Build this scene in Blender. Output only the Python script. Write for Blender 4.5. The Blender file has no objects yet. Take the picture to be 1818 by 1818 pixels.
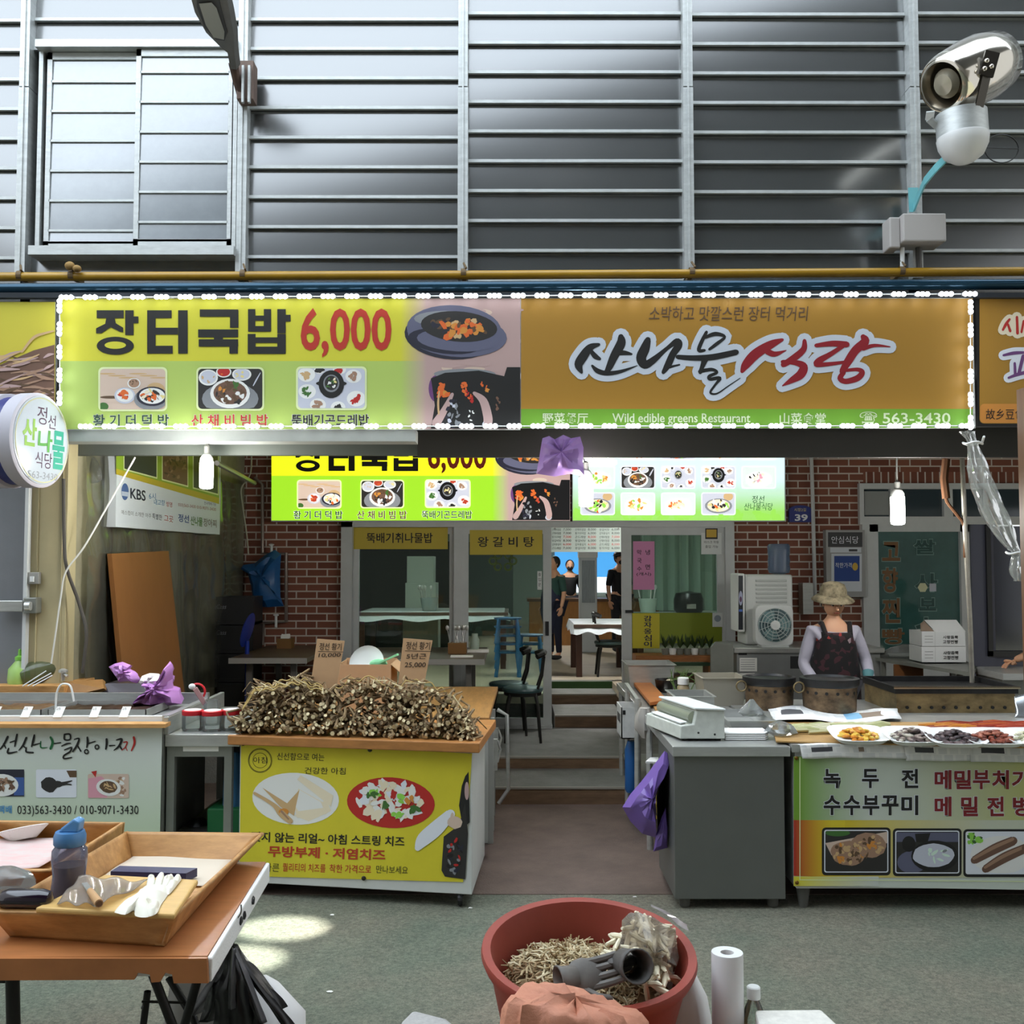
import bpy, bmesh, math, random
from mathutils import Vector, Matrix, Euler, noise
D = bpy.data; SC = bpy.context.scene; COL = SC.collection
PI = math.pi; R = math.radians
# ---------------------------------------------------------------- camera, sky, sun, exposure
F = 1818.0; CX = 909.0; EYE = 1.9; TILT = math.atan(91/1818)
cam = D.cameras.new('camera'); cam.sensor_width = 36; cam.lens = 36*F/1818; cam.clip_end = 200
co = D.objects.new('camera', cam); COL.objects.link(co)
co.location = (0, 0, EYE); co.rotation_euler = (PI/2+TILT, 0, 0); SC.camera = co
W = D.worlds.new('sky'); SC.world = W; W.use_nodes = True
bgn = W.node_tree.nodes['Background']; bgn.inputs[0].default_value = (.93, .97, 1, 1); bgn.inputs[1].default_value = 1.05
sun = D.lights.new('sun', 'SUN'); sun.energy = 24; sun.angle = R(.55); sun.color = (1, .985, .94)
so = D.objects.new('sun', sun); COL.objects.link(so); so.location = (-2, -6, 16)
SUN_DIR = Vector((-.22, .62, -1)).normalized(); so.rotation_euler = SUN_DIR.to_track_quat('-Z', 'Y').to_euler()
vs = SC.view_settings; vs.view_transform = 'Standard'; vs.look = 'None'; vs.gamma = 1; vs.exposure = 0.0
try: vs.use_curve_mapping = False
except Exception: pass
SC.cycles.max_bounces = 7; SC.cycles.diffuse_bounces = 3; SC.cycles.glossy_bounces = 3; SC.cycles.transmission_bounces = 5
SC.cycles.transparent_max_bounces = 12; SC.cycles.caustics_reflective = False; SC.cycles.caustics_refractive = False
SC.cycles.use_denoising = True; SC.cycles.sample_clamp_indirect = 4
rnd = random.Random(7)

# ---------------------------------------------------------------- helpers
_c, _s = math.cos(TILT), math.sin(TILT)
def ray(px, py):
    u, v = (px-CX)/F, (CX-py)/F
    return Vector((u, _c - v*_s, _s + v*_c))
def P(px, py, Y):                      # the point a ray meets at depth Y
    r = ray(px, py); k = Y/r.y
    return Vector((r.x*k, Y, EYE+r.z*k))
def G(px, py, z):                      # the point a ray meets at height z
    r = ray(px, py); k = (z-EYE)/r.z
    return Vector((r.x*k, r.y*k, z))
def PX(px, Y, py=1000): return P(px, py, Y).x
def PZ(py, Y): return P(CX, py, Y).z
def lin(h):
    h = h.lstrip('#'); c = [int(h[i:i+2], 16)/255 for i in (0, 2, 4)]
    return tuple((x/12.92 if x <= .04045 else ((x+.055)/1.055)**2.4) for x in c)+(1,)
_mats = {}
def mat(name, col, rough=.6, metal=0, emit=0, spec=.5, var=0, vs=6, bump=0, bs=60, col2=None, stretch=None, alpha=1, ecol=None, coat=0, trans=0, sss=0, ior=0):
    if name in _mats: return _mats[name]
    m = D.materials.new(name); m.use_nodes = True; nt = m.node_tree; n = nt.nodes; L = nt.links; b = n['Principled BSDF']
    c = lin(col); b.inputs['Base Color'].default_value = c
    b.inputs['Roughness'].default_value = rough; b.inputs['Metallic'].default_value = metal
    b.inputs['Specular IOR Level'].default_value = spec; b.inputs['Alpha'].default_value = alpha
    b.inputs['Coat Weight'].default_value = coat; b.inputs['Transmission Weight'].default_value = trans
    if ior: b.inputs['IOR'].default_value = ior
    if sss: b.inputs['Subsurface Weight'].default_value = sss; b.inputs['Subsurface Radius'].default_value = (.02, .01, .006)
    if emit:
        b.inputs['Emission Color'].default_value = lin(ecol or col); b.inputs['Emission Strength'].default_value = emit
    if var or bump or col2:
        tc = n.new('ShaderNodeTexCoord'); mp = n.new('ShaderNodeMapping'); L.new(tc.outputs['Object'], mp.inputs[0])
        if stretch: mp.inputs['Scale'].default_value = stretch
    if var or col2:
        nz = n.new('ShaderNodeTexNoise'); nz.inputs['Scale'].default_value = vs; nz.inputs['Detail'].default_value = 6; nz.inputs['Roughness'].default_value = .65
        L.new(mp.outputs[0], nz.inputs['Vector'])
        rp = n.new('ShaderNodeValToRGB'); L.new(nz.outputs['Fac'], rp.inputs[0])
        k = 1-var; a = tuple(x*k for x in c[:3])+(1,); d = lin(col2) if col2 else tuple(min(1, x*(1+var)) for x in c[:3])+(1,)
        rp.color_ramp.elements[0].color = a; rp.color_ramp.elements[0].position = .32
        rp.color_ramp.elements[1].color = d; rp.color_ramp.elements[1].position = .68
        L.new(rp.outputs[0], b.inputs['Base Color'])
        if emit: L.new(rp.outputs[0], b.inputs['Emission Color'])
    if bump:
        nb = n.new('ShaderNodeTexNoise'); nb.inputs['Scale'].default_value = bs; nb.inputs['Detail'].default_value = 4; L.new(mp.outputs[0], nb.inputs['Vector'])
        bp = n.new('ShaderNodeBump'); bp.inputs['Strength'].default_value = bump; bp.inputs['Distance'].default_value = .02
        L.new(nb.outputs['Fac'], bp.inputs['Height']); L.new(bp.outputs[0], b.inputs['Normal'])
    _mats[name] = m; return m
def glassmat(name, tint='#ffffff', refl=1.0, rough=.02, haze=0, hazecol='#ffffff'):
    if name in _mats: return _mats[name]
    m = D.materials.new(name); m.use_nodes = True; nt = m.node_tree; n = nt.nodes; L = nt.links
    n.remove(n['Principled BSDF']); o = n['Material Output']
    t = n.new('ShaderNodeBsdfTransparent'); t.inputs[0].default_value = lin(tint)
    g = n.new('ShaderNodeBsdfGlossy'); g.inputs['Roughness'].default_value = rough
    fr = n.new('ShaderNodeFresnel'); fr.inputs[0].default_value = 1.5
    mu = n.new('ShaderNodeMath'); mu.operation = 'MULTIPLY'; mu.inputs[1].default_value = refl; L.new(fr.outputs[0], mu.inputs[0])
    mx = n.new('ShaderNodeMixShader'); L.new(mu.outputs[0], mx.inputs[0]); L.new(t.outputs[0], mx.inputs[1]); L.new(g.outputs[0], mx.inputs[2])
    last = mx
    if haze:
        d = n.new('ShaderNodeBsdfDiffuse'); d.inputs[0].default_value = lin(hazecol); tr = n.new('ShaderNodeBsdfTranslucent'); tr.inputs[0].default_value = lin(hazecol)
        ad = n.new('ShaderNodeMixShader'); ad.inputs[0].default_value = .4; L.new(d.outputs[0], ad.inputs[1]); L.new(tr.outputs[0], ad.inputs[2])
        m2 = n.new('ShaderNodeMixShader'); m2.inputs[0].default_value = haze; L.new(mx.outputs[0], m2.inputs[1]); L.new(ad.outputs[0], m2.inputs[2]); last = m2
    L.new(last.outputs[0], o.inputs[0]); _mats[name] = m; return m

def wl(o):
    v = Vector((0, 0, 0))
    while o: v += o.location; o = o.parent
    return v
def tag(o, label=None, cat=None, group=None, kind=None):
    if label: o['label'] = label
    if cat: o['category'] = cat
    if group: o['group'] = group
    if kind: o['kind'] = kind
    return o
def thing(name, label, cat, loc=(0, 0, 0), group=None, kind=None):
    o = D.objects.new(name, None); o.empty_display_size = .05; COL.objects.link(o); o.location = loc
    return tag(o, label, cat, group, kind)
class MB:
    def __init__(s): s.v = []; s.f = []; s.m = []; s.M = None
    def add(s, vs, fs, mi=0):
        k = len(s.v)
        s.v += [tuple(s.M @ Vector(p)) if s.M else tuple(p) for p in vs]
        s.f += [tuple(i+k for i in f) for f in fs]; s.m += [mi]*len(fs); return s
    def bx(s, x0, x1, y0, y1, z0, z1, mi=0):
        return s.add([(x0,y0,z0),(x1,y0,z0),(x1,y1,z0),(x0,y1,z0),(x0,y0,z1),(x1,y0,z1),(x1,y1,z1),(x0,y1,z1)],
                     [(3,2,1,0),(4,5,6,7),(0,1,5,4),(1,2,6,5),(2,3,7,6),(3,0,4,7)], mi)
    def ob(s, c, size, rot=(0, 0, 0), mi=0):
        m = Euler(rot).to_matrix(); c = Vector(c); h = [x/2 for x in size]
        vs = [c + m @ Vector((sx*h[0], sy*h[1], sz*h[2])) for sz in (-1, 1) for sx, sy in ((-1,-1),(1,-1),(1,1),(-1,1))]
        return s.add(vs, [(3,2,1,0),(4,5,6,7),(0,1,5,4),(1,2,6,5),(2,3,7,6),(3,0,4,7)], mi)
    def bar(s, a, b, w, h=None, mi=0, up=(0, 0, 1)):      # rectangular bar from a to b
        a, b = Vector(a), Vector(b); d = (b-a).normalized(); u = Vector(up)
        if abs(d.dot(u)) > .95: u = Vector((0, 1, 0))
        r = d.cross(u).normalized(); u = r.cross(d); h = h or w
        q = [(-1,-1),(1,-1),(1,1),(-1,1)]
        vs = [e + r*(i*w/2) + u*(j*h/2) for e in (a, b) for i, j in q]
        return s.add(vs, [(3,2,1,0),(4,5,6,7),(0,1,5,4),(1,2,6,5),(2,3,7,6),(3,0,4,7)], mi)
    def prism(s, poly, z0, z1, top=None, mi=0):
        n = len(poly); top = top or poly
        vs = [(x, y, z0) for x, y in poly]+[(x, y, z1) for x, y in top]
        return s.add(vs, [tuple(range(n))[::-1], tuple(range(n, 2*n))]+[(i, (i+1) % n, n+(i+1) % n, n+i) for i in range(n)], mi)
    def slab(s, pts, vec, mi=0):                            # polygon extruded by vec
        n = len(pts); v = Vector(vec); a = [Vector(p) for p in pts]; b = [p+v for p in a]
        return s.add(a+b, [tuple(range(n))[::-1], tuple(range(n, 2*n))]+[(i, (i+1) % n, n+(i+1) % n, n+i) for i in range(n)], mi)
    def tube(s, pts, r, n=8, mi=0, cap=True):
        pts = [Vector(p) for p in pts]; m = len(pts); rs = r if isinstance(r, (list, tuple)) else [r]*m
        vs = []; prev = None
        for i, p in enumerate(pts):
            t = (pts[min(i+1, m-1)]-pts[max(i-1, 0)]).normalized()
            if prev is None:
                a = Vector((0, 0, 1)) if abs(t.z) < .9 else Vector((1, 0, 0)); u = t.cross(a).normalized()
            else:
                u = prev - t*prev.dot(t); u = u.normalized() if u.length > 1e-6 else t.orthogonal().normalized()
            prev = u; w = t.cross(u)
            vs += [p+(u*math.cos(2*PI*k/n)+w*math.sin(2*PI*k/n))*rs[i] for k in range(n)]
        fs = [(i*n+k, i*n+(k+1) % n, (i+1)*n+(k+1) % n, (i+1)*n+k) for i in range(m-1) for k in range(n)]
        if cap: fs += [tuple(range(n))[::-1], tuple(range((m-1)*n, m*n))]
        return s.add(vs, fs, mi)
    def lathe(s, prof, c=(0, 0, 0), n=24, T=None, mi=0, sx=1, sy=1, cap=True):
        c = Vector(c); T = T or Matrix.Identity(3); vs = []
        for r, z in prof: vs += [c+T @ Vector((r*sx*math.cos(2*PI*k/n), r*sy*math.sin(2*PI*k/n), z)) for k in range(n)]
        m = len(prof); fs = [(i*n+k, i*n+(k+1) % n, (i+1)*n+(k+1) % n, (i+1)*n+k) for i in range(m-1) for k in range(n)]
        if cap: fs += [tuple(range(n))[::-1], tuple(range((m-1)*n, m*n))]
        return s.add(vs, fs, mi)
    def ball(s, c, r, nu=12, nv=8, mi=0, rot=None, jit=0):
        r = r if isinstance(r, (tuple, list)) else (r, r, r); c = Vector(c); T = Euler(rot).to_matrix() if rot else Matrix.Identity(3)
        vs = [c+T @ Vector((0, 0, -r[2]))]
        for j in range(1, nv):
            f = -PI/2+PI*j/nv
            for k in range(nu):
                a = 2*PI*k/nu; q = 1+rnd.uniform(-jit, jit)
                vs.append(c+T @ Vector((r[0]*math.cos(f)*math.cos(a)*q, r[1]*math.cos(f)*math.sin(a)*q, r[2]*math.sin(f)*q)))
        vs.append(c+T @ Vector((0, 0, r[2]))); e = len(vs)-1
        fs = [(0, 1+(k+1) % nu, 1+k) for k in range(nu)]
        fs += [(1+j*nu+k, 1+j*nu+(k+1) % nu, 1+(j+1)*nu+(k+1) % nu, 1+(j+1)*nu+k) for j in range(nv-2) for k in range(nu)]
        fs += [(e, 1+(nv-2)*nu+k, 1+(nv-2)*nu+(k+1) % nu) for k in range(nu)]
        return s.add(vs, fs, mi)
    def sheet(s, fn, nu, nv, mi=0):
        vs = [fn(i/nu, j/nv) for j in range(nv+1) for i in range(nu+1)]
        return s.add(vs, [(j*(nu+1)+i, j*(nu+1)+i+1, (j+1)*(nu+1)+i+1, (j+1)*(nu+1)+i) for j in range(nv) for i in range(nu)], mi)
    def build(s, name, mats, parent=None, smooth=False, bevel=0, solid=0, sub=0, origin=None, norm=True, ang=40, **tg):
        if not isinstance(mats, (list, tuple)): mats = [mats]
        if parent: o0 = wl(parent)
        elif origin is not None: o0 = Vector(origin)
        else:
            xs = [p[0] for p in s.v]; ys = [p[1] for p in s.v]; zs = [p[2] for p in s.v]
            o0 = Vector(((min(xs)+max(xs))/2, (min(ys)+max(ys))/2, min(zs)))
        me = D.meshes.new(name); me.from_pydata([tuple(Vector(p)-o0) for p in s.v], [], s.f)
        for m in mats: me.materials.append(m)
        me.polygons.foreach_set('material_index', s.m)
        if norm:
            b = bmesh.new(); b.from_mesh(me); bmesh.ops.recalc_face_normals(b, faces=b.faces); b.to_mesh(me); b.free()
        if smooth:
            me.polygons.foreach_set('use_smooth', [True]*len(me.polygons)); me.set_sharp_from_angle(angle=R(ang))
        me.update(); o = D.objects.new(name, me); COL.objects.link(o)
        if parent: o.parent = parent
        else: o.location = o0
        if solid:
            q = o.modifiers.new('solid', 'SOLIDIFY'); q.thickness = solid; q.offset = 0
        if bevel:
            q = o.modifiers.new('bevel', 'BEVEL'); q.width = bevel; q.segments = 2; q.limit_method = 'ANGLE'; q.angle_limit = R(50)
        if sub:
            q = o.modifiers.new('sub', 'SUBSURF'); q.levels = sub; q.render_levels = sub
        return tag(o, **tg)
def kids(o): return [c for c in COL.objects if c.parent == o]
def dup(root, loc=None, rz=None, label=None, group=None):
    def cp(o, par):
        c = o.copy(); COL.objects.link(c)
        if par: c.parent = par
        for ch in list(o.children): cp(ch, c)
        return c
    r = cp(root, None)
    if loc is not None: r.location = loc
    if rz is not None: r.rotation_euler = (0, 0, rz)
    if label: r['label'] = label
    if group: r['group'] = group
    return r
def catmull(pts, k=6):
    n = len(pts); out = []
    dim = len(pts[0])
    for i in range(n-1):
        p0, p1, p2, p3 = pts[max(i-1, 0)], pts[i], pts[i+1], pts[min(i+2, n-1)]
        for j in range(k):
            t = j/k
            out.append(tuple(.5*((2*p1[d])+(-p0[d]+p2[d])*t+(2*p0[d]-5*p1[d]+4*p2[d]-p3[d])*t*t+(-p0[d]+3*p1[d]-3*p2[d]+p3[d])*t**3) for d in range(dim)))
    out.append(tuple(pts[-1])); return out
class Art:                                # flat printed artwork lying on a plane; conv maps 2D art coordinates to the plane
    def __init__(s, conv, nrm, step=.0012): s.conv = conv; s.n = Vector(nrm); s.step = step; s.k = 0
    def nx(s): s.k = (s.k+.0137) % .33; return s.k      # a hair's breadth between prints, so that no two faces coincide
    def pt(s, p, l): return s.conv(p[0], p[1]) + s.n*(l*s.step)
    def poly(s, mb, pts, l=1, mi=0):
        l += s.nx(); mb.add([s.pt(p, l) for p in pts], [tuple(range(len(pts)))], mi)
    def rect(s, mb, x0, y0, x1, y1, l=1, mi=0): s.poly(mb, [(x0, y1), (x1, y1), (x1, y0), (x0, y0)], l, mi)
    def rrect(s, mb, x0, y0, x1, y1, r, l=1, mi=0):
        pts = []
        for cx, cy, a0 in ((x1-r, y0+r, -90), (x1-r, y1-r, 0), (x0+r, y1-r, 90), (x0+r, y0+r, 180)):
            pts += [(cx+r*math.cos(R(a0+i*22.5)), cy+r*math.sin(R(a0+i*22.5))) for i in range(5)]
        s.poly(mb, pts, l, mi)
    def ell(s, mb, cx, cy, rx, ry, l=1, mi=0, n=22, rot=0, jit=0, clip=None):
        pts = []
        for i in range(n):
            a = 2*PI*i/n; q = 1+rnd.uniform(-jit, jit); x, y = rx*math.cos(a)*q, ry*math.sin(a)*q
            x, y = cx+x*math.cos(rot)-y*math.sin(rot), cy+x*math.sin(rot)+y*math.cos(rot)
            if clip: x, y = min(max(x, clip[0]), clip[2]), min(max(y, clip[1]), clip[3])
            pts.append((x, y))
        s.poly(mb, pts, l, mi)
    def blobs(s, mb, cx, cy, rx, ry, n, size, mis, l=2, clip=None, asp=2):
        for i in range(n):
            a = rnd.uniform(0, 2*PI); q = math.sqrt(rnd.random())
            s.ell(mb, cx+rx*q*math.cos(a), cy+ry*q*math.sin(a), size*rnd.uniform(.5, 1.1), size*rnd.uniform(.4, 1)/asp*1.4, l+i*.03, rnd.choice(mis), 7, rnd.uniform(0, PI), .25, clip)
    def stroke(s, mb, pts, l=1, mi=0, grow=0, k=5):         # pts: (x, y, half width)
        q = catmull(pts, k); n = len(q); L_, R_ = [], []
        for i, (x, y, w) in enumerate(q):
            x0, y0, _ = q[max(i-1, 0)]; x1, y1, _ = q[min(i+1, n-1)]; dx, dy = x1-x0, y1-y0; d = math.hypot(dx, dy) or 1
            w = max(w, .1)+grow; nx, ny = -dy/d*w, dx/d*w
            L_.append((x+nx, y+ny)); R_.append((x-nx, y-ny))
        l += s.nx(); dl = min(.03, 1.2/n); vs = [s.pt(p, l+dl*(i % n)) for i, p in enumerate(L_+R_)]; mb.add(vs, [(i, i+1, n+i+1, n+i) for i in range(n-1)], mi)
        for (x, y, w), e in ((q[0], l-.1), (q[-1], l+dl*n)): s.ell(mb, x, y, max(w, .1)*.9+grow, max(w, .1)*.9+grow, e, mi, 12)
    def text(s, body, box, m, parent, name='lettering', l=2, bold=0, shear=0, spacing=1, fit=True, skew=0):
        c = D.curves.new('t', 'FONT'); c.body = body; c.offset = bold; c.shear = shear; c.space_character = spacing; c.resolution_u = 3
        o = D.objects.new('t', c); me = o.to_mesh()
        vs = [tuple(v.co) for v in me.vertices]; fs = [tuple(p.vertices) for p in me.polygons]
        o.to_mesh_clear(); D.objects.remove(o); D.curves.remove(c)
        if not vs: return None
        x0 = min(v[0] for v in vs); x1 = max(v[0] for v in vs); y0 = min(v[1] for v in vs); y1 = max(v[1] for v in vs)
        bx0, by0, bx1, by1 = box; mb = MB(); out = []
        for x, y, z in vs:
            u = bx0+(x-x0)/(x1-x0)*(bx1-bx0); w = by1-(y-y0)/(y1-y0)*(by1-by0)+skew*(x-x0)/(x1-x0)
            out.append(s.pt((u, w), l))
        if isinstance(parent, MB): parent.add(out, fs, m); return None
        mb.add(out, fs); return mb.build(name, m, parent, norm=False)
def front(Y): return Art(lambda x, y: P(x, y, Y), (0, -1, 0))
def uvplane(o, u, v, n):                 # art coordinates in metres along u and v (v up)
    o, u, v = Vector(o), Vector(u), Vector(v)
    return Art(lambda x, y: o+u*x+v*y, n)
# ---------------------------------------------------------------- materials
def nodes_of(m): return m.node_tree.nodes, m.node_tree.links, m.node_tree.nodes['Principled BSDF']
ALU = mat('aluminium', '#c9ccca', .45, .55, var=.12, vs=9, stretch=(1, 1, 4))
STEEL = mat('stainless', '#bfc0bc', .3, .6, var=.12, vs=5, stretch=(1, 1, 6))
STEELD = mat('stainless_dull', '#8a8c85', .4, .5, var=.1, vs=3)
WHITEPL = mat('white_plastic', '#e4e6e4', .45)
WHITEFR = mat('white_frame', '#c4c7c6', .5, var=.06, vs=4)
BLACK = mat('black_matte', '#0d0d0e', .5)
BLACKMET = mat('black_metal', '#15130f', .45, .3)
LED = mat('led_light', '#ffffff', emit=17, ecol='#f2f8ff')
BULB = mat('bulb_light', '#ffffff', emit=34, ecol='#fdfff4')
PAPER = mat('white_paper', '#eceae4', .8)
FOAM = mat('white_foam', '#f1f1ee', .7, bump=.15, bs=120)
WOODT = mat('pale_wood', '#c08a4d', .55, var=.2, vs=7, stretch=(1, 6, 6), col2='#d3a163')
WOODB = mat('brown_wood', '#8a5528', .5, var=.3, vs=6, stretch=(1.2, 7, 7))
CARD = mat('cardboard', '#c09a72', .8, var=.06, vs=4)
def floor_mat():
    m = mat('street_paving', '#6b6f62', .85, bump=.7, bs=130); n, L, b = nodes_of(m)
    tc = n.new('ShaderNodeTexCoord'); sx = n.new('ShaderNodeSeparateXYZ'); L.new(tc.outputs['Object'], sx.inputs[0])
    a = n.new('ShaderNodeTexNoise'); a.inputs['Scale'].default_value = 1.6; a.inputs['Detail'].default_value = 5; L.new(tc.outputs['Object'], a.inputs['Vector'])
    g = n.new('ShaderNodeTexNoise'); g.inputs['Scale'].default_value = 55; g.inputs['Detail'].default_value = 5; g.inputs['Roughness'].default_value = .8; L.new(tc.outputs['Object'], g.inputs['Vector'])
    r1 = n.new('ShaderNodeValToRGB'); L.new(a.outputs['Fac'], r1.inputs[0])       # worn green coating over grey brown asphalt
    e = r1.color_ramp.elements; e[0].position = .36; e[0].color = lin('#6b7364'); e[1].position = .68; e[1].color = lin('#807b6c')
    r2 = n.new('ShaderNodeValToRGB'); L.new(g.outputs['Fac'], r2.inputs[0])
    e = r2.color_ramp.elements; e[0].position = .36; e[0].color = (.52, .52, .52, 1); e[1].position = .66; e[1].color = (1.35, 1.35, 1.3, 1)
    m1 = n.new('ShaderNodeMix'); m1.data_type = 'RGBA'; m1.blend_type = 'MULTIPLY'; m1.inputs[0].default_value = 1
    L.new(r1.outputs[0], m1.inputs[6]); L.new(r2.outputs[0], m1.inputs[7]); L.new(m1.outputs[2], b.inputs['Base Color'])
floor_mat(); FLOOR = _mats['street_paving']
APRON = mat('brown_concrete', '#6a5a51', .8, var=.22, vs=3.2, bump=.35, bs=90)
def brick_mat(name, rot=False):
    m = mat(name, '#7a4a38', .8); n, L, b = nodes_of(m)
    tc = n.new('ShaderNodeTexCoord'); sx = n.new('ShaderNodeSeparateXYZ'); cb = n.new('ShaderNodeCombineXYZ')
    L.new(tc.outputs['Object'], sx.inputs[0]); L.new(sx.outputs['X'], cb.inputs['Y' if rot else 'X']); L.new(sx.outputs['Z'], cb.inputs['X' if rot else 'Y'])
    br = n.new('ShaderNodeTexBrick'); L.new(cb.outputs[0], br.inputs['Vector']); br.inputs['Scale'].default_value = 1
    br.inputs['Brick Width'].default_value = .21; br.inputs['Row Height'].default_value = .0755; br.inputs['Mortar Size'].default_value = .008
    br.inputs['Mortar Smooth'].default_value = .2; br.inputs['Bias'].default_value = -.1
    br.inputs['Color1'].default_value = lin('#83503d'); br.inputs['Color2'].default_value = lin('#6a3a2c'); br.inputs['Mortar'].default_value = lin('#c3b8ad')
    if rot: br.inputs['Brick Width'].default_value = .2; br.offset = 0
    L.new(br.outputs['Color'], b.inputs['Base Color'])
    bp = n.new('ShaderNodeBump'); bp.inputs['Strength'].default_value = .5; bp.inputs['Distance'].default_value = .008; bp.invert = True
    L.new(br.outputs['Fac'], bp.inputs['Height']); L.new(bp.outputs[0], b.inputs['Normal']); return m
BRICK = brick_mat('red_brick'); BRICKV = brick_mat('soldier_brick', True)
SLAT = mat('louver_panel', '#414342', .2, 0, var=.1, vs=3, stretch=(1, 1, 14), ior=2.6)
PANE = glassmat('pane_glass', '#d9e6e0', 1.1)
CLEAR = glassmat('clear_glass', '#eef2f0', 1.3)
FILM = glassmat('clear_film', '#e3e6e4', 1.2, .16, .22, '#d9dddb')
# ---------------------------------------------------------------- setting
def st(o): o['kind'] = 'structure'; return o
st(MB().bx(-14, 14, -9, 22, -.3, 0).build('floor', FLOOR))
st(MB().bx(-3.6, 9, 5.98, 10.6, -.01, .004).build('trim_1', APRON))
# unseen arcade roof shaped for light: translucent part to reflect, two holes for sunspots
ROOFT = D.materials.new('translucent_sheet'); ROOFT.use_nodes = True
_n = ROOFT.node_tree.nodes; _L = ROOFT.node_tree.links; _n.remove(_n['Principled BSDF'])
_t = _n.new('ShaderNodeBsdfTranslucent'); _t.inputs[0].default_value = (.50, .57, .66, 1); _L.new(_t.outputs[0], _n['Material Output'].inputs[0])
ROOFO = mat('roof_metal', '#55565a', .6)
ZR = 9.0
def ring(mb, x0, x1, y0, y1, rx, ry, n=32):
    cx, cy = (x0+x1)/2, (y0+y1)/2; a_, b_ = [], []
    for i in range(n):
        t = 2*PI*(i+.5)/n; c, s = math.cos(t), math.sin(t); k = min((x1-x0)/2/max(abs(c), 1e-6), (y1-y0)/2/max(abs(s), 1e-6))
        a_.append((cx+rx*c, cy+ry*s, ZR)); b_.append((cx+k*c, cy+k*s, ZR))
    mb.add(a_+b_, [(i, (i+1) % n, n+(i+1) % n, n+i) for i in range(n)])
hx = SUN_DIR.x/SUN_DIR.z*ZR; hy = SUN_DIR.y/SUN_DIR.z*ZR                       # a spot on the floor comes from spot + (hx, hy) at the roof
h1 = Vector((-1.2+hx, 5.44+hy)); h2 = Vector((-1.33+hx, 5.02+hy)); hm = (h1.y+h2.y)/2
xa, xb = min(h1.x, h2.x)-.5, max(h1.x, h2.x)+.5; ya, yb = h2.y-(hm-h2.y), h1.y+(h1.y-hm)
ceil = st(thing('ceiling', None, None, (0, 0, ZR)))
r = MB(); ln = lambda x: 2.7+(x-2)*.656
def q4(a): r.add([(x, y, ZR) for x, y in a], [tuple(range(len(a)))])
q4([(-9, -8), (xa, -8), (xa, ln(xa)), (-9, ln(-9))]); q4([(xa, -8), (xb, -8), (xb, ya), (xa, ya)])
q4([(xa, yb), (xb, yb), (xb, ln(xb)), (xa, ln(xa))]); q4([(xb, -8), (9, -8), (9, ln(9)), (xb, ln(xb))])
for h, a, b in ((h1, hm, yb), (h2, ya, hm)):
    ring(r, h.x-.4, h.x+.4, a, b, .235, .175)
    q4([(xa, a), (h.x-.4, a), (h.x-.4, b), (xa, b)]); q4([(h.x+.4, a), (xb, a), (xb, b), (h.x+.4, b)])
r.build('metal_sheet', ROOFO, ceil)
MB().add([(-9, ln(-9), ZR), (9, ln(9), ZR), (9, 7.4, ZR), (-9, 7.4, ZR)], [(0, 1, 2, 3)]).build('translucent_panel', ROOFT, ceil)
st(MB().bx(-14, 14, -8.3, -8, 0, 9).build('wall_opposite', mat('opposite_wall', '#8d8a84', .8)))
# upper facade of louvred panels
YF = 7.3
fac = st(thing('wall_front', None, None, (0, YF, 3.6)))
MB().bx(-8.6, 9, YF+.12, YF+.2, 3.3, 9).build('backing', mat('facade_back', '#3a3c3b', .8), fac)
posts = [-1, 52, 436, 823, 1218, 1616, -1]; pxs = [PX(p, YF, 240) for p in posts[1:-1]]
pxs = [pxs[0]-4.7, pxs[0]-3.13, pxs[0]-1.56]+pxs+[pxs[-1]+1.58, pxs[-1]+3.15, pxs[-1]+4.7]
zo = [PZ(460, YF), 0, PZ(458, YF), PZ(447, YF), PZ(449, YF), PZ(447, YF)]; SP = 54.6/F*YF
BUMPY = SLAT
for n_ in range(10):
    i = min(max(n_-2, 0), 5); x0, x1 = pxs[n_]+.035, pxs[n_+1]-.035; bay = MB(); rails = MB()
    zs = []; z = (zo[i] or zo[2])-SP*3
    while z < 8.6: zs.append(z); z += SP
    for z in zs:
        cuts = [(x0, x1)]
        if n_ == 3 and PZ(466, YF) < z+SP*.4 and z < PZ(110, YF): continue
        t = rnd.uniform(-.003, .003)
        bay.add([(x0, YF-.012+t, z), (x1, YF-.012-t, z), (x1, YF-.004, z+SP*.6), (x0, YF-.004, z+SP*.6), (x1, YF+.004, z+SP+.01), (x0, YF+.004, z+SP+.01)], [(0, 1, 2, 3), (3, 2, 4, 5)])
        rails.bx(x0, x1, YF-.034, YF-.006, z-.011, z+.011)
    bay.build('louver_panel', SLAT, fac, smooth=True, norm=False); rails.build('rail', ALU, fac)
for i, x in enumerate(pxs[1:-1]):
    m = MB(); zt = PZ(165, YF); zb = PZ(500, YF); m.bx(x-.036, x+.036, YF-.1, YF+.05, zb, zt-.004).bx(x-.034, x+.034, YF-.1, YF+.05, zt+.004, 9)
    m.bx(x-.006, x+.006, YF-.112, YF-.1, zb, 9); st(m.build('trim_%d' % (i+20), ALU))
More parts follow.
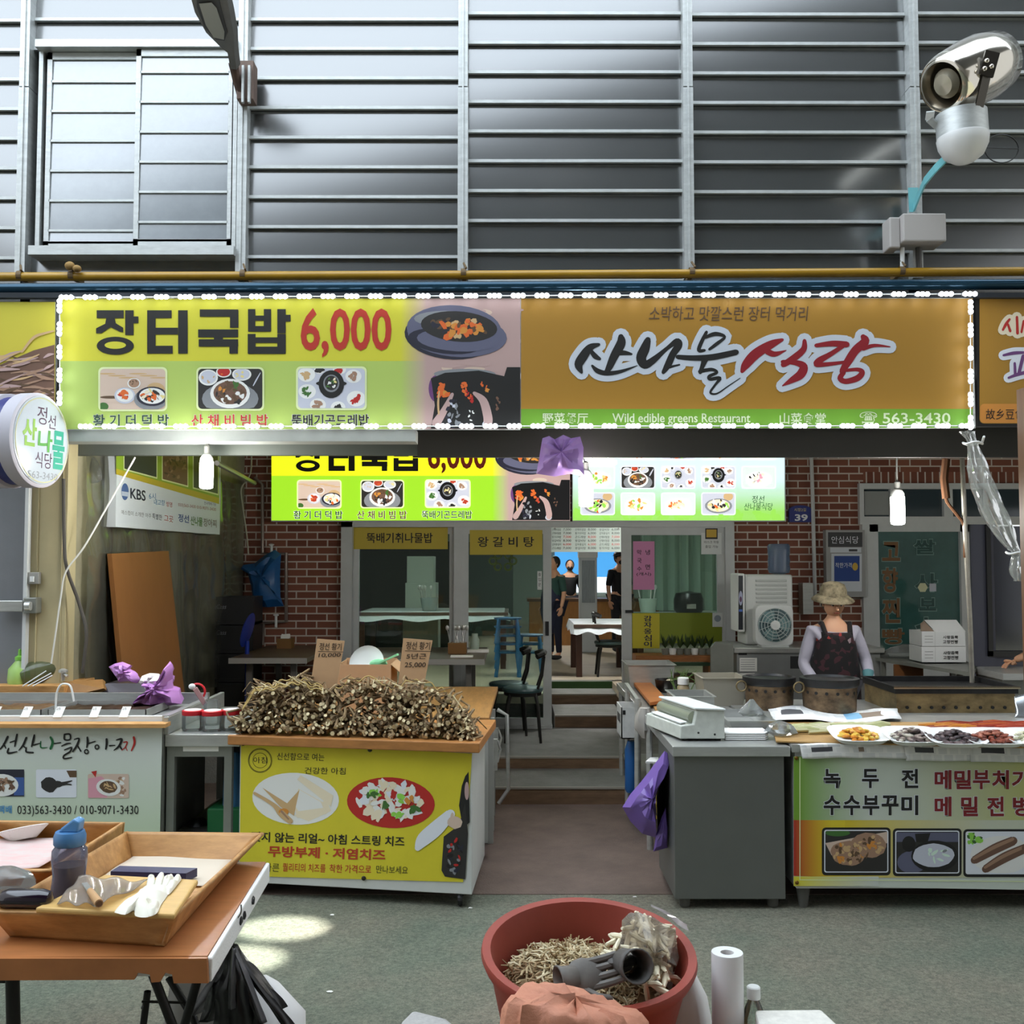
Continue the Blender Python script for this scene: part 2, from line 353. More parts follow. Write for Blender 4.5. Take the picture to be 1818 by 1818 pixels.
# the sliding window in the second bay
def fx(px, py=300): return PX(px, YF-.05, py)
def fz(py): return PZ(py, YF-.05)
w = st(thing('window_1', None, None, (fx(245), YF, fz(460))))
m = MB(); a, b, c, d = fx(66), fx(424), fz(455), fz(84)
m.bx(a, b, YF-.13, YF, d-.035, d+.02).bx(a, b, YF-.16, YF, c-.02, c+.045).bx(a, a+.03, YF-.06, YF, c, d).bx(b-.04, b, YF-.1, YF, c, d)
m.build('window_frame', ALU, w)
for (p0, p1, yy, n0) in ((80, 250, -.02, PZ(413, YF)), (243, 416, -.07, PZ(402, YF))):
    x0, x1 = fx(p0), fx(p1); y = YF+yy; m = MB(); b0, t0 = c+.05, d-.04
    m.bx(x0, x0+.035, y-.03, y, b0, t0).bx(x1-.035, x1, y-.03, y, b0, t0).bx(x0, x1, y-.03, y, b0, b0+.06).bx(x0, x1, y-.03, y, t0-.05, t0)
    s = m.build('sash', ALU, w); sl = MB(); rl = MB(); z = n0-SP*1
    while z < t0:
        z0, z1 = max(z, b0+.05), min(z+SP, t0-.04)
        if z1 > z0: sl.add([(x0+.03, y-.02, z0), (x1-.03, y-.02, z0), (x1-.03, y-.014, z1), (x0+.03, y-.014, z1)], [(0, 1, 2, 3)]); rl.bx(x0+.03, x1-.03, y-.03, y-.015, z0-.008, z0+.008)
        z += SP
    sl.build('louver_panel', mat('louver_clean', '#6d757a', .2, 0, var=.12, vs=4, ior=2.8), s, norm=False); rl.build('rail', ALU, s)
# canopy: ceiling, beams
CEIL = mat('canopy_ceiling', '#4a4c48', .75, var=.1)
st(MB().bx(-3.7, 9, 6.95, 10.8, 3.1, 3.16).build('ceiling_1', CEIL))
BG = mat('beam_grey', '#a6aaa4', .55, .2, var=.06)
st(MB().bx(PX(120, 6.9, 775), PX(742, 6.9, 775), 6.72, 6.9, PZ(786, 6.8), PZ(764, 6.8)).build('trim_10', BG))
st(MB().bx(PX(110, 7.2, 790), PX(905, 7.2, 790), 7.1, 7.16, PZ(808, 7.1), 3.12).build('trim_11', mat('beam_green', '#5c625c', .6, .1)))
st(MB().bx(PX(742, 7.1, 790), 9, 7.06, 7.09, PZ(812, 7.06), 3.12).build('trim_12', mat('beam_dark', '#3a3834', .7)))
# brick wall with its openings
YB = 10.5
def bxp(px, py=1000): return PX(px, YB, py)
m = MB(); zt = 3.12
m.bx(bxp(432), bxp(610), YB, YB+.2, 0, zt).bx(bxp(610), bxp(1300), YB, YB+.2, PZ(926, YB), zt)
m.bx(bxp(1300), bxp(1535), YB, YB+.2, 0, zt).bx(bxp(1535), 9, YB, YB+.2, PZ(838, YB), zt).bx(bxp(1860), 9, YB, YB+.2, 0, PZ(838, YB)).bx(bxp(1535), bxp(1740), YB, YB+.2, 0, PZ(1205, YB))
st(m.build('wall_back', BRICK, origin=(0, 0, .028)))
st(MB().bx(bxp(1535), bxp(1860), YB-.006, YB+.2, PZ(859, YB), PZ(838, YB)).build('trim_13', BRICKV))
# left side wall of the stall, and the panel building beside it
wL0, wL1 = Vector((-3.06, 7.0, 0)), Vector((bxp(432), 10.5, 0)); dL = (wL1-wL0).normalized(); nL = Vector((dL.y, -dL.x, 0))
m = MB(); m.slab([wL0, wL1, wL1-nL*.1, wL0-nL*.1], (0, 0, 3.12)); st(m.build('wall_left', mat('grubby_wall', '#8d8870', .75, var=.3, vs=1.6, bump=.3, bs=5)))
m = MB(); x0, x1 = PX(52, 6.95, 1000), PX(118, 6.95, 1000); m.bx(x0, x1, 6.95, 7.1, 0, PZ(700, 6.95)).bx(x0+.05, x0+.06, 6.94, 6.95, 0, PZ(700, 6.95)).bx(x1-.035, x1-.028, 6.943, 6.95, 0, PZ(700, 6.95))
st(m.build('trim_14', mat('cream_steel', '#b5a983', .5, var=.06, vs=3), bevel=.008))
st(MB().bx(-8.6, PX(46, 6.9), 6.95, 7.05, 0, 3.4).build('door_1', mat('grey_door', '#7d7f83', .5, .1, var=.04)))
st(MB().bx(PX(42, 6.9), PX(48, 6.9), 6.9, 6.96, 0, 2.5).build('trim_15', mat('white_edge', '#cfd2d2', .5)))
st(MB().bx(8.9, 9, 7.3, 10.6, 0, 3.12).build('wall_right', mat('side_wall', '#6d6a66', .8)))
# steps up to the restaurant
stair = thing('staircase', 'wooden fronted concrete steps rising to the open restaurant door', 'stairs', (PX(990, 8.17, 1420), 8.17, 0))
CONC = mat('step_concrete', '#7d7d78', .8, var=.16, vs=5, bump=.3, bs=60); RIS = mat('step_wood', '#6e5640', .65, var=.28, vs=5, stretch=(1, 6, 6)); EDGE = mat('step_edge', '#8f8a80', .6)
sd = [(8.17, 8.93, 0, .134, 868, 1130), (8.92, YB-.002, .0, .233, 700, 1500), (10.5, 11.4, .233, .355, 985, 1106), (11.34, 11.9, .355, .465, 978, 1108), (11.85, 12.0, .465, .545, 978, 1108)]
XL, XR = -2.74, 1.9
for i, (y0, y1, z0, z1, p0, p1) in enumerate(sd):
    x0, x1 = (PX(p0, y0, 1300), PX(p1, y0, 1300)) if i != 1 else (XL, 8.89)
    s = MB().bx(x0, x1, y0+.03, y1, max(z0-.05, 0), z1).build('step', CONC, stair, bevel=.006)
    if i == 4:
        MB().bx(x0, x1, y0-.01, y0+.03, z0, z1-.004).build('mat_strip', mat('green_mat', '#2c4a1e', .9, bump=.4, bs=200), s)
    else:
        if i == 1: x0, x1 = PX(700, y0, 1300), PX(1200, y0, 1300)
        MB().bx(x0, x1, y0, y0+.03, z0, z1-.012).build('riser', RIS, s); MB().bx(x0, x1, y0-.006, y0+.04, z1-.012, z1+.002).build('nosing', EDGE, s)
# ---------------------------------------------------------------- people
SKIN = mat('skin', '#c89878', .55, sss=.1); EYEW = mat('eye_white', '#e9e6e0', .3); DARK = mat('eye_dark', '#1a1210', .3); LIP = mat('lip', '#9c5548', .5)
HAIR = mat('black_hair', '#15110f', .5, bump=.4, bs=90)
def skinmesh(verts, edges, radii, levels=2, squash=None):
    me = D.meshes.new('t'); me.from_pydata(verts, edges, []); o = D.objects.new('t', me); COL.objects.link(o)
    o.modifiers.new('s', 'SKIN'); q = o.modifiers.new('u', 'SUBSURF'); q.levels = levels; q.render_levels = levels
    for i, r_ in enumerate(radii): me.skin_vertices[0].data[i].radius = (r_, r_)
    me.skin_vertices[0].data[0].use_root = True
    bpy.context.view_layer.update(); ev = o.evaluated_get(bpy.context.evaluated_depsgraph_get()); m2 = ev.to_mesh()
    vs = [tuple(v.co) for v in m2.vertices]; fs = [tuple(p.vertices) for p in m2.polygons]; ev.to_mesh_clear(); D.objects.remove(o)
    if squash: vs = [(x, y*squash if abs(x) < .22 and z > .75 else y, z) for x, y, z in vs]
    return vs, fs
def headmesh(mb, c, r=.098, yaw=0, pitch=0):
    c = Vector(c); T = Euler((pitch, 0, yaw)).to_matrix(); old = mb.M; nu, nv = 24, 18; vs = []
    def w(x, y, z):
        z_ = z/1.2; k = 1 - .22*max(0, -z_)**1.5; y2 = y
        if z_ < -.2 and y < 0: y2 = y*1.02
        return c + T @ Vector((x*.86*k*r, y2*.98*k*r, z*r))
    for j in range(nv+1):
        f = -PI/2+PI*j/nv
        for k in range(nu): a = 2*PI*k/nu; vs.append(w(math.cos(f)*math.cos(a), math.cos(f)*math.sin(a), 1.2*math.sin(f)))
    mb.add(vs, [(j*nu+k, j*nu+(k+1) % nu, (j+1)*nu+(k+1) % nu, (j+1)*nu+k) for j in range(nv) for k in range(nu)])
    L = lambda x, y, z: c + T @ Vector((x*r, y*r, z*r))
    rt = (pitch, 0, yaw)
    mb.ball(L(0, -1.02, -.12), (.13*r, .16*r, .24*r), 8, 6, 0, rt); mb.ball(L(0, -1.1, -.24), (.16*r, .13*r, .1*r), 8, 6, 0, rt)
    for sx in (-1, 1):
        mb.ball(L(sx*.33, -.85, .08), (.15*r, .08*r, .085*r), 8, 6, 1, rt); mb.ball(L(sx*.33, -.915, .08), (.065*r, .03*r, .07*r), 8, 6, 2, rt)
        mb.ball(L(sx*.33, -.87, .27), (.2*r, .06*r, .035*r), 8, 5, 2, rt); mb.ball(L(sx*.86, .05, -.02), (.07*r, .15*r, .26*r), 8, 6, 0, rt)
    mb.ball(L(0, -.92, -.56), (.24*r, .07*r, .07*r), 8, 6, 3, rt)
def handmesh(mb, wrist, d, side, curl=.5, palm_n=(0, 0, -1), s=1):
    d = Vector(d).normalized(); n = Vector(palm_n); n = (n-d*n.dot(d)).normalized(); x = d.cross(n)*side; wv = Vector(wrist)
    pts = [wv, wv+d*.03*s, wv+d*.075*s]
    Tm = Matrix((x, d, n)).transposed()
    mb.ball(wv+d*.045*s, (.042*s, .055*s, .017*s), 12, 8, 0, Tm.to_euler())
    for i, (off, ln_) in enumerate(((-.03, .062), (-.011, .072), (.009, .068), (.028, .052))):
        b = wv+d*.085*s+x*off*s-d*abs(off)*.25*s; a = curl*.5; p = [b-d*.03*s, b]; dd = d.copy()
        for k in range(3):
            dd = (dd*math.cos(a)+n*math.sin(a)).normalized(); nn = (n - dd*n.dot(dd)); p.append(p[-1]+dd*ln_*s*(.46, .32, .24)[k]); 
        mb.tube(p+[p[-1]+dd*.005*s], [.0095*s, .0095*s, .009*s, .0085*s, .0075*s, .004*s], 8)
    b = wv+d*.03*s-x*.035*s; q = (d*.7-x*.7+n*.25).normalized()
    mb.tube([wv+d*.02*s-x*.015*s, b, b+q*.035*s, b+(q+d*.4).normalized()*.06*s, b+(q+d*.5).normalized()*.066*s], [.013*s, .0125*s, .011*s, .009*s, .004*s], 8)
def figure(label, base, H=1.65, yaw=0, armL=None, armR=None, shirt='#111214', trousers='#1a1b22', sleeve=1, hair=True, headyaw=0, pitch=0, hands=True, group=None, lean=0, shoes='#222222'):
    s = H/1.7; base = Vector(base); t = thing('person', label, 'person', base, group); Rz = Matrix.Rotation(yaw, 3, 'Z')
    def X(p): p = Vector(p); p.y -= lean*max(0, p.z-.9); return tuple(Rz @ (p*s))
    aL = armL or [(.23, .02, 1.12), (.25, -.06, .88)]; aR = armR or [(-.23, .02, 1.12), (-.25, -.06, .88)]
    V = [(0,0,.92),(0,.01,1.1),(0,.01,1.28),(0,.01,1.4),(0,0,1.5),(0,-.005,1.55), (.17,.01,1.38),aL[0],aL[1], (-.17,.01,1.38),aR[0],aR[1],
         (.09,0,.88),(.1,-.01,.48),(.1,.02,.09),(.11,-.13,.035), (-.09,0,.88),(-.1,-.01,.48),(-.1,.02,.09),(-.11,-.13,.035)]
    E_ = [(0,1),(1,2),(2,3),(3,4),(4,5),(3,6),(6,7),(7,8),(3,9),(9,10),(10,11),(0,12),(12,13),(13,14),(14,15),(0,16),(16,17),(17,18),(18,19)]
    rad = [.13,.125,.14,.085,.05,.05, .058,.042,.029, .058,.042,.029, .09,.058,.04,.03, .09,.058,.04,.03]
    def part(idx, ed, rr, grow, sub=2):
        m_ = {k: i for i, k in enumerate(idx)}
        return skinmesh([X(V[k]) for k in idx], [(m_[a], m_[b]) for a, b in ed if a in m_ and b in m_], [(rr[k]*grow+(.006 if grow > 1 else 0))*s for k in idx], sub)
    mb = MB(); vs, fs = part(list(range(20)), E_, rad, 1); mb.add(vs, fs)
    headmesh(mb, X((0, -.015, 1.61)), .1*s, yaw+headyaw, pitch)
    if hands:
        for sd, a in ((1, aL), (-1, aR)):
            d = Vector(X(a[1]))-Vector(X(a[0])); handmesh(mb, Vector(X(a[1])), d, sd, .6, Rz @ Vector((-sd, .1, -.2)), s)
    mb.M = None; mb.v = [tuple(Vector(p)+base) for p in mb.v]
    mb.build('body', [SKIN, EYEW, DARK, LIP], t, smooth=True, norm=False)
    def cloth(nm, idx, grow, m, rr=rad):
        vs, fs = part(idx, E_, rr, grow); b = MB(); b.add([tuple(Vector(p)+base) for p in vs], fs); return b.build(nm, m, t, smooth=True)
    top = [0, 1, 2, 3, 6, 7, 9, 10]+([8, 11] if sleeve > 1 else [])
    r2 = list(rad); r2[8] = r2[11] = .032
    cloth('shirt', top, 1.13, shirt if not isinstance(shirt, str) else mat('cloth_'+shirt[1:], shirt, .85, bump=.2, bs=30), r2)
    cloth('trousers', [0, 12, 13, 14, 16, 17, 18], 1.12, mat('cloth_'+trousers[1:], trousers, .85))
    for sd in (-1, 1):
        b = MB(); c = Vector(X((.11*sd, -.06, .04)))+base; b.ball(c, (.05*s, .125*s, .042*s), 10, 8, 0, (0, 0, yaw)); b.build('shoe', mat('cloth_'+shoes[1:], shoes, .6), t, smooth=True)
    hc = Vector(X((0, .012, 1.635)))+base
    if hair:
        b = MB(); b.ball(hc, (.098*s, .1*s, .115*s), 16, 12, 0, (pitch-.25, 0, yaw+headyaw)); b.v = [p for p in b.v]; b.build('hair', HAIR, t, smooth=True)
    return t, X, base, s, Rz
# ---------------------------------------------------------------- restaurant interior
ZI = .545
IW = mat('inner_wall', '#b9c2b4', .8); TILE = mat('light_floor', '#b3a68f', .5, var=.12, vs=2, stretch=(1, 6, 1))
m = MB(); m.bx(-2.6, PX(978, 10.6, 1250), 10.72, 20, ZI-.1, ZI).bx(PX(978, 10.6, 1250), PX(1108, 10.6, 1250), 12.0, 20, ZI-.1, ZI).bx(PX(1108, 10.6, 1250), 3.2, 10.72, 20, ZI-.1, ZI)
st(m.build('floor_1', TILE)); st(MB().bx(-2.6, 3.2, 10.72, 20, 2.95, 3.02).build('ceiling_2', IW))
st(MB().bx(-2.7, -2.6, 10.72, 20, .2, 3).build('wall_inner_left', IW)); st(MB().bx(3.2, 3.3, 10.72, 20, .2, 3).build('wall_inner_right', IW))
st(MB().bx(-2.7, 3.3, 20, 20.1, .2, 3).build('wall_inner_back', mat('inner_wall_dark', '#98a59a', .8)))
w = st(thing('window_2', None, None, P(1040, 1040, 19.95)))
m = MB(); m.slab([P(985, 1024, 19.93), P(1100, 1024, 19.93), P(1100, 980, 19.93), P(985, 980, 19.93)], (0, .04, 0)); m.build('blue_pane', mat('sky_pane', '#4b9fe0', emit=1.1), w)
m = MB(); m.slab([P(985, 1052, 19.93), P(1100, 1052, 19.93), P(1100, 1024.5, 19.93), P(985, 1024.5, 19.93)], (0, .04, 0)); m.build('white_pane', mat('white_pane', '#e6f1fb', emit=1.2), w)
def added_ceiling_lamp(x, y, watts, label, z=2.95, sx=.6, sy=.6):  # out of view, added to brighten the restaurant interior
    t = thing('added_ceiling_light', label, 'lamp', (x, y, z-.06), 'ceiling lights added inside the restaurant')
    MB().bx(x-sx/2, x+sx/2, y-sy/2, y+sy/2, z-.05, z).build('frame', WHITEPL, t)
    MB().bx(x-sx/2+.03, x+sx/2-.03, y-sy/2+.03, y+sy/2-.03, z-.058, z-.049).build('diffuser', mat('lamp_diffuser', '#ffffff', emit=44), t)
    return t
added_ceiling_lamp(-1.2, 11.7, 60, 'unseen flat ceiling light added to brighten the inside, nearest the left window')
added_ceiling_lamp(1.6, 11.7, 60, 'unseen flat ceiling light added to brighten the inside, over the white clothed table')
added_ceiling_lamp(.6, 17, 60, 'unseen flat ceiling light added to brighten the inside, over the wooden counter')
# counter
Yc = 17.0
def cx_(p, y=Yc): return PX(p, y, 1060)
t = thing('service_counter', 'pale wooden service counter at the back of the restaurant', 'counter', (cx_(1045), Yc, ZI))
MB().bx(cx_(940), cx_(1170), Yc, Yc+.5, ZI, PZ(1068, Yc)).build('body', mat('counter_wood', '#a8763f', .5, var=.12, vs=4, stretch=(6, 1, 1)), t)
MB().bx(cx_(936), cx_(1174), Yc-.04, Yc+.55, PZ(1068, Yc), PZ(1063, Yc)).build('top', mat('counter_top', '#5d4128', .4), t)
# tower air conditioner with a cloth
Ya = 15.6; t = thing('standing_air_conditioner', 'tall white standing unit behind the white clothed table', 'air conditioner', (PX(1045, Ya), Ya, ZI))
MB().bx(PX(1029, Ya), PX(1060, Ya), Ya, Ya+.3, ZI, PZ(984, Ya)).build('body', mat('appliance_white', '#c9cfd2', .4), t, bevel=.02)
MB().bx(PX(1029, Ya)-.01, PX(1060, Ya)+.01, Ya-.015, Ya+.3, PZ(990, Ya), PZ(978, Ya)).build('top_cap', WHITEPL, t)
MB().bx(PX(1033, Ya), PX(1056, Ya), Ya-.01, Ya, PZ(1070, Ya), PZ(995, Ya)).build('grille', mat('unit_grille', '#8e979d', .5, var=.2, vs=20, stretch=(6, 1, .3)), t)
# tables with white covers
CLOTH = mat('white_cover', '#dfe6e6', .5, bump=.25, bs=18)
def table(label, x0, x1, y0, y1, zt, legc, z0=ZI, cover=True, topc=None, lw=.07, group=None, ov=.03):
    t = thing('dining_table', label, 'table', ((x0+x1)/2, (y0+y1)/2, z0), group)
    MB().bx(x0, x1, y0, y1, zt-.04, zt).build('tabletop', topc or mat('table_brown', '#5b463a', .45, var=.1), t, bevel=.004)
    for x in (x0+ov+lw/2, x1-ov-lw/2):
        for y in (y0+ov+lw/2, y1-ov-lw/2): MB().bx(x-lw/2, x+lw/2, y-lw/2, y+lw/2, z0, zt-.04).build('leg', legc, t)
    if cover:
        def fn(u, v):
            x = x0-.03+(x1-x0+.06)*u; y = y0-.03+(y1-y0+.06)*v; e = min(u, 1-u, v, 1-v)
            return (x, y, zt+.008-(.11+.02*math.sin(19*u+13*v) if e <= 0 else 0))
        c = MB(); c.sheet(fn, 24, 16); c.build('cover', CLOTH, t, smooth=True)
    return t
LEGB = mat('dark_table_leg', '#3b2216', .45)
table('white covered dining table with dark brown legs, seen through the open door', PX(1018, 12.3), PX(1125, 12.3), 12.25, 13.5, 1.17, LEGB)
table('white covered long table behind the left restaurant window', -2.0, -.05, 13.2, 14.4, 1.27, LEGB)
table('white covered table behind the right fixed door pane', PX(1128, 13.6)+.0, 2.9, 13.55, 14.3, 1.22, LEGB)
def stool(label, loc, rz=0, group=None, h=.45, seatc='#3f5a5c', back=True):
    t = thing('chair', label, 'chair', (0, 0, 0), group)
    m = MB(); m.lathe([(.05, h-.045), (.185, h-.04), (.195, h-.02), (.19, h-.004), (.17, h+.002), (0.001, h+.004)], n=24); m.build('seat', mat('seat_'+seatc[1:], seatc, .35), t, smooth=True)
    m = MB(); m.lathe([(.17, h-.075), (.18, h-.07), (.18, h-.045), (.17, h-.042)], n=20); m.build('apron_ring', BLACKMET, t, smooth=True)
    for sx in (-1, 1):
        for sy in (-1, 1):
            m = MB(); m.tube([(sx*.115, sy*.115, h-.05), (sx*.14, sy*.14, h-.16), (sx*.165, sy*.165, 0)], [.017, .016, .013], 8); m.build('leg', BLACKMET, t, smooth=True)
    if back:
        for sy in (-1, 1):
            m = MB(); m.tube([(.13, sy*.12, h-.03), (.18, sy*.125, h+.12), (.2, sy*.13, h+.3)], .012, 8); m.build('back_post', BLACKMET, t, smooth=True)
        m = MB(); m.tube([(.13, -.19, h+.3), (.185, -.15, h+.32), (.205, 0, h+.325), (.185, .15, h+.32), (.13, .19, h+.3)], .026, 8); m.build('top_rail', BLACKMET, t, smooth=True)
    t.location = loc; t.rotation_euler = (0, 0, rz); return t
stool('black chair by the white covered table, seen through the open door', (PX(1082, 12.5), 12.45, ZI), PI, h=.42)
# people inside, far back
def mask(t, X, base, s, m='#16181a'):
    b = MB(); b.ball(Vector(X((0, -.075, 1.565)))+base, (.066*s, .05*s, .055*s), 12, 8); b.build('face_mask', mat('mask_'+m[1:], m, .8), t, smooth=True)
f = figure('person in green shirt and navy apron, cut off by the open door edge', (PX(984, 14.6), 14.6, ZI), 1.42, -.9, shirt='#28483f', trousers='#151a2e')
b = MB(); b.ball(Vector(f[1]((0, -.06, .9)))+f[2], (.16, .1, .4), 14, 10); b.build('apron', mat('navy_apron', '#1a2038', .8), f[0], smooth=True)
f = figure('person in black with face mask standing behind the wooden counter', (PX(1012, 17.9), 17.95, ZI), 1.38, 0, shirt='#101112'); mask(*f[:4])
f = figure('person in black clothes and cap near the right doorpost, back of restaurant', (PX(1100, 15.9), 15.9, ZI), 1.5, .5, shirt='#0d0e10'); mask(*f[:4])
b = MB(); c = Vector(f[1]((0, 0, 1.69)))+f[2]; b.ball(c, (.095, .1, .06), 14, 8).ball(c+Vector((-.05, -.09, -.02)), (.07, .06, .012), 10, 6); b.build('cap', BLACK, f[0], smooth=True)
# things seen through the left glazing
def carton(name, label, x0, x1, y0, y1, z0, z1, m, group=None, cat='box'):
    t = MB().bx(x0, x1, y0, y1, z0, z1).build(name, m, bevel=.004); return tag(t, label, cat, group)
GR = 'white cartons behind the left window'
carton('carton', 'pale carton behind left window, lowest of its stack', -1.55, -1.05, 14.6, 15.1, ZI, 1.2, mat('carton_white', '#c7cfc4', .7), GR)
carton('carton', 'pale carton behind left window, middle of its stack', -1.52, -1.08, 14.62, 15.08, 1.2, 1.62, mat('carton_white', '#c7cfc4', .7), GR)
carton('carton', 'pale carton behind left window, topmost of its stack', -1.5, -1.12, 14.64, 15.05, 1.62, 2.0, mat('carton_white', '#c7cfc4', .7), GR)
m = MB(); m.bx(-.85, .02, 19.2, 19.6, ZI, 2.3); tag(m.build('shelf_cabinet', mat('dark_cabinet', '#3c4a44', .6)), 'dark cabinet against the back wall behind the door pane', 'cabinet')
m = MB(); m.bx(-2.5, -1.0, 16.5, 16.9, ZI, 2.25); tag(m.build('cabinet', mat('black_cabinet', '#20261f', .6)), 'black tall cabinet deep behind the left window', 'cabinet')
for i, wx, wn in [(i, -.05, 'left') for i in range(5)]+[(i, .22, 'right') for i in range(3)]:
    s0 = thing('plastic_stool', 'blue plastic stool in the %s stack behind the door glass, %s' % (wn, (('lowest', 'second from bottom', 'middle', 'second from top', 'topmost') if wx < 0 else ('lowest', 'middle', 'topmost'))[i]), 'stool', (wx, 12.4, ZI+.1*i), 'blue stacked stools')
    b = MB(); b.lathe([(.16, ZI+.1*i+.28), (.17, ZI+.1*i+.3), (.001, ZI+.1*i+.305)], (wx, 12.4, 0), 18); b.build('seat', mat('blue_plastic', '#2c6c9c', .4), s0, smooth=True)
    for k in range(4):
        a = PI/4+k*PI/2; b = MB(); b.tube([(wx+.15*math.cos(a), 12.4+.15*math.sin(a), ZI+.1*i+.29), (wx+.2*math.cos(a), 12.4+.2*math.sin(a), ZI+.1*i)], .025, 6); b.build('leg', mat('blue_plastic', '#2c6c9c', .4), s0)
def bucket(name, label, x, y, z, r, h, m, cat, sticks=0, mc=None):
    t = thing(name, label, cat, (x, y, z)); b = MB(); b.lathe([(r*.75, z), (r, z+h), (r*.95, z+h), (r*.7, z+.01)], (x, y, 0), 18); b.build('body', m, t, smooth=True)
    for i in range(sticks):
        a = rnd.uniform(0, 6.28); b = MB(); q = Vector((x+r*.5*math.cos(a), y+r*.5*math.sin(a), z+.01)); e = q+Vector((r*.6*math.cos(a), r*.6*math.sin(a), h*1.7))
        b.tube([q, e], .008, 6).ball(e, (.022, .012, .035), 8, 6); b.build('spoon', mc or STEEL, t, smooth=True)
    return t
bucket('utensil_bucket', 'grey bucket of spoons on the table behind the left window', PX(762, 13.3), 13.35, 1.285, .12, .17, mat('grey_plastic', '#8d9a98', .5), 'bucket', 7)
# ---------------------------------------------------------------- glazed front
YG = YB-.03
def gx(p): return PX(p, YG, 1050)
def gz(py): return PZ(py, YG)
ZG = .235
def leaf(parent, name, p0, p1, top, y, sw=.085, bot=.1, glass=True):
    x0, x1 = gx(p0), gx(p1); zt = gz(top); m = MB()
    m.bx(x0, x0+sw, y, y+.05, ZG, zt).bx(x1-sw, x1, y, y+.05, ZG, zt).bx(x0+sw, x1-sw, y, y+.05, zt-sw*.8, zt).bx(x0+sw, x1-sw, y, y+.05, ZG, ZG+bot)
    o = m.build(name, WHITEFR, parent)
    if glass: MB().bx(x0+sw, x1-sw, y+.02, y+.026, ZG+bot, zt-sw*.8).build('glass', PANE, o)
    return o
wf = st(thing('window_3', None, None, (gx(720), YG, ZG)))
MB().bx(gx(606), gx(626), YG-.05, YG+.12, ZG, gz(926)).build('jamb', WHITEFR, wf); MB().bx(gx(606), gx(1303), YG-.05, YG+.12, gz(936), gz(926)).build('head', WHITEFR, wf)
MB().bx(gx(1287), gx(1303), YG-.05, YG+.12, ZG, gz(936)).build('jamb', WHITEFR, wf); MB().bx(gx(626), gx(980), YG-.05, YG+.12, ZG-.01, ZG+.03).build('sill', WHITEFR, wf)
leaf(wf, 'sash', 621, 812, 936, YG+.05)
d1 = st(thing('door_2', None, None, (gx(900), YG, ZG))); lf = leaf(d1, 'door_leaf', 817, 979, 936, YG-.02, .085)
MB().bx(gx(968), gx(974), YG-.045, YG-.02, gz(1128), gz(1103)).build('handle', BLACK, lf); MB().bx(gx(806), gx(820), YG-.03, YG+.04, ZG, gz(936)).build('stile', WHITEFR, d1)
d2 = st(thing('door_3', None, None, (gx(1200), YG, ZG))); leaf(d2, 'door_leaf', 1104, 1291, 936, YG+.0, .1)
MB().bx(gx(1110), gx(1124), YG-.02, YG, gz(1088), gz(1083)).build('handle', BLACK, d2)
YEL = mat('menu_yellow', '#c3ad33', .5); TXT = mat('print_black', '#161513', .6); TXTR = mat('print_red', '#b4251f', .6); PINK = mat('pink_paper', '#d28bb4', .7)
def plate(name, label, cat, Y, box, m, th=.004, group=None, r_=0):
    t = thing(name, label, cat, P((box[0]+box[2])/2, box[3], Y), group); b = MB()
    b.slab([P(box[0], box[3], Y), P(box[2], box[3], Y), P(box[2], box[1], Y), P(box[0], box[1], Y)], (0, th, 0)); b.build('panel', m, t); return t, front(Y)
Yp = YG+.05-.004
t, A = plate('menu_strip', 'yellow menu strip with black lettering on the left window', 'sign', YG+.045, (626, 934, 795, 975), YEL); A.text('뚝배기취나물밥', (651, 946, 768, 964), TXT, t, bold=.012)
t, A = plate('menu_strip', 'yellow menu strip with spaced lettering on sliding door glass', 'sign', YG-.026, (834, 941, 963, 985), YEL); A.text('왕 갈 비 탕', (848, 953, 948, 971), TXT, t, bold=.012)
t, A = plate('menu_board', 'white hanging menu board above the open doorway', 'sign', 12.6, (972, 934, 1112, 980), mat('menu_white', '#a9b5ab', .6))
b = MB(); [b.bar(P(x, 940, 12.61), Vector((P(x, 940, 12.61).x, 12.61, 2.95)), .02) for x in (985, 1098)]; b.build('hanger', STEELD, t)
for i in range(6):
    for j, (a, b_) in enumerate(((980, 996), (1000, 1014), (1021, 1040), (1044, 1058), (1064, 1082), (1086, 1100))):
        mm = TXTR if j % 2 and i in (2, 4) else TXT
        A.text(rnd.choice(['산채비빔밥', '황기더덕밥', '곤드레밥', '감자옹심이', '왕갈비탕', '막국수']) if j % 2 == 0 else rnd.choice(['6,000', '7,000', '8,000']), (a, 938+i*6.6, b_, 942.5+i*6.6), mm, t)
t, A = plate('paper_notice', 'pink handwritten paper notice on the right door pane', 'notice', YG-.005, (1124, 961, 1162, 1047), PINK)
for s_, bx_ in (('막', (1131, 976, 1139, 985)), ('국', (1131, 991, 1139, 1000)), ('수', (1131, 1006, 1139, 1014)), ('냉', (1146, 976, 1154, 985)), ('면', (1146, 1002, 1154, 1011)), ('(개시)', (1130, 1016, 1156, 1023))): A.text(s_, bx_, TXT, t, bold=.01)
t, A = plate('menu_strip', 'vertical yellow menu strip on the right door pane', 'sign', YG-.006, (1123, 1089, 1171, 1151), mat('strip_yellow', '#c9bb2e', .5))
for i, s_ in enumerate('감자옹심이'): A.text(s_, (1143, 1093+i*11.4, 1157, 1103+i*11.4), mat('print_navy', '#1c2440', .6), t, bold=.02)
t, A = plate('window_film', 'lime green film across the lower right door pane', 'window film', YG-.002, (1122, 1088, 1282, 1142), mat('lime_film', '#7d8a1c', .5))
t, A = plate('notice_board', 'white notice with yellow top hanging on the right door', 'notice', YG-.012, (1245, 946, 1281, 984), mat('notice_white', '#d9dcda', .6))
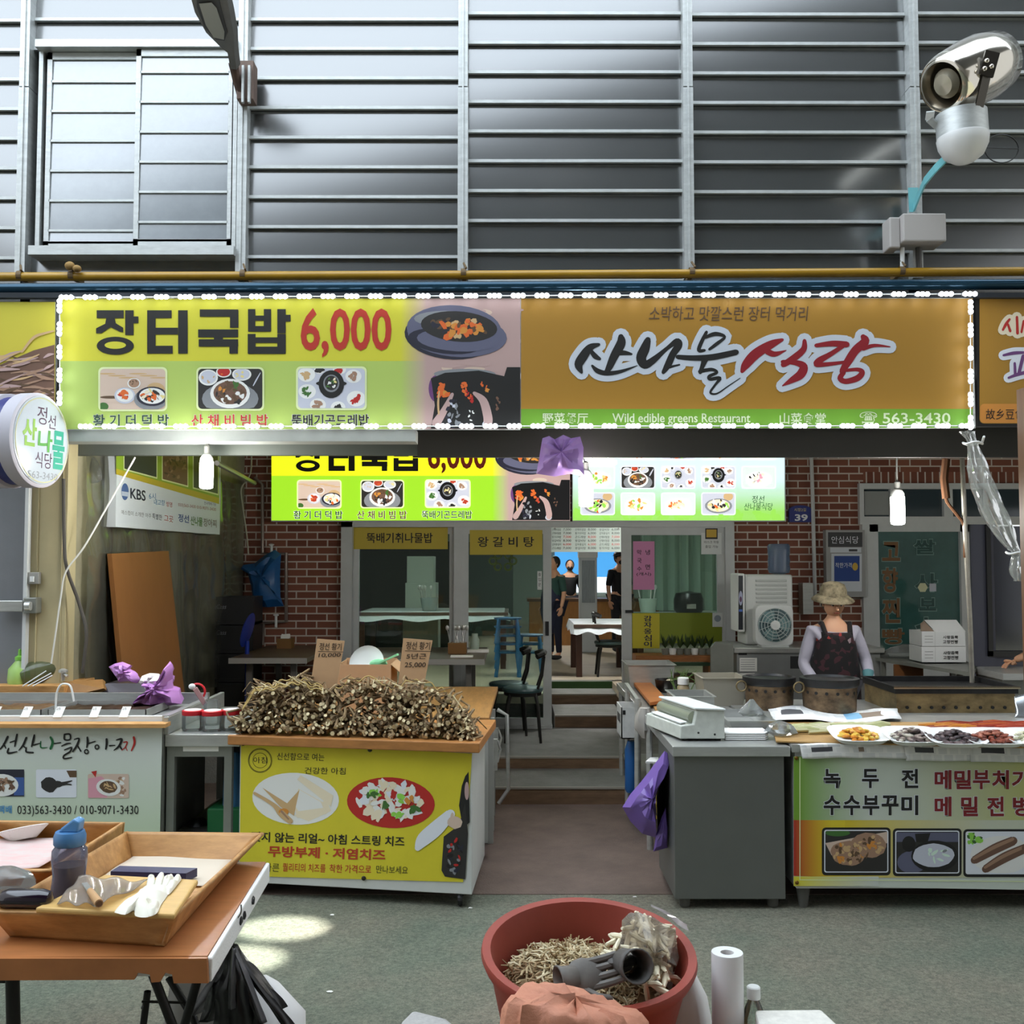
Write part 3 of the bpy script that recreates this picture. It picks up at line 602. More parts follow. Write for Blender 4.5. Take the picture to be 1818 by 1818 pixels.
b = MB(); A.rect(b, 1252, 938, 1274, 957, 1, 0); A.rect(b, 1254, 940, 1272, 954, 2, 1); b.build('picture', [BLACK, mat('notice_yellow', '#c9a33a', .6)], t); A.text('마스크 착용', (1250, 960, 1276, 965), TXT, t); A.text('출입 가능', (1252, 968, 1275, 973), TXT, t)
t, A = plate('sticker', 'small white sticker at the edge of the right door pane', 'sticker', YG-.012, (1265, 1088, 1283, 1113), mat('notice_white', '#d9dcda', .6)); b = MB(); A.ell(b, 1274, 1098, 6, 6, 2); b.build('emblem', mat('sticker_grey', '#8f9aa5', .6), t)
t, A = plate('sticker', 'narrow white sticker on the sliding door edge', 'sticker', YG-.024, (954, 1014, 962, 1047), mat('notice_white', '#d9dcda', .6))
for i, s_ in enumerate('출입문'): A.text(s_, (955.5, 1017+i*9, 960.5, 1023+i*9), TXT, t)
t = thing('wreath', 'yellow green flower wreath seen behind the sliding door glass', 'wreath', P(895, 1012, 10.62)); b = MB()
for i in range(6): q = P(893+18*math.cos(i*1.05), 996+12*math.sin(i*1.05), 10.6); b.tube([q+Vector((.035*math.cos(a), .004*math.sin(3*a), .035*math.sin(a))) for a in [2*PI*k/12 for k in range(13)]], .011, 6)
b.build('flowers', mat('wreath_gold', '#9a9a34', .6), t, smooth=True); b = MB(); b.tube([P(893, 985, 10.6), P(893, 944, 10.6)], .003, 5); b.build('cord', WHITEPL, t)
# things behind the right pane
m = MB(); m.sheet(lambda u, v: (PX(1150, 13.6)+1.1*u, 14.35+.05*math.sin(u*40), 1.24+1.71*v), 40, 2); tag(m.build('curtain', mat('pale_curtain', '#9fb5a6', .7), smooth=True), 'pale green curtain hanging behind the right door pane', 'curtain')
t = thing('rice_cooker', 'black rice cooker behind the right door pane', 'rice cooker', (PX(1222, 13.8), 13.8, 1.24)); b = MB(); b.lathe([(.17, 1.24), (.2, 1.28), (.2, 1.42), (.17, 1.5), (.001, 1.53)], (PX(1222, 13.8), 13.8, 0), 20); b.build('pot', mat('cooker_black', '#16191a', .3), t, smooth=True)
b = MB(); b.bx(PX(1222, 13.8)-.06, PX(1222, 13.8)+.06, 13.58, 13.62, 1.3, 1.36); b.build('latch', STEEL, t)
bucket('cup_bag', 'pale bag of paper cups behind the pink notice', PX(1150, 13.7), 13.7, 1.23, .13, .2, mat('pale_bag', '#b8cabf', .4), 'bag', 3, WHITEPL)
# ---------------------------------------------------------------- printed artwork
PAL = dict(white='#e6e6e2', cream='#cfb8a6', dark='#2a2826', red='#b3402c', orange='#d08a3a', green='#3f6b2e', pale='#e0d08a', brown='#5d4630', grey='#83868a', black='#0e0e10',
    pinkish='#b79a95', slate='#5f6076', dslate='#262634', lgrey='#c3c6d2', flame='#d9662a', yellow='#cfca34', lime='#aec561', ochre='#a67a27', gstrip='#6c9f2c', tan='#c9a778', frame='#dfeab0',
    mint='#d3ead9', root='#a07e66', pink='#d99aa8', blue='#3c5a98', leaf='#8fd050', root2='#6d5040', steelw='#dfe3ea', bread='#e9dcc0', purple='#6a3f74')
PK = {k: i for i, k in enumerate(PAL)}
def palette(lit=0): return [mat(('lit_' if lit else 'print_')+k, v, .55, emit=lit) for k, v in {**PAL, **(dict(yellow='#dfe31c', lime='#98d426') if lit else {})}.items()]
PR = palette(); PL = palette(1.15)
def gradmat(name, a, b, p0=0, p1=1, axis='X', emit=0):
    m = mat(name, a, .55, emit=emit); n, L, bs = nodes_of(m); tc = n.new('ShaderNodeTexCoord'); sx = n.new('ShaderNodeSeparateXYZ'); L.new(tc.outputs['Generated'], sx.inputs[0])
    r = n.new('ShaderNodeValToRGB'); L.new(sx.outputs[axis], r.inputs[0]); e = r.color_ramp.elements; e[0].position = p0; e[0].color = lin(a); e[1].position = p1; e[1].color = lin(b)
    L.new(r.outputs[0], bs.inputs['Base Color'])
    if emit: L.new(r.outputs[0], bs.inputs['Emission Color'])
    return m
def bowl(A, b, x, y, rx, ry, rim, fill, bits, n, l, clip, k=.82, size=.22):
    A.ell(b, x, y, rx, ry, l, PK[rim], clip=clip); A.ell(b, x, y-ry*.04, rx*k, ry*k, l+.4, PK[fill], clip=clip)
    A.blobs(b, x, y-ry*.04, rx*k*.8, ry*k*.8, n, rx*size, [PK[q] for q in bits], l+.6, clip)
def dish(A, b, box, kind, l=3, frame=True, fr='frame'):
    x0, y0, x1, y1 = box; w, h = x1-x0, y1-y0; X = lambda u: x0+u*w; Y = lambda v: y0+v*h; c = (x0+.5, y0+.5, x1-.5, y1-.5)
    if frame: A.rrect(b, x0-w*.028, y0-w*.028, x1+w*.028, y1+w*.028, h*.12, l-1, PK[fr])
    if kind == 0:
        A.rrect(b, x0, y0, x1, y1, h*.1, l, PK['cream'])
        for i in range(6): A.ell(b, X(.1+.16*i), Y(.12+.05*(i % 3)), w*.14, h*.02, l+.2, PK['tan'], clip=c)
        A.ell(b, X(.16), Y(.7), w*.16, h*.035, l+.3, PK['brown'], clip=c); A.ell(b, X(.05), Y(.93), w*.08, h*.1, l+.3, PK['green'], clip=c)
        bowl(A, b, X(.52), Y(.36), w*.1, h*.13, 'white', 'root', ['brown'], 4, l+1, c); bowl(A, b, X(.38), Y(.66), w*.16, h*.2, 'lgrey', 'white', [], 0, l+1, c)
        A.blobs(b, X(.37), Y(.66), w*.07, h*.1, 12, w*.045, [PK['red'], PK['flame']], l+2, c); A.ell(b, X(.85), Y(.5), w*.14, h*.16, l+1, PK['tan'], clip=c)
        A.ell(b, X(.78), Y(.75), w*.26, h*.27, l+2, PK['grey'], clip=c); bowl(A, b, X(.8), Y(.68), w*.24, h*.24, 'dslate', 'white', ['white', 'bread', 'pale', 'flame', 'dark'], 26, l+3, c)
    elif kind == 1:
        A.rrect(b, x0, y0, x1, y1, h*.1, l, PK['dark']); A.ell(b, X(.5), Y(.75), w*.44, h*.4, l+.3, PK['grey'], clip=c)
        bowl(A, b, X(.16), Y(.22), w*.15, h*.2, 'white', 'lgrey', ['tan'], 4, l+1, c); bowl(A, b, X(.4), Y(.08), w*.12, h*.14, 'white', 'red', ['flame', 'red'], 6, l+1, c)
        bowl(A, b, X(.68), Y(.14), w*.15, h*.16, 'white', 'lgrey', ['pale'], 5, l+1, c); A.stroke(b, [(X(.97), Y(.1), .6), (X(.9), Y(.3), 1.2), (X(.86), Y(.42), .8)], l+1, PK['lgrey'])
        A.ell(b, X(.5), Y(.62), w*.31, h*.37, l+2, PK['white'], clip=c); A.ell(b, X(.5), Y(.6), w*.26, h*.29, l+2.3, PK['root2'], clip=c)
        for u, v, q in ((.38, .5, 'orange'), (.35, .66, 'dark'), (.45, .76, 'white'), (.58, .78, 'dark'), (.64, .62, 'white'), (.6, .45, 'green'), (.47, .42, 'brown')): A.blobs(b, X(u), Y(v), w*.07, h*.09, 7, w*.05, [PK[q], PK[q], PK['brown']], l+2.6, c)
    elif kind in (2, 5):
        A.rrect(b, x0, y0, x1, y1, h*.1, l, PK['lgrey'])
        for u, v, r_, q in ((.13, .16, .13, 'tan'), (.83, .2, .12, 'root'), (.14, .58, .13, 'green'), (.87, .76, .14, 'red'), (.3, .92, .12, 'root'), (.6, .98, .11, 'dark'), (.32, .03, .08, 'dark'), (.62, .02, .1, 'red')):
            A.ell(b, X(u), Y(v), w*r_, h*r_*1.4, l+.5, PK['white'], clip=c); A.blobs(b, X(u), Y(v), w*r_*.5, h*r_*.7, 9, w*.045, [PK[q]], l+1, c)
        q = 'black' if kind == 2 else 'lgrey'
        A.ell(b, X(.5), Y(.4), w*.19, h*.35, l+2, PK[q], clip=c); A.ell(b, X(.5), Y(.38), w*.23, h*.08, l+2, PK[q], clip=c); bowl(A, b, X(.5), Y(.38), w*.12, h*.22, 'grey', 'dark', ['white', 'bread', 'pale', 'green'], 14, l+2.5, c)
    elif kind == 3:      # noodles or salad on a pale plate
        A.rrect(b, x0, y0, x1, y1, h*.1, l, PK['mint']); A.ell(b, X(.5), Y(.6), w*.4, h*.36, l+1, PK['white'], clip=c); A.blobs(b, X(.5), Y(.55), w*.28, h*.25, 26, w*.07, [PK[q] for q in rnd.choice([('orange', 'pale', 'leaf'), ('pale', 'bread', 'flame'), ('white', 'bread', 'pink', 'dark')])], l+2, c)
    elif kind == 4:      # wide stone bowl of soup
        A.rrect(b, x0, y0, x1, y1, h*.1, l, PK['lgrey']); A.ell(b, X(.8), Y(.15), w*.15, h*.2, l+.5, PK['tan'], clip=c); bowl(A, b, X(.5), Y(.6), w*.42, h*.36, 'grey', 'bread', ['white', 'pale', 'leaf', 'flame', 'dark'], 20, l+1, c)
def restaurant_print(A, t, M, pm, box, texts=True, lit=0):
    # pot over a wood fire and three dishes: the same print is used on both the street sign and the sign indoors; box maps a 105..924 x 530..760 master
    x0, y0, x1, y1 = box; s = (x1-x0)/(924-105); sy = (y1-y0)/(762-530)
    T = lambda p: (x0+(p[0]-105)*s, y0+(p[1]-530)*sy)
    B = Art(lambda x, y: A.conv(*T((x, y))), A.n, A.step)
    b = MB(); B.rect(b, 105, 530, 715, 641, 0, PK['yellow']); B.rect(b, 105, 641, 715, 762, 0, PK['lime'])
    b.build('printed_ground', M, t)
    for nm, yy, col in (('a', (530, 641), '#dfe31c' if lit else PAL['yellow']), ('b', (641, 762), '#98d426' if lit else PAL['lime'])):
        b = MB(); B.rect(b, 705, yy[0], 924, yy[1], .5); b.build('printed_ground', gradmat('fade_%s%d' % (nm, lit > 0), col, PAL['pinkish'], .03, .24, emit=lit), t)
    b = MB()
    for i in range(14):       # mottled plaster of the stove
        B.ell(b, rnd.uniform(770, 915), rnd.uniform(640, 665) if i % 2 else rnd.uniform(545, 560), rnd.uniform(8, 25), rnd.uniform(3, 7), 1+i*.02, PK[rnd.choice(['pinkish', 'cream', 'pinkish'])])
    c = (720, 532, 923.5, 761)
    B.ell(b, 800, 596, 82, 42, 2, PK['dslate'], 30, .08); B.ell(b, 812, 596, 88, 38, 2.3, PK['slate'], 30, .06); B.ell(b, 806, 585, 84, 43, 2.6, PK['slate'], 30, .05); B.ell(b, 790, 606, 66, 22, 2.8, PK['dslate'], 24, .12); B.ell(b, 812, 604, 72, 20, 2.9, PK['slate'], 24, .06)
    B.ell(b, 815, 580, 68, 27, 3.2, PK['dark'], 30, .08); B.ell(b, 790, 566, 55, 14, 3.3, PK['grey'], 20, .0)
    B.blobs(b, 820, 584, 45, 17, 34, 9, [PK['orange'], PK['flame'], PK['brown'], PK['orange'], PK['tan']], 3.6); B.blobs(b, 790, 578, 24, 12, 10, 7, [PK['brown'], PK['dslate']], 3.5)
    B.poly(b, [(765, 672), (790, 662), (850, 658), (895, 668), (900, 652), (923.5, 652), (923.5, 761), (765, 761), (772, 720), (768, 690)], 2, PK['black']); B.ell(b, 775, 690, 14, 24, 1.6, PK['purple']); B.ell(b, 825, 664, 55, 9, 1.8, PK['grey'])
    for x, y, r_, q in ((785, 690, 11, 'flame'), (790, 697, 10, 'orange'), (779, 700, 6, 'red'), (823, 688, 8, 'flame'), (829, 698, 5, 'red'), (836, 708, 6, 'red'), (856, 682, 4, 'flame'), (865, 690, 5, 'orange')): B.blobs(b, x, y, r_*.6, r_, 7, r_*.7, [PK[q], PK['flame']], 2.5)
    B.stroke(b, [(803, 700, 3), (788, 730, 6), (774, 752, 8)], 3, PK['pinkish']); B.stroke(b, [(842, 698, 3), (858, 712, 7), (866, 740, 8), (866, 752, 8)], 3, PK['pinkish']); B.ell(b, 865, 754, 9, 7, 3.4, PK['lgrey'], clip=c)
    B.blobs(b, 806, 735, 13, 24, 20, 6, [PK['grey'], PK['dslate'], PK['lgrey'], PK['black']], 2.8, c); B.stroke(b, [(780, 695, 1.2), (778, 715, 1.8), (779, 735, 1.5)], 3.2, PK['tan']); B.blobs(b, 836, 738, 5, 10, 5, 3, [PK['white']], 3, c); B.blobs(b, 884, 715, 5, 14, 6, 4, [PK['root2']], 3, c)
    dish(B, b, (178, 655, 294, 727), 0); dish(B, b, (352, 655, 466, 726), 1); dish(B, b, (529, 654, 648, 725), 2)
    b.build('printed_picture', M, t, norm=False)
    K, Rr, Gd = pm
    for s_, bx_, m, hw in (('황 기 더 덕 밥', (165, 735, 301, 759), Gd, 1), ('산 채 비 빔 밥', (339, 735, 477, 759), Rr, 1), ('뚝배기곤드레밥', (517, 735, 656, 758), K, 1)):
        B.text(s_, bx_, M[PK['white']], t, l=2, bold=.03); B.text(s_, (bx_[0]+.8, bx_[1]+.6, bx_[2]-.8, bx_[3]-.6), m, t, l=3, bold=.014)
    # big bold lettering drawn with broad strokes
    b = MB(); w_ = 8.2
    def H(x0_, x1_, y, hw=w_): B.rect(b, x0_, y-hw, x1_, y+hw, 2.5)
    def V(x, a, e, hw=w_): B.rect(b, x-hw, a, x+hw, e, 2.5)
    H(172, 220, 558, 7); B.poly(b, [(190, 560), (203, 560), (206, 574), (219, 582), (219, 590), (213, 589), (197, 581), (180, 592), (171, 592), (171, 583), (187, 575)], 2.5)
    V(230, 551, 595, 7.5); H(237, 246, 568, 6)
    B.poly(b, [(205+33*math.cos(a), 614+16*math.sin(a)) for a in [2*PI*i/28 for i in range(28)]], 2.5, 0); b2 = MB()
    B.ell(b2, 205, 613, 19, 6.5, 3, PK['yellow'])
    H(262, 305, 558, 7); V(269, 551, 628, 7.5); H(262, 305, 588, 6); H(262, 307, 621, 7); H(300, 316, 588, 6); V(325, 551, 628, 8.5)
    H(355, 423, 556, 6.5); V(416, 551, 582, 7.5); H(352, 423, 592, 7); V(388, 592, 606, 8); H(353, 423, 609, 6.5); V(415, 603, 628, 7.5)
    V(447, 549, 588, 6.5); V(475, 549, 588, 6.5); H(441, 481, 565, 4.5); H(441, 481, 584, 5); V(500, 549, 592, 7.5); H(505, 516, 565, 6)
    V(447, 593, 628, 7); V(500, 593, 628, 7.5); H(441, 507, 604, 5); H(441, 507, 622, 6.5)
    outline = MB()
    b.build('lettering', K, t); b2.build('lettering_counter', M, t)
    B.text('6,000', (534, 547, 695, 635), Rr, t, l=2.5, bold=.02)
# ---------------------------------------------------------------- street signs
YS = 6.7; A = front(YS)
def signbox(name, label, box, Y, depth, m, back=None, group=None):
    t = thing(name, label, 'sign', P((box[0]+box[2])/2, box[3], Y), group)
    b = MB(); p0, p1 = P(box[0], box[3], Y), P(box[2], box[1], Y); b.bx(p0.x, p1.x, Y+.001, Y+depth, p0.z, p1.z); b.build('sign_box', back or ALU, t); return t
t = signbox('shop_sign', 'yellow and lime street sign with pot picture and price 6,000', (104, 529, 924, 763), YS, .02, 0)
restaurant_print(A, t, PR, (TXT, mat('print_red2', '#b5301f', .55), mat('print_dgreen', '#1f3d2c', .6)), (105, 530, 924, 762))
t = signbox('shop_sign', 'ochre street sign with brushed black and red lettering', (924.5, 529, 1727, 760), YS, .02, 0)
b = MB(); A.rect(b, 925, 530, 1727, 726, 0, PK['ochre']); A.rect(b, 925, 726, 1727, 760, 0, PK['gstrip']); b.build('printed_ground', PR, t)
cv = lambda q: [(1000+x/2.932, 530+y/2.932, w/2.932) for x, y, w in q]
BLK = [[(185,240,8),(140,255,18),(105,300,24),(80,345,22),(95,385,8)],[(140,268,8),(165,300,14),(190,315,8)],[(300,200,16),(300,235,24),(265,300,22),(235,365,16),(215,385,6)],[(260,290,9),(310,283,13),(355,290,6)],[(150,350,6),(180,378,13),(230,390,12),(300,380,9),(385,350,2)],
 [(440,215,16),(425,260,25),(405,310,26),(425,345,22),(470,320,17),(540,260,10),(590,225,17),(600,245,19),(570,290,18),(545,345,18),(520,385,10)],[(545,360,8),(605,345,4)],
 [(745,175,8),(720,225,10),(705,270,10),(735,270,7)],[(735,205,7),(790,185,11),(840,200,7),(800,235,9),(760,265,7)],[(595,305,12),(680,310,14),(780,305,16),(900,280,15)],[(740,310,19),(725,350,12),(712,385,10)],[(710,380,10),(770,370,9),(800,385,7),(760,405,9),(765,420,9),(815,415,9),(790,450,6),(765,490,6),(800,495,4),(860,455,3),(920,415,2)]]
RED = [[(1140,215,8),(1080,240,21),(1000,290,26),(950,345,22),(930,380,10)],[(1060,275,16),(1100,290,14),(1160,270,2)],[(1255,220,10),(1250,265,16),(1200,310,18),(1145,345,15)],[(1140,330,10),(1210,335,14),(1250,355,21),(1235,395,23),(1190,425,16),(1140,455,3)],
 [(1315,245,10),(1400,235,15),(1475,240,16)],[(1460,245,10),(1390,290,13),(1330,325,17),(1320,345,13),(1400,340,10),(1470,330,7)],[(1560,200,15),(1570,225,22),(1520,270,22),(1480,330,21),(1450,380,15)],[(1560,262,11),(1620,245,9),(1700,252,3)],[(1460,385,12),(1440,415,14),(1470,432,14),(1530,415,16),(1555,385,14),(1530,370,10),(1470,375,8)]]
b = MB()
for q in BLK+RED: A.stroke(b, cv(q), 1.5, 0, 10.5)
b.build('lettering_outline', mat('print_bluewhite', '#c9d0da', .55), t, norm=False)
b = MB()
for q in BLK: A.stroke(b, cv(q), 3)
b.build('lettering', TXT, t, norm=False); b = MB()
for q in RED: A.stroke(b, cv(q), 3)
b.build('lettering', mat('print_crimson', '#8f1420', .55), t, norm=False)
A.text('소박하고 맛깔스런 장터 먹거리', (1152, 544, 1435, 570), mat('print_brown', '#4a2412', .6), t, bold=.005, shear=.12)
WS = mat('print_offwhite', '#cfdcb4', .6)
for s_, bx_ in (('野菜餐厅', (963, 733, 1044, 753)), ('Wild edible greens Restaurant', (1087, 734, 1332, 755)), ('山菜食堂', (1384, 733, 1466, 753)), ('☎', (1526, 731, 1557, 753)), ('563-3430', (1567, 733, 1687, 752))): A.text(s_, bx_, WS, t, bold=.012)
# neighbours
t = signbox('shop_sign', 'yellow sign with a picture of dried roots, cut off at left', (-420, 536, 99, 775), YS+.02, .05, 0); A2 = front(YS+.02)
b = MB(); A2.rect(b, -420, 536, 98, 775, 0, 0); b.build('printed_ground', gradmat('yellow_ground', '#c9b13a', '#cdc43a', 0, 1, 'Z'), t)
b = MB(); A2.poly(b, [(-420, 660), (0, 648), (60, 622), (97, 612), (97, 774), (-420, 774)], 1, PK['root2'])
for i in range(170):
    x = rnd.uniform(-110, 80); y = rnd.uniform(632, 770); a = rnd.uniform(-.5, .25); ln_ = rnd.uniform(30, 70); x1 = min(x+ln_*math.cos(a), 96); y1 = max(y+ln_*math.sin(a), 640-.4*max(0, x1))
    A2.stroke(b, [(x, y, 1), ((x+x1)/2, (y+y1)/2+rnd.uniform(-3, 3), rnd.uniform(1.5, 3.6)), (x1, y1, .8)], 2+i*.03, PK[rnd.choice(['root', 'tan', 'root', 'pinkish', 'brown'])], k=3)
A2.stroke(b, [(40, 625, 2), (60, 600, 2.5), (80, 592, 2), (96, 588, 1.5)], 5, PK['tan']); b.build('printed_picture', PR, t, norm=False)
t = signbox('shop_sign', 'ochre neighbouring sign with rounded corners, cut off at right', (1737, 520, 2400, 757), YS+.03, .05, 0, back=BLACK); A2 = front(YS+.03)
b = MB(); A2.rrect(b, 1739, 526, 2390, 752, 8, .5, PK['ochre']); A2.rrect(b, 1740, 717, 2390, 751, 7, 1, PK['orange'])
S1 = [[(1792, 567, 2), (1786, 575, 2.6), (1780, 586, 2)], [(1789, 576, 2), (1793, 588, 2.4)], [(1805, 563, 2.2), (1806, 592, 2.6)], [(1817, 570, 2), (1813, 590, 2)]]; S2 = [[(1781, 631, 2), (1800, 627, 3), (1822, 626, 2)], [(1801, 645, 2.2), (1802, 665, 2.6)], [(1816, 632, 3), (1808, 665, 3)], [(1790, 671, 2), (1806, 665, 3), (1826, 660, 3)]]
for q in S1+S2: A2.stroke(b, q, 2, PK['steelw'] if q in S2 else PK['bread'], 7)
for q in S1: A2.stroke(b, q, 3, PK['red'])
for q in S2: A2.stroke(b, q, 3, PK['purple'])
b.build('printed_picture', PR, t, norm=False); A2.text('故乡豆包', (1750, 726, 1818, 745), TXT, t, l=3)
# signs indoors under the canopy, lit from within
YI = YB-.12; A = front(YI)
t = signbox('lightbox_sign', 'lit yellow lime sign with pot picture above the glass doors', (481, 772, 1012, 926), YI, .1, 0, back=WHITEFR)
LB = {}
restaurant_print(A, t, PL, (TXT, mat('print_red2', '#b5301f', .55), mat('print_navy2', '#1d2a5a', .55)), (482, 772, 1012, 924), lit=1.15)
t = signbox('lightbox_sign', 'lit pale green menu board with rows of dish pictures', (1016, 795, 1394, 926), YI, .1, 0, back=WHITEFR)
b = MB(); A.rect(b, 1017, 796, 1393, 924, 0); b.build('printed_ground', gradmat('mint_ground', '#93d060', '#cfe4ee', .12, .6, 'Z', 1.1), t)
b = MB()
for i in range(46):
    x = rnd.uniform(1017, 1393); A.ell(b, x, 918+rnd.uniform(-10, 4), rnd.uniform(5, 10), rnd.uniform(3, 7), .4+i*.01, PK['leaf'], 9, rnd.uniform(0, 3), .2, (1017.5, 796, 1392.5, 923.5))
for r_, y in enumerate((797, 829, 876)):
    for c_ in range(5):
        if r_ == 2 and c_ == 4: continue
        x = 1032+c_*71.5; dish(A, b, (x, y, x+58, y+(18 if r_ == 0 else 37)), [[3, 3, 4, 3, 3], [3, 1, 5, 2, 3], [4, 3, 3, 4, 0]][r_][c_], 2, True, 'steelw')
b.build('printed_picture', PL, t, norm=False)
A.text('정선', (1335, 880, 1357, 893), mat('print_navy', '#1c2440', .6), t, shear=.1); A.text('산나물식당', (1321, 893, 1372, 906), mat('print_dgreen', '#1f3d2c', .6), t, shear=.1)
# round projecting light box
t = thing('round_sign', 'round white projecting sign with green brush lettering on the left', 'sign', P(60, 866, 6.45)); c = P(74, 782, 6.45); ax = Vector((math.sin(R(80)), -math.cos(R(80)), 0)); uu = Vector((math.cos(R(80)), math.sin(R(80)), 0)); Tm = Matrix((uu, Vector((0, 0, 1)), ax)).transposed(); rr = .3
def disc(nm, prof, m): b = MB(); b.lathe(prof, c, 48, Tm); return b.build(nm, m, t, smooth=True)
disc('blue_band', [(rr*.93, -.2), (rr*.93, -.1)], mat('navy_band', '#1b2470', .4)); disc('rear_rim', [(rr*.9, -.3), (rr, -.28), (rr, -.2), (rr*.9, -.19)], mat('rim_grey', '#b7b4bd', .5)); disc('rim', [(rr*.9, -.11), (rr, -.1), (rr, -.01), (rr*.95, 0)], mat('rim_grey', '#b7b4bd', .5))
disc('face', [(rr*.93, -.02), (rr*.93, .003), (rr*.9, .006), (.001, .006)], mat('sign_face', '#aeb6be', .25))
RA = uvplane(c+ax*.006, uu, Vector((0, 0, 1)), ax)
for s_, bx_, m in (('정', (-.06, .215, .04, .1), mat('print_plum', '#4b3048', .5)), ('선', (.05, .175, .13, .085), mat('print_plum', '#4b3048', .5)), ('산', (-.2, .125, -.06, -.05), mat('brush_lime', '#7aa33a', .5)), ('나', (-.05, .07, .1, -.07), mat('brush_green', '#4d8f3c', .5)), ('물', (.1, .08, .23, -.17), mat('brush_teal', '#2a9078', .5)), ('식당', (-.07, -.075, .1, -.175), mat('print_plum', '#4b3048', .5)), ('563-3430', (-.14, -.2, .16, -.245), mat('print_grey', '#55606a', .5))):
    RA.text(s_, bx_, m, t, l=1.5, bold=.03 if s_ in '산나물' else 0, shear=.05)
b = MB(); b.lathe([(rr*.895, 0), (rr*.88, 0)], c+ax*.0085, 48, Tm, cap=False); b.build('ring', mat('ring_gold', '#c7c27a', .5), t)
b = MB(); b.bar(c-ax*.15, c-ax*.15+Vector((0, .5, 0)), .03); b.build('bracket', ALU, t)
# ---------------------------------------------------------------- led strings
lens = None
def led_string(label, pts, Y, vertical=False):
    t = thing('led_light_string', label, 'light string', P(pts[0][0], pts[0][1], Y), 'led strings framing the street sign'); proto = None
    w_ = MB(); w_.tube([P(x, y, Y+.012) for x, y in (pts[0], pts[-1])], .004, 6); w_.build('cable', WHITEPL, t)
    for x, y in pts:
        p = P(x, y, Y)
        if proto is None:
            b = MB(); o = Vector((0, 0, 0)); d = Vector((0, 0, 1)) if vertical else Vector((1, 0, 0))
            b.ob((0, .008, 0), (.018, .012, .1) if vertical else (.1, .012, .018))
            for k in (-1, 0, 1): b.lathe([(.016, 0), (.0165, .006), (.012, .013), (.004, .017), (.0005, .018)], d*.031*k, 12, Matrix(((1, 0, 0), (0, 0, -1), (0, 1, 0))), mi=1)
            proto = b.build('led_module', [mat('module_grey', '#8d9196', .5), LED], None, smooth=True, origin=(0, 0, 0)); o = proto
        else: o = proto.copy(); COL.objects.link(o)
        o.parent = t; o.location = p-t.location
    return t
n_ = 39; led_string('string of white led modules along the top of the sign', [(118+i*(1722-118)/(n_-1), 528-6*i/(n_-1)) for i in range(n_)], 6.64)
n_ = 38; led_string('string of white led modules along the bottom of the sign', [(152+i*(1716-152)/(n_-1), 757-1*i/(n_-1)) for i in range(n_)], 6.64)
led_string('vertical string of led modules down the left end of the sign', [(106, 543+i*41) for i in range(5)], 6.64, True)
led_string('vertical string of led modules down the right end of the sign', [(1723, 545+i*41) for i in range(6)], 6.64, True)
# blue channel, gas pipe, brackets above the sign
b = MB(); p0, p1 = P(-1300, 518, 6.76), P(3200, 499, 6.76); b.tube([p0, p1], .036, 16); tag(b.build('metal_tube', mat('blue_steel', '#1f3f52', .2, .5, var=.15, vs=2), smooth=True), 'long blue steel tube running over the street sign', 'tube')
b = MB(); b.bx(p0.x, p1.x, 6.69, 6.74, PZ(529, 6.7), PZ(520, 6.7)); tag(b.build('metal_channel', mat('dark_channel', '#2a2e33', .5, .4)), 'thin dark metal channel under the blue tube', 'channel')
t = thing('gas_pipe', 'long ochre painted gas pipe above the street sign', 'pipe', P(900, 492, 7.05))
b = MB(); b.tube([P(-1150, 496, 7.05), P(900, 488, 7.05), P(3100, 474, 7.05)], .031, 14); b.build('pipe', mat('ochre_paint', '#a8801f', .35, var=.12, vs=3), t, smooth=True)
for px in (36, 128, 432, 823, 1228, 1600):
    p = P(px, 490-.005*px, 7.05); b = MB(); b.lathe([(.036, -.018), (.036, .018)], p, 14, Matrix(((0, 0, 1), (1, 0, 0), (0, 1, 0))), cap=False).bx(p.x-.015, p.x+.015, 7.08, 7.22, p.z-.02, p.z+.02).tube([p+Vector((.02, -.03, .03)), p+Vector((0, .0, .075))], .008, 6); b.build('clamp', mat('rusty', '#6b5638', .7), t)
b = MB(); p = P(124, 472, 7.0); b.ball(p, (.035, .03, .03)).ball(p+Vector((.05, 0, -.02)), (.03, .03, .025)); tag(b.build('cord_knot', mat('old_cord', '#9a7a45', .8), smooth=True), 'knotted tan cord tied on the gas pipe at left', 'cord')
# ---------------------------------------------------------------- lamps on the facade
t = thing('street_lamp', 'grey led street lamp head on rusty bracket, upper left', 'lamp', P(432, 185, 7.15))
def LP(px, py, up=0): return P(px, py, 7.0-(125-py)/165*.75)+Vector((0, .25, 1)).normalized()*up
HG = mat('lamp_grey', '#6a6863', .45, .3, var=.15, vs=6); out = [(338, -45), (340, 0), (346, 22), (366, 58), (392, 84), (404, 94), (409, 122), (420, 124), (416, 92), (415, 62), (408, 22), (400, -10), (396, -45)]
b = MB(); n = len(out); cx0, cy0 = 375, 20
b.add([LP(x, y) for x, y in out]+[LP(cx0+(x-cx0)*1.0+6, y, .05) for x, y in out]+[LP(cx0+(x-cx0)*.6+14, cy0+(y-cy0)*.85, .1) for x, y in out], [tuple(range(n))[::-1], tuple(range(2*n, 3*n))]+[(k*n+i, k*n+(i+1) % n, (k+1)*n+(i+1) % n, (k+1)*n+i) for k in (0, 1) for i in range(n)]); b.build('housing', HG, t, smooth=True)
b = MB(); b.slab([LP(x, y, -.004) for x, y in ((349, -30), (350, 10), (364, 48), (384, 68), (399, 70), (404, 55), (392, 10), (384, -30))], (0, -.004, -.008)); b.build('lens_frame', mat('lamp_dark', '#33322f', .4), t)
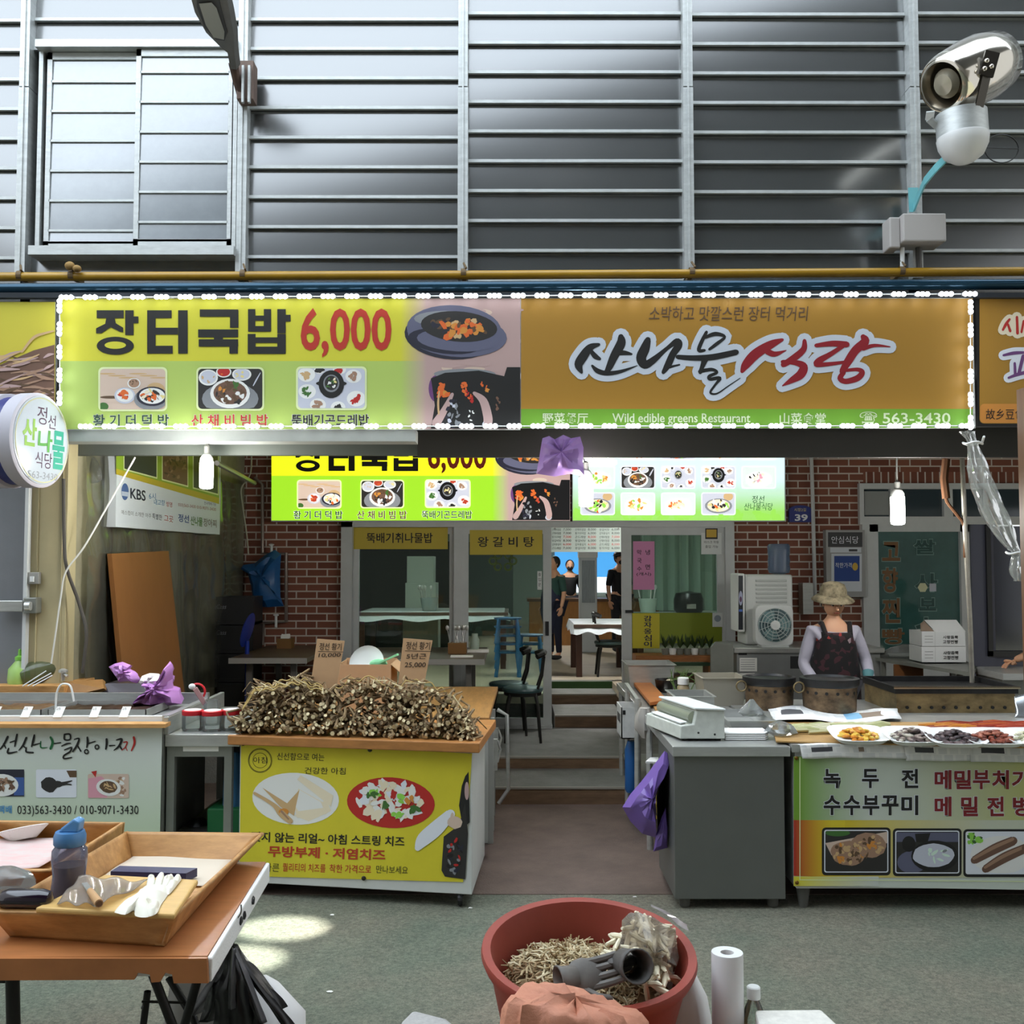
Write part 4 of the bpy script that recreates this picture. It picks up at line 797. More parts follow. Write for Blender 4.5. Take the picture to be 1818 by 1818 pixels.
b = MB(); b.slab([LP(x, y, -.018) for x, y in ((354, 2), (366, 40), (380, 62), (398, 66), (399, 52), (385, 10), (376, 0))], (0, -.002, -.004)); b.build('lens', mat('lamp_lens', '#9a9a90', .3), t)
RUST = mat('rust_brown', '#4d3a30', .7, .2, var=.3, vs=12); b = MB(); b.tube([P(414, 112, 7.0), P(420, 142, 7.08), P(430, 168, 7.12)], [.035, .03, .04], 10); b.build('arm', RUST, t, smooth=True)
b = MB(); x0, x1 = PX(423, 7.12, 145), PX(452, 7.12, 145); b.bx(x0, x1, 7.08, 7.2, PZ(180, 7.12), PZ(112, 7.12)); b.build('mount_plate', mat('bracket_brown', '#6d5a50', .6, .2, var=.2, vs=8), t, bevel=.004)
for q in (430, 441): b = MB(); b.bx(PX(q, 7.07, 145), PX(q+4, 7.07, 145), 7.05, 7.08, PZ(183, 7.07), PZ(118, 7.07)); b.build('clamp_strap', ALU, t)
t = thing('floodlight', 'chrome bullet floodlight with white dome base, upper right', 'lamp', P(1710, 296, 6.5)); CH = mat('chrome', '#cfc8bb', .13, .95); YL = 6.5
cm = P(1672, 152, YL-.1); dr = (P(1762, 112, YL+.12)-cm).normalized(); Tq = dr.to_track_quat('Z', 'Y').to_matrix(); px_ = YL/F
L_ = (P(1762, 112, YL+.12)-cm).length
b = MB(); b.lathe([(40*px_, .0), (46*px_, .005), (49*px_, .02), (54*px_, .08), (60*px_, L_*.5), (61*px_, L_*.75), (54*px_, L_+.03), (36*px_, L_+.1), (12*px_, L_+.13), (.001, L_+.135)], cm, 36, Tq, cap=False); b.build('reflector_body', CH, t, smooth=True, ang=60)
b = MB(); b.lathe([(46*px_, .002), (34*px_, .06), (20*px_, .14), (.001, .17)], cm, 30, Tq, cap=False); b.build('reflector_bowl', mat('bowl_metal', '#8d8271', .2, .9), t, smooth=True)
b = MB(); b.lathe([(.001, .0), (18*px_, .01), (26*px_, .05), (20*px_, .1), (10*px_, .14)], cm, 24, Tq, cap=False); b.build('lamp_bulb', mat('lamp_glass', '#a79f8c', .25, .3), t, smooth=True)
ax2 = (P(1712, 285, YL)-P(1706, 200, YL)).normalized(); Tq2 = (-ax2).to_track_quat('Z', 'Y').to_matrix(); cd = P(1709, 243, YL)
b = MB(); b.lathe([(44*px_, -.005), (44*px_, .15), (41*px_, .155), (.001, .156)], cd, 36, Tq2); b.build('drum', ALU, t, smooth=True)
b = MB(); b.lathe([(44*px_, 0), (45*px_, -.01), (43*px_, -.06), (34*px_, -.125), (18*px_, -.165), (.001, -.18)], cd, 36, Tq2, cap=False); b.build('dome', mat('dome_white', '#dcdcda', .35), t, smooth=True)
b = MB(); b.bar(P(1738, 190, YL-.14), P(1757, 110, YL-.24), .06, .012).bar(P(1750, 135, YL-.23), P(1762, 92, YL-.25), .09, .02); b.build('yoke', mat('yoke_dark', '#4b4742', .3, .8), t)
for q in ((1752, 108), (1760, 118), (1748, 122)): b = MB(); b.ball(P(q[0], q[1], YL-.26), .016); b.build('bolt', CH, t, smooth=True)
b = MB(); b.bar(P(1652, 198, YL-.05), P(1650, 212, YL), .05, .012).bar(P(1650, 212, YL), P(1672, 232, YL+.05), .05, .012); b.build('yoke', ALU, t)
b = MB(); q = [P(x, y, YL+.05+.6*i/4) for i, (x, y) in enumerate(((1685, 275), (1660, 300), (1642, 322), (1632, 345), (1622, 370)))]
for i in range(4): b.bar(q[i], q[i+1], .012, .055)
b.slab([P(1613, 333, 7.14), P(1631, 333, 7.14), P(1622, 376, 7.14), P(1615, 376, 7.14)], (0, .012, 0)); b.build('arm', mat('sky_blue_paint', '#6fb4ba', .5), t)
b = MB(); b.tube([P(1778+30*math.cos(a), 264+25*math.sin(a), YL+.3) for a in [2*PI*i/30 for i in range(31)]]+[P(1750, 262, YL+.1)], .004, 6); b.build('cable', BLACK, t)
t = thing('junction_box', 'grey junction box below the floodlight on the facade post', 'box', P(1634, 440, 7.0)); p0, p1 = P(1604, 428, 6.95), P(1680, 378, 6.95)
b = MB(); b.bx(p0.x, p1.x, 6.95, 7.17, p0.z, p1.z); b.build('box', mat('box_grey', '#b3aeaa', .5), t, bevel=.01)
b = MB(); b.bx(p0.x-.075, p0.x, 7.0, 7.15, p0.z-.03, p1.z-.01); b.build('side_box', mat('box_grey', '#b3aeaa', .5), t, bevel=.01)
b = MB(); b.tube([P(1602, 440, 7.05), P(1602, 480, 7.05)], .016, 8); b.build('conduit', WHITEPL, t); b = MB(); b.tube([P(1630, 436, 7.1), P(1632, 480, 7.1)], .022, 8); b.build('gland', mat('gland_grey', '#55524f', .5), t)
# hanging bulbs
def bulb(label, px, y0, y1, Y, wire, tilt=0):
    t = thing('light_bulb', label, 'bulb', P(px, y1, Y), 'bare bulbs hanging under the canopy'); zt, zb = PZ(y0, Y), PZ(y1, Y); x = PX(px, Y, y0); h = zt-zb; r_ = h*.19
    b = MB(); b.lathe([(r_*1.0, zt-h*.22), (r_*.95, zt-h*.12), (r_*.6, zt-h*.02), (r_*.45, zt)], (x, Y, 0), 18); b.build('base', WHITEPL, t, smooth=True)
    b = MB(); b.lathe([(r_*.5, zb), (r_*.93, zb+h*.03), (r_*1.0, zb+h*.1), (r_*1.0, zt-h*.23), (r_*.8, zt-h*.22)], (x, Y, 0), 18); b.build('tube', BULB, t, smooth=True)
    b = MB(); b.lathe([(r_*.42, zt-.005), (r_*.42, zt+.05), (r_*.2, zt+.06)], (x, Y, 0), 12).tube([(x, Y, zt+.05)]+[P(*q, Y) for q in wire], .007, 6); b.build('socket_wire', mat('socket_grey', '#5b5b58', .6), t)
    l = D.lights.new('bulb_glow', 'POINT'); l.energy = 42; l.shadow_soft_size = .08; l.color = (1, .98, .93); o = D.objects.new('bulb_glow', l); COL.objects.link(o); o.parent = t; o.location = Vector((x, Y-.16, zb+h*.3))-t.location; return t
bulb('bare white bulb at left, in front of the green side sign', 367, 806, 868, 6.85, [(369, 790), (370, 775)])
bulb('bare white bulb in the middle beside the purple bag', 1040, 834, 900, 7.2, [(1036, 815), (1034, 700)])
bulb('bare white bulb at right, in front of the transom window', 1593, 868, 932, 7.6, [(1592, 840), (1592, 714)])
b = MB(); b.tube([P(1036, 824, 8.2), P(1092, 823, 8.2)], .018, 10).bx(PX(1034, 8.2), PX(1096, 8.2), 8.2, 8.26, PZ(824, 8.2), PZ(817, 8.2)).bx(PX(1050, 8.2), PX(1052, 8.2), 8.22, 8.23, PZ(818, 8.2), 3.1).bx(PX(1080, 8.2), PX(1082, 8.2), 8.22, 8.23, PZ(818, 8.2), 3.1); tag(b.build('tube_light', mat('tube_lit', '#ffffff', emit=5), smooth=True), 'short white fluorescent tube behind the middle bulb', 'lamp')
# ---------------------------------------------------------------- helpers for loose things
def planeart(p, n):
    p = Vector(p); n = Vector(n).normalized(); o = Vector((0, 0, EYE))
    def conv(x, y):
        r = ray(x, y); return o+r*((p-o).dot(n)/r.dot(n))
    return Art(conv, n)
def crump(b, prof, c, n=28, amp=.15, fr=4, seed=0, sx=1, sy=1, mi=0, cap=True, drop=0, folds=7):
    c = Vector(c); vs = []
    for j, (r_, z) in enumerate(prof):
        for k in range(n):
            a = 2*PI*k/n; q = 1+amp*noise.noise(Vector((math.cos(a)*fr+seed, math.sin(a)*fr, z*fr*2.5+seed)))*2+amp*.6*abs(math.sin(a*folds/2+seed+z*5))
            vs.append(c+Vector((r_*q*sx*math.cos(a), r_*q*sy*math.sin(a), z+drop*noise.noise(Vector((math.cos(a)*3+seed, math.sin(a)*3, z*4))))))
    m = len(prof); fs = [(i*n+k, i*n+(k+1) % n, (i+1)*n+(k+1) % n, (i+1)*n+k) for i in range(m-1) for k in range(n)]
    if cap: fs += [tuple(range(n))[::-1], tuple(range((m-1)*n, m*n))]
    return b.add(vs, fs, mi)
def crumsheet(b, fn, nu, nv, amp, fr=6, seed=0, mi=0):
    def g(u, v):
        p = Vector(fn(u, v)); q = p*fr+Vector((seed, 0, 0)); return p+Vector((noise.noise(q), noise.noise(q+Vector((9, 3, 1))), noise.noise(q+Vector((4, 7, 5)))))*amp
    return b.sheet(g, nu, nv, mi)
PURP = mat('purple_plastic', '#755aa4', .35, sss=.05); LILAC = mat('lilac_plastic', '#a884c8', .4, alpha=.85); BLKP = mat('black_plastic', '#0c0c0e', .3); WHP = mat('white_film', '#dfe0de', .4, alpha=.9)
def facet(b, pts, Y, depth=.06, seed=0, rings=4, jit=.35, mi=0, sharp=1.0):   # crumpled bag: px outline, bulging to front and back with creases
    pts = [p for a, c in zip(pts, pts[1:]+pts[:1]) for p in (a, ((a[0]+c[0])/2, (a[1]+c[1])/2))]; n = len(pts); cx = sum(p[0] for p in pts)/n; cy = sum(p[1] for p in pts)/n
    for sgn in (-1, 1):
        vs = []
        for j in range(rings):
            k = 1-j/rings
            for i, (x, y) in enumerate(pts):
                w = noise.noise(Vector((i*1.7+seed, j*2.3, seed+sgn)))*jit if j else 0
                kk = k*(1+w*.25); q = P(cx+(x-cx)*kk, cy+(y-cy)*kk, Y); q.y += sgn*depth*(math.sqrt(1-k*k)+(w*.9+.35*noise.noise(Vector((x*.09, y*.05, seed))))*(1 if j else 0)*sharp); vs.append(q)
        c = P(cx, cy, Y); c.y += sgn*depth; vs.append(c); m = rings
        b.add(vs, [(j*n+i, j*n+(i+1) % n, (j+1)*n+(i+1) % n, (j+1)*n+i) for j in range(m-1) for i in range(n)]+[((m-1)*n+i, (m-1)*n+(i+1) % n, m*n) for i in range(n)], mi)
    return b
def facetbag(name, label, pts, Y, m, depth=.06, seed=0, cat='bag', ang=28, parent=None, **k):
    b = MB(); facet(b, pts, Y, depth, seed, **k); o = b.build(name, m, parent, smooth=True, ang=ang); return o if parent else tag(o, label, cat)
def hangbag(name, label, px, y0, y1, w, Y, m, cat='bag', seed=0, alpha=None):
    top, bot = P(px, y0, Y), P(px, y1, Y); h = top.z-bot.z; r_ = w/2*Y/F
    b = MB(); pr = [(r_*.16, h), (r_*.3, h*.9), (r_*.6, h*.78), (r_*.85, h*.55), (r_*1.0, h*.3), (r_*.95, h*.14), (r_*.6, h*.03), (.002, 0)]
    crump(b, pr, bot, 30, .16, 3, seed, 1, .55); o = b.build(name, m, smooth=True, ang=70); return tag(o, label, cat)
# ---------------------------------------------------------------- the left wall of the stall
A = planeart(wL0+nL*.13, nL); hit = A.conv
t = thing('side_sign', 'white and green side sign on the left stall wall with pickle adverts', 'sign', hit(300, 950))
p0 = hit(205, 940); p1 = hit(390, 957); zb = 2.165; zt_ = 3.02
b = MB(); q = [Vector((p0.x, p0.y, zb)), Vector((p1.x, p1.y, zb)), Vector((p1.x, p1.y, zt_)), Vector((p0.x, p0.y, zt_))]; b.slab(q, -nL*.09); b.build('panel', mat('sign_white', '#d5dde2', .5), t)
zy = lambda px, a, c: a+(px-205)/185*c
b = MB(); A.poly(b, [(206, 842), (389, 895), (389, 780), (206, 770)], .5, 0); A.poly(b, [(206, 832), (389, 884), (389, 780), (206, 770)], .8, 1)
for x0, x1 in ((219, 279), (287, 334), (342, 388)): A.poly(b, [(x0, 838+(x0-219)*.27-4), (x1, 838+(x1-219)*.27-4), (x1, 780), (x0, 780)], 1.2, 2); A.poly(b, [(x0+1.5, 836+(x0-219)*.27-4), (x1-1.5, 836+(x1-219)*.27-5), (x1-1.5, 780), (x0+1.5, 780)], 1.5, 3 if x0 != 287 else 4)
A.blobs(b, 310, 830, 19, 22, 40, 5, [4, 5, 6], 1.8, (289, 780, 332, 860)); A.ell(b, 221.5, 873, 6.5, 15, 1.5, 7); A.poly(b, [(215.5, 872), (228, 874), (227.5, 882), (216, 880)], 1.8, 8)
b.build('printed_picture', [mat('sign_gold', '#c2ae2f', .5), mat('sign_lime', '#8fb02e', .5), mat('print_frame', '#dfeab0', .55), mat('photo_dark', '#2f352f', .5), mat('photo_root', '#6b4a38', .5), mat('photo_root2', '#4a3226', .5), mat('photo_root3', '#8a6a54', .5), mat('logo_blue', '#45639a', .5), mat('logo_pale', '#b9c6d8', .5)], t, norm=False)
NV = mat('print_navy', '#1c2440', .6)
for s_, bx_, m, sk in (('KBS', (231, 866, 258, 885), mat('kbs_navy', '#14163a', .5), 5), ('6시', (264, 874, 276, 886), mat('logo_cyan', '#3a7fb0', .5), 2), ('내고향', (273, 886, 292, 896), mat('logo_cyan', '#3a7fb0', .5), 2), ('방영', (295, 890, 305, 899), TXTR, 2), ('전국택배가능', (362, 890, 383, 896), mat('print_violet', '#5a4a8a', .5), 2.5),
    ('033)563-3430 010-9071-3430', (316, 893, 383, 900), mat('print_rose', '#a8606a', .5), 9), ('매스컴이 소개한 아주', (215, 905, 268, 913), mat('print_grey', '#55606a', .5), 7), ('특별한', (270, 911, 287, 921), NV, 3), ('그곳', (291, 914, 307, 925), TXTR, 3), ('정선', (316, 912, 335, 926), mat('print_blue', '#1f4aa0', .5), 3), ('산나물', (338, 916, 359, 932), mat('print_green2', '#4c7a34', .5), 3), ('장아찌', (361, 920, 384, 934), mat('print_brown', '#4a2412', .6), 3)):
    A.text(s_, bx_, m, t, l=2, bold=.02 if s_ in ('KBS', '정선', '산나물') else 0, skew=sk)
# sheeting over the wall
def wallpt(u, z, off): return wL0+(wL1-wL0)*u+nL*off+Vector((0, 0, z))
b = MB(); crumsheet(b, lambda u, v: wallpt(.06+.9*u, .75+1.95*v, .045+.02*math.sin(u*26)+.012*math.sin(u*61+v*4)), 60, 30, .02, 5, 3)
o = b.build('plastic_sheet', glassmat('sheet_film', '#dcddd2', 2.2, .14, .12, '#c9cbbd'), smooth=True); tag(o, 'clear crumpled plastic sheet hung over the left stall wall', 'plastic sheet')
b = MB(); A1 = planeart(wL0+nL*.08, nL).conv; A0 = planeart(wL0+nL*.2, nL).conv; q = [A0(214, 1245), A0(322, 1245), A1(292, 978), A1(190, 983)]; b.slab(q, nL*.035); tag(b.build('plywood_board', mat('plywood', '#8c5c2f', .55, var=.12, vs=2, stretch=(1, 1, .4))), 'tall brown plywood board leaning on the left stall wall', 'board')
# switch, latch on the cream column
t = thing('wall_switch', 'small grey switch box on the cream column', 'switch', P(60, 1038, 6.93)); p0, p1 = P(49, 1037, 6.92), P(70, 1016, 6.92); b = MB(); b.bx(p0.x, p1.x, 6.91, 6.95, p0.z, p1.z); b.build('box', mat('switch_grey', '#9a9993', .5), t, bevel=.005); b = MB(); c = P(56, 1028, 6.9); b.bx(c.x-.013, c.x+.013, 6.9, 6.91, c.z-.018, c.z+.018); b.build('rocker', WHITEPL, t)
t = thing('door_latch', 'steel hasp latch joining grey door and cream column', 'latch', P(30, 1088, 6.9)); p0, p1 = P(-6, 1086, 6.88), P(42, 1066, 6.88); b = MB(); b.bx(p0.x, p1.x, 6.87, 6.9, p0.z, p1.z); b.build('hasp', STEEL, t, bevel=.006); b = MB(); p0, p1 = P(42, 1089, 6.88), P(66, 1061, 6.88); b.bx(p0.x, p1.x, 6.87, 6.95, p0.z, p1.z); b.build('keeper', STEELD, t, bevel=.006)
b = MB(); b.lathe([(.012, -.02), (.03, -.018), (.03, .018), (.012, .02)], P(50, 1076, 6.85), 12, Matrix(((0, 0, 1), (1, 0, 0), (0, 1, 0)))); b.build('ring', STEEL, t, smooth=True)
# cords near the column
b = MB(); b.tube(catmull([tuple(P(*q)) for q in ((113, 850, 6.9), (114, 960, 6.9), (119, 1010, 6.9), (140, 1070, 6.95), (153, 1120, 6.95), (150, 1165, 6.95), (146, 1195, 6.95))], 5), .012, 8); tag(b.build('power_cable', mat('cable_grey', '#4a453f', .6), smooth=True), 'dark grey cable hanging beside the cream column', 'cable')
b = MB(); b.tube(catmull([tuple(P(*q)) for q in ((240, 812, 7.09), (190, 900, 6.98), (150, 970, 6.9), (117, 1015, 6.87), (108, 1060, 6.87), (98, 1130, 6.87), (91, 1178, 6.87))], 5), .006, 6); tag(b.build('string', mat('white_string', '#d8d8cf', .7), smooth=True), 'white string tied across the cables beside the cream column', 'string')
hangbag('plastic_bag', 'purple bag hanging behind the round white sign', 130, 795, 862, 34, 7.3, PURP, seed=2)
hangbag('clear_bag', 'clear plastic bag bundle hanging left of the side sign', 165, 812, 858, 28, 7.35, FILM, seed=4)
b = MB(); b.tube([P(385, 822, 8.0), P(452, 858, 10.3)], .022, 8); tag(b.build('curtain_rod', mat('rod_grey', '#9a988f', .4, .4), smooth=True), 'thin grey rod from the canopy beam to the brick corner', 'rod')
b = MB(); b.tube(catmull([tuple(P(*q, 10.1)) for q in ((446, 783), (446, 830), (440, 850), (428, 868), (431, 900), (438, 950), (441, 985))], 4), .008, 6); tag(b.build('cord', mat('cord_pale', '#a8a594', .7), smooth=True), 'pale cord dangling beside the brick corner', 'cord')
# crates in the corner
CR = mat('black_crate', '#0f0f11', .45); YCR = 9.75
for i in range(5):
    z0 = .24+i*.27; t = thing('bottle_crate', 'black bottle crate in the dark corner stack, %s' % ('lowest', 'second from bottom', 'middle', 'second from top', 'topmost')[i], 'crate', (PX(400, YCR), YCR+.18, z0), 'black crates stacked in the corner'); x0, x1 = PX(386, YCR, 1080), PX(450, YCR, 1080)
    b = MB(); b.bx(x0, x1, YCR, YCR+.03, z0, z0+.262).bx(x0, x1, YCR+.33, YCR+.36, z0, z0+.262).bx(x0, x0+.03, YCR+.03, YCR+.33, z0, z0+.262).bx(x1-.03, x1, YCR+.03, YCR+.33, z0, z0+.262).bx(x0, x1, YCR, YCR+.36, z0, z0+.02).bx(x0-.01, x1+.01, YCR-.012, YCR, z0+.225, z0+.262).bx(x0-.01, x1+.01, YCR-.012, YCR, z0, z0+.03); b.build('shell', CR, t)
    if i in (2, 4):
        c = front(YCR-.001); y = 1078 if i == 4 else 1124; c.text('Cass', (384, y-5, 402, y+3), mat('crate_print', '#8f9094', .6), t, shear=.3, l=1)
facetbag('tarp_bag', 'crumpled blue tarp hanging on the pipe by the brick wall', [(488, 976), (499, 984), (497, 1020), (498, 1060), (504, 1076), (475, 1078), (450, 1076), (446, 1040), (440, 1018), (427, 1010), (432, 1003), (452, 1000), (470, 986)], 10.3, mat('blue_tarp', '#1a5288', .4, var=.25, vs=4), .1, 5, 'tarp')
b = MB(); p = P(438, 1118, 9.35); b.lathe([(.001, 0), (.15, .002), (.16, .01), (.001, .03)], p, 24, Matrix(((0, .25, .97), (1, 0, 0), (0, .97, -.25))), sx=1.3, sy=1); b.tube([p+Vector((0, .02, -.1)), Vector((p.x, p.y+.05, .234))], .02, 8); tag(b.build('plastic_chair', mat('blue_seat', '#16308c', .4), smooth=True), 'round blue plastic chair back showing beside the black crates', 'chair')
t = thing('water_pipe', 'grey metal water pipe with white taps on the brick wall', 'pipe', P(500, 1130, 10.43)); PG = mat('pipe_grey', '#8b8078', .4, .5); yp = 10.44
b = MB(); b.tube([P(*q, yp) for q in ((452, 848), (466, 860), (466, 982), (508, 982), (508, 1104), (468, 1106), (466, 1145))], .018, 10); b.build('pipe', PG, t, smooth=True)
for x, y in ((490, 1100), (482, 975)): b = MB(); b.tube([P(x, y-8, yp-.02), P(x, y+14, yp-.05)], .014, 8).ball(P(x, y-8, yp-.03), (.03, .02, .012)); b.build('tap', WHITEPL, t, smooth=True)
# tables behind the stalls
t1 = table('brown low table against the brick wall, napkin box on it', -2.46, -1.78, 8.95, 10.38, 1.075, mat('table_leg_grey', '#6b6864', .4, .4), .234, False, mat('table_top_walnut', '#5a4636', .4, var=.12, vs=3), .05, None, .12)
b = MB(); b.bx(-2.46, -1.78, 8.935, 8.95, 1.03, 1.078); b.build('edge_strip', mat('edge_grey', '#8f8d88', .4), t1)
t2 = table('brown table in front of the glass doors, spoon box on it', -1.35, -.24, 9.0, 10.3, 1.06, mat('table_leg_grey', '#6b6864', .4, .4), .234, False, mat('table_top_walnut', '#5a4636', .4), .05, None, .12)
b = MB(); b.bx(-1.35, -.24, 8.985, 9.0, 1.015, 1.063); b.build('edge_strip', mat('edge_grey', '#8f8d88', .4), t2)
t = thing('napkin_box', 'small wooden napkin box on the table by the brick wall', 'napkin box', P(506, 1150, 10.1)); c = P(506, 1150, 10.0); b = MB(); b.bx(c.x-.07, c.x+.07, 9.95, 10.1, 1.076, 1.17); b.build('box', mat('napkin_wood', '#7a5527', .5), t); b = MB(); crumsheet(b, lambda u, v: (c.x-.04+.08*u, 10.0+.03*v, 1.165+.05*math.sin(v*3.1)), 6, 6, .01, 20); b.build('napkin', PAPER, t, solid=.002)
t = thing('spoon_box', 'wooden box of spoons and chopsticks on the table by the doors', 'utensil box', P(812, 1152, 9.6)); c = P(812, 1150, 9.6); b = MB(); b.bx(c.x-.085, c.x+.085, 9.55, 9.7, 1.061, 1.16); b.build('box', mat('napkin_wood', '#7a5527', .5), t)
for i in range(9): b = MB(); q = Vector((c.x-.06+.015*i, 9.6+.01*(i % 3), 1.1)); e = q+Vector((rnd.uniform(-.06, .06), rnd.uniform(-.04, .02), .2)); b.tube([q, e], .004, 6); b.ball(e, (.016, .008, .026), 8, 6); b.build('spoon', STEEL, t, smooth=True)
for i, (x, y) in enumerate(((-.45, 9.25), (-.32, 9.75))): b = MB(); b.bx(x-.1, x+.1, y-.06, y+.06, 1.061, 1.072+.012*i); tag(b.build('paper_stack', PAPER), ('white paper slip near the front corner of the table by the doors', 'white paper pad at the right end of the table by the doors')[i], 'paper')
b = MB(); c = Vector((-.36, 9.95, 1.061)); b.lathe([(.04, 0), (.045, .1), (.03, .13), (.03, .16)], c, 14); tag(b.build('sauce_bottle', mat('pale_green_plastic', '#aebfae', .4), smooth=True), 'pale small bottle on the table by the sliding door', 'bottle')
stool('black round seat chair on the landing, nearer the stall', (PX(928, 9.75), 9.75, .233), 0, 'black chairs on the landing', .5); stool('black round seat chair on the landing, nearer the glass door', (PX(903, 10.12), 10.14, .233), 0.05, 'black chairs on the landing', .5)
# purple bag and the clear roll of curtain, poles
facetbag('plastic_bag', 'lilac plastic bag hanging in the middle under the canopy', [(963, 778), (975, 774), (985, 780), (1000, 772), (1014, 778), (1030, 775), (1036, 795), (1035, 820), (1038, 845), (1012, 841), (985, 846), (952, 841), (957, 815), (960, 795)], 6.95, LILAC, .06, 8, jit=.7)
t = thing('rolled_curtain', 'clear plastic curtain gathered and tied at the right end of the sign', 'curtain', P(1812, 1030, 6.75)); b = MB(); pts = [(1716, 766, 20), (1726, 786, 12), (1736, 830, 24), (1752, 880, 30), (1774, 930, 30), (1796, 970, 16), (1806, 985, 12), (1808, 1010, 22), (1812, 1032, 16)]
q = catmull([tuple(P(x, y, 6.72))+(w*6.72/F*.62,) for x, y, w in pts], 5); n = 24; vs = []
for i, (x, y, z, r_) in enumerate(q):
    for k in range(n): a = 2*PI*k/n; f_ = 1+.28*math.sin(a*6+i*.35)+.2*noise.noise(Vector((math.cos(a)*2, math.sin(a)*2, i*.4))); vs.append((x+r_*f_*math.cos(a), y+r_*f_*math.sin(a)*.8, z))
b.add(vs, [(i*n+k, i*n+(k+1) % n, (i+1)*n+(k+1) % n, (i+1)*n+k) for i in range(len(q)-1) for k in range(n)]); b.build('film', FILM, t, smooth=True)
for x, y in ((1727, 787), (1804, 982)): b = MB(); b.tube([P(x, y, 6.72)+Vector((.06*math.cos(a), .05*math.sin(a), .006*math.sin(3*a))) for a in [2*PI*i/14 for i in range(15)]]+[P(x+20, y-12, 6.6)], .008, 6); b.build('tie', WHITEPL, t, smooth=True)
t = thing('support_pole', 'thin grey pole with rusty upper wire beside the right window', 'pole', P(1725, 1200, 7.45)); b = MB(); b.tube([P(1708, 812, 7.45), P(1713, 930, 7.45), P(1722, 1100, 7.45), P(1726, 1212, 7.45)], .018, 8); b.build('pole', mat('pole_grey', '#8d8980', .45, .5, var=.25, vs=8), t, smooth=True)
b = MB(); b.tube(catmull([tuple(P(*q_, 7.45)) for q_ in ((1680, 880), (1682, 892), (1700, 915), (1712, 935), (1713, 990))], 4), .012, 6).tube([P(1680, 815, 7.45), P(1676, 850, 7.45), P(1680, 885, 7.45)], .03, 8); b.build('wire', mat('rusty_wire', '#4a3222', .9, spec=.1), t, smooth=True)
b = MB(); p = P(1813, 690, 6.3); b.bx(p.x-.005, p.x+.1, 6.25, 6.35, 0, p.z); tag(b.build('wooden_post', mat('post_wood', '#5e4128', .6, var=.2, vs=4, stretch=(6, 6, 1))), 'brown wooden post at the right edge of the picture', 'post')
# ---------------------------------------------------------------- right side of the brick wall
Yw = 10.47; A = front(10.455)
t = thing('house_number', 'blue house number plate reading 39 on the brick wall', 'number plate', P(1421, 928, Yw)); b = MB(); pts = [(1401, 927), (1441, 927), (1441, 905)]+[(1421+20*math.cos(a), 905-8*math.sin(a)) for a in [PI*i/8 for i in range(1, 8)]]+[(1401, 905)]
b.slab([P(x, y, 10.456) for x, y in pts], (0, .035, 0)); b.build('plate', mat('number_blue', '#1d2a7a', .4), t); A.text('39', (1411, 913, 1434, 925), mat('print_offw', '#e6e8ee', .5), t, bold=.03); A.text('시장2길', (1410, 902, 1431, 908), mat('print_pale', '#7f8cc0', .5), t)
t = thing('conduit', 'white vertical conduit on the brick wall right of the number plate', 'pipe', P(1446, 1060, 10.45)); b = MB(); b.tube([P(1440, 800, 10.45), P(1443, 890, 10.45), P(1447, 1060, 10.45)], .02, 8); b.build('pipe', WHITEFR, t, smooth=True)
t = thing('notice_case', 'grey notice case with blue plaque beside the right window', 'notice', P(1500, 1060, 10.42)); p0, p1 = P(1467, 1060, 10.42), P(1534, 941, 10.42); b = MB(); b.bx(p0.x, p1.x, 10.4, 10.5, p0.z, p1.z); b.build('case', mat('case_grey', '#9a9a98', .5), t); A = front(10.398)
b = MB(); A.rect(b, 1470, 945, 1531, 971, .5, 0); A.rect(b, 1474, 972, 1529, 981, .5, 1); A.rect(b, 1476, 983, 1530, 1050, .5, 1); A.rect(b, 1481, 987, 1526, 1032, 1, 2); A.ell(b, 1518, 1006, 5, 7, 1.5, 3); A.rect(b, 1507, 975, 1522, 979, 1, 0); b.build('printed_face', [mat('case_dark', '#3a3a3c', .5), mat('case_white', '#cfd4da', .5), mat('plaque_blue', '#1c3f86', .5), mat('plaque_gold', '#c9a33a', .5)], t, norm=False)
A.text('안심식당', (1476, 952, 1524, 965), mat('print_offw', '#e6e8ee', .5), t); A.text('착한가격', (1483, 999, 1512, 1008), mat('print_offw', '#e6e8ee', .5), t)
b = MB(); b.bx(bxp(1415), bxp(1433), 10.3, 10.46, PZ(1090, 10.35), PZ(1035, 10.35)); tag(b.build('air_duct', STEEL), 'narrow steel cabinet standing between white unit and notice case', 'duct')
w = st(thing('window_4', None, None, (bxp(1630), YB, 1.0))); fy = YB-.06
def rc(m_, a, e, c_, d_, y0=fy, y1=YB+.1): m_.bx(PX(a, fy), PX(e, fy), y0, y1, PZ(d_, fy), PZ(c_, fy))
b = MB()
for q in ((1528, 1830, 858, 868), (1528, 1830, 917, 931), (1528, 1536, 868, 917), (1583, 1600, 868, 917), (1678, 1694, 868, 917), (1752, 1770, 868, 917), (1545, 1722, 931, 944), (1532, 1560, 931, 1200), (1706, 1722, 931, 1200), (1560, 1706, 1160, 1200)): rc(b, *q)
b.build('frame', WHITEFR, w); b = MB(); rc(b, 1536, 1583, 868, 917, fy+.05, fy+.06); rc(b, 1600, 1678, 868, 917, fy+.05, fy+.06); rc(b, 1694, 1752, 868, 917, fy+.05, fy+.06); rc(b, 1770, 1830, 868, 917, fy+.05, fy+.06); b.build('transom_glass', mat('dark_pane', '#39454b', .08, spec=.8), w)
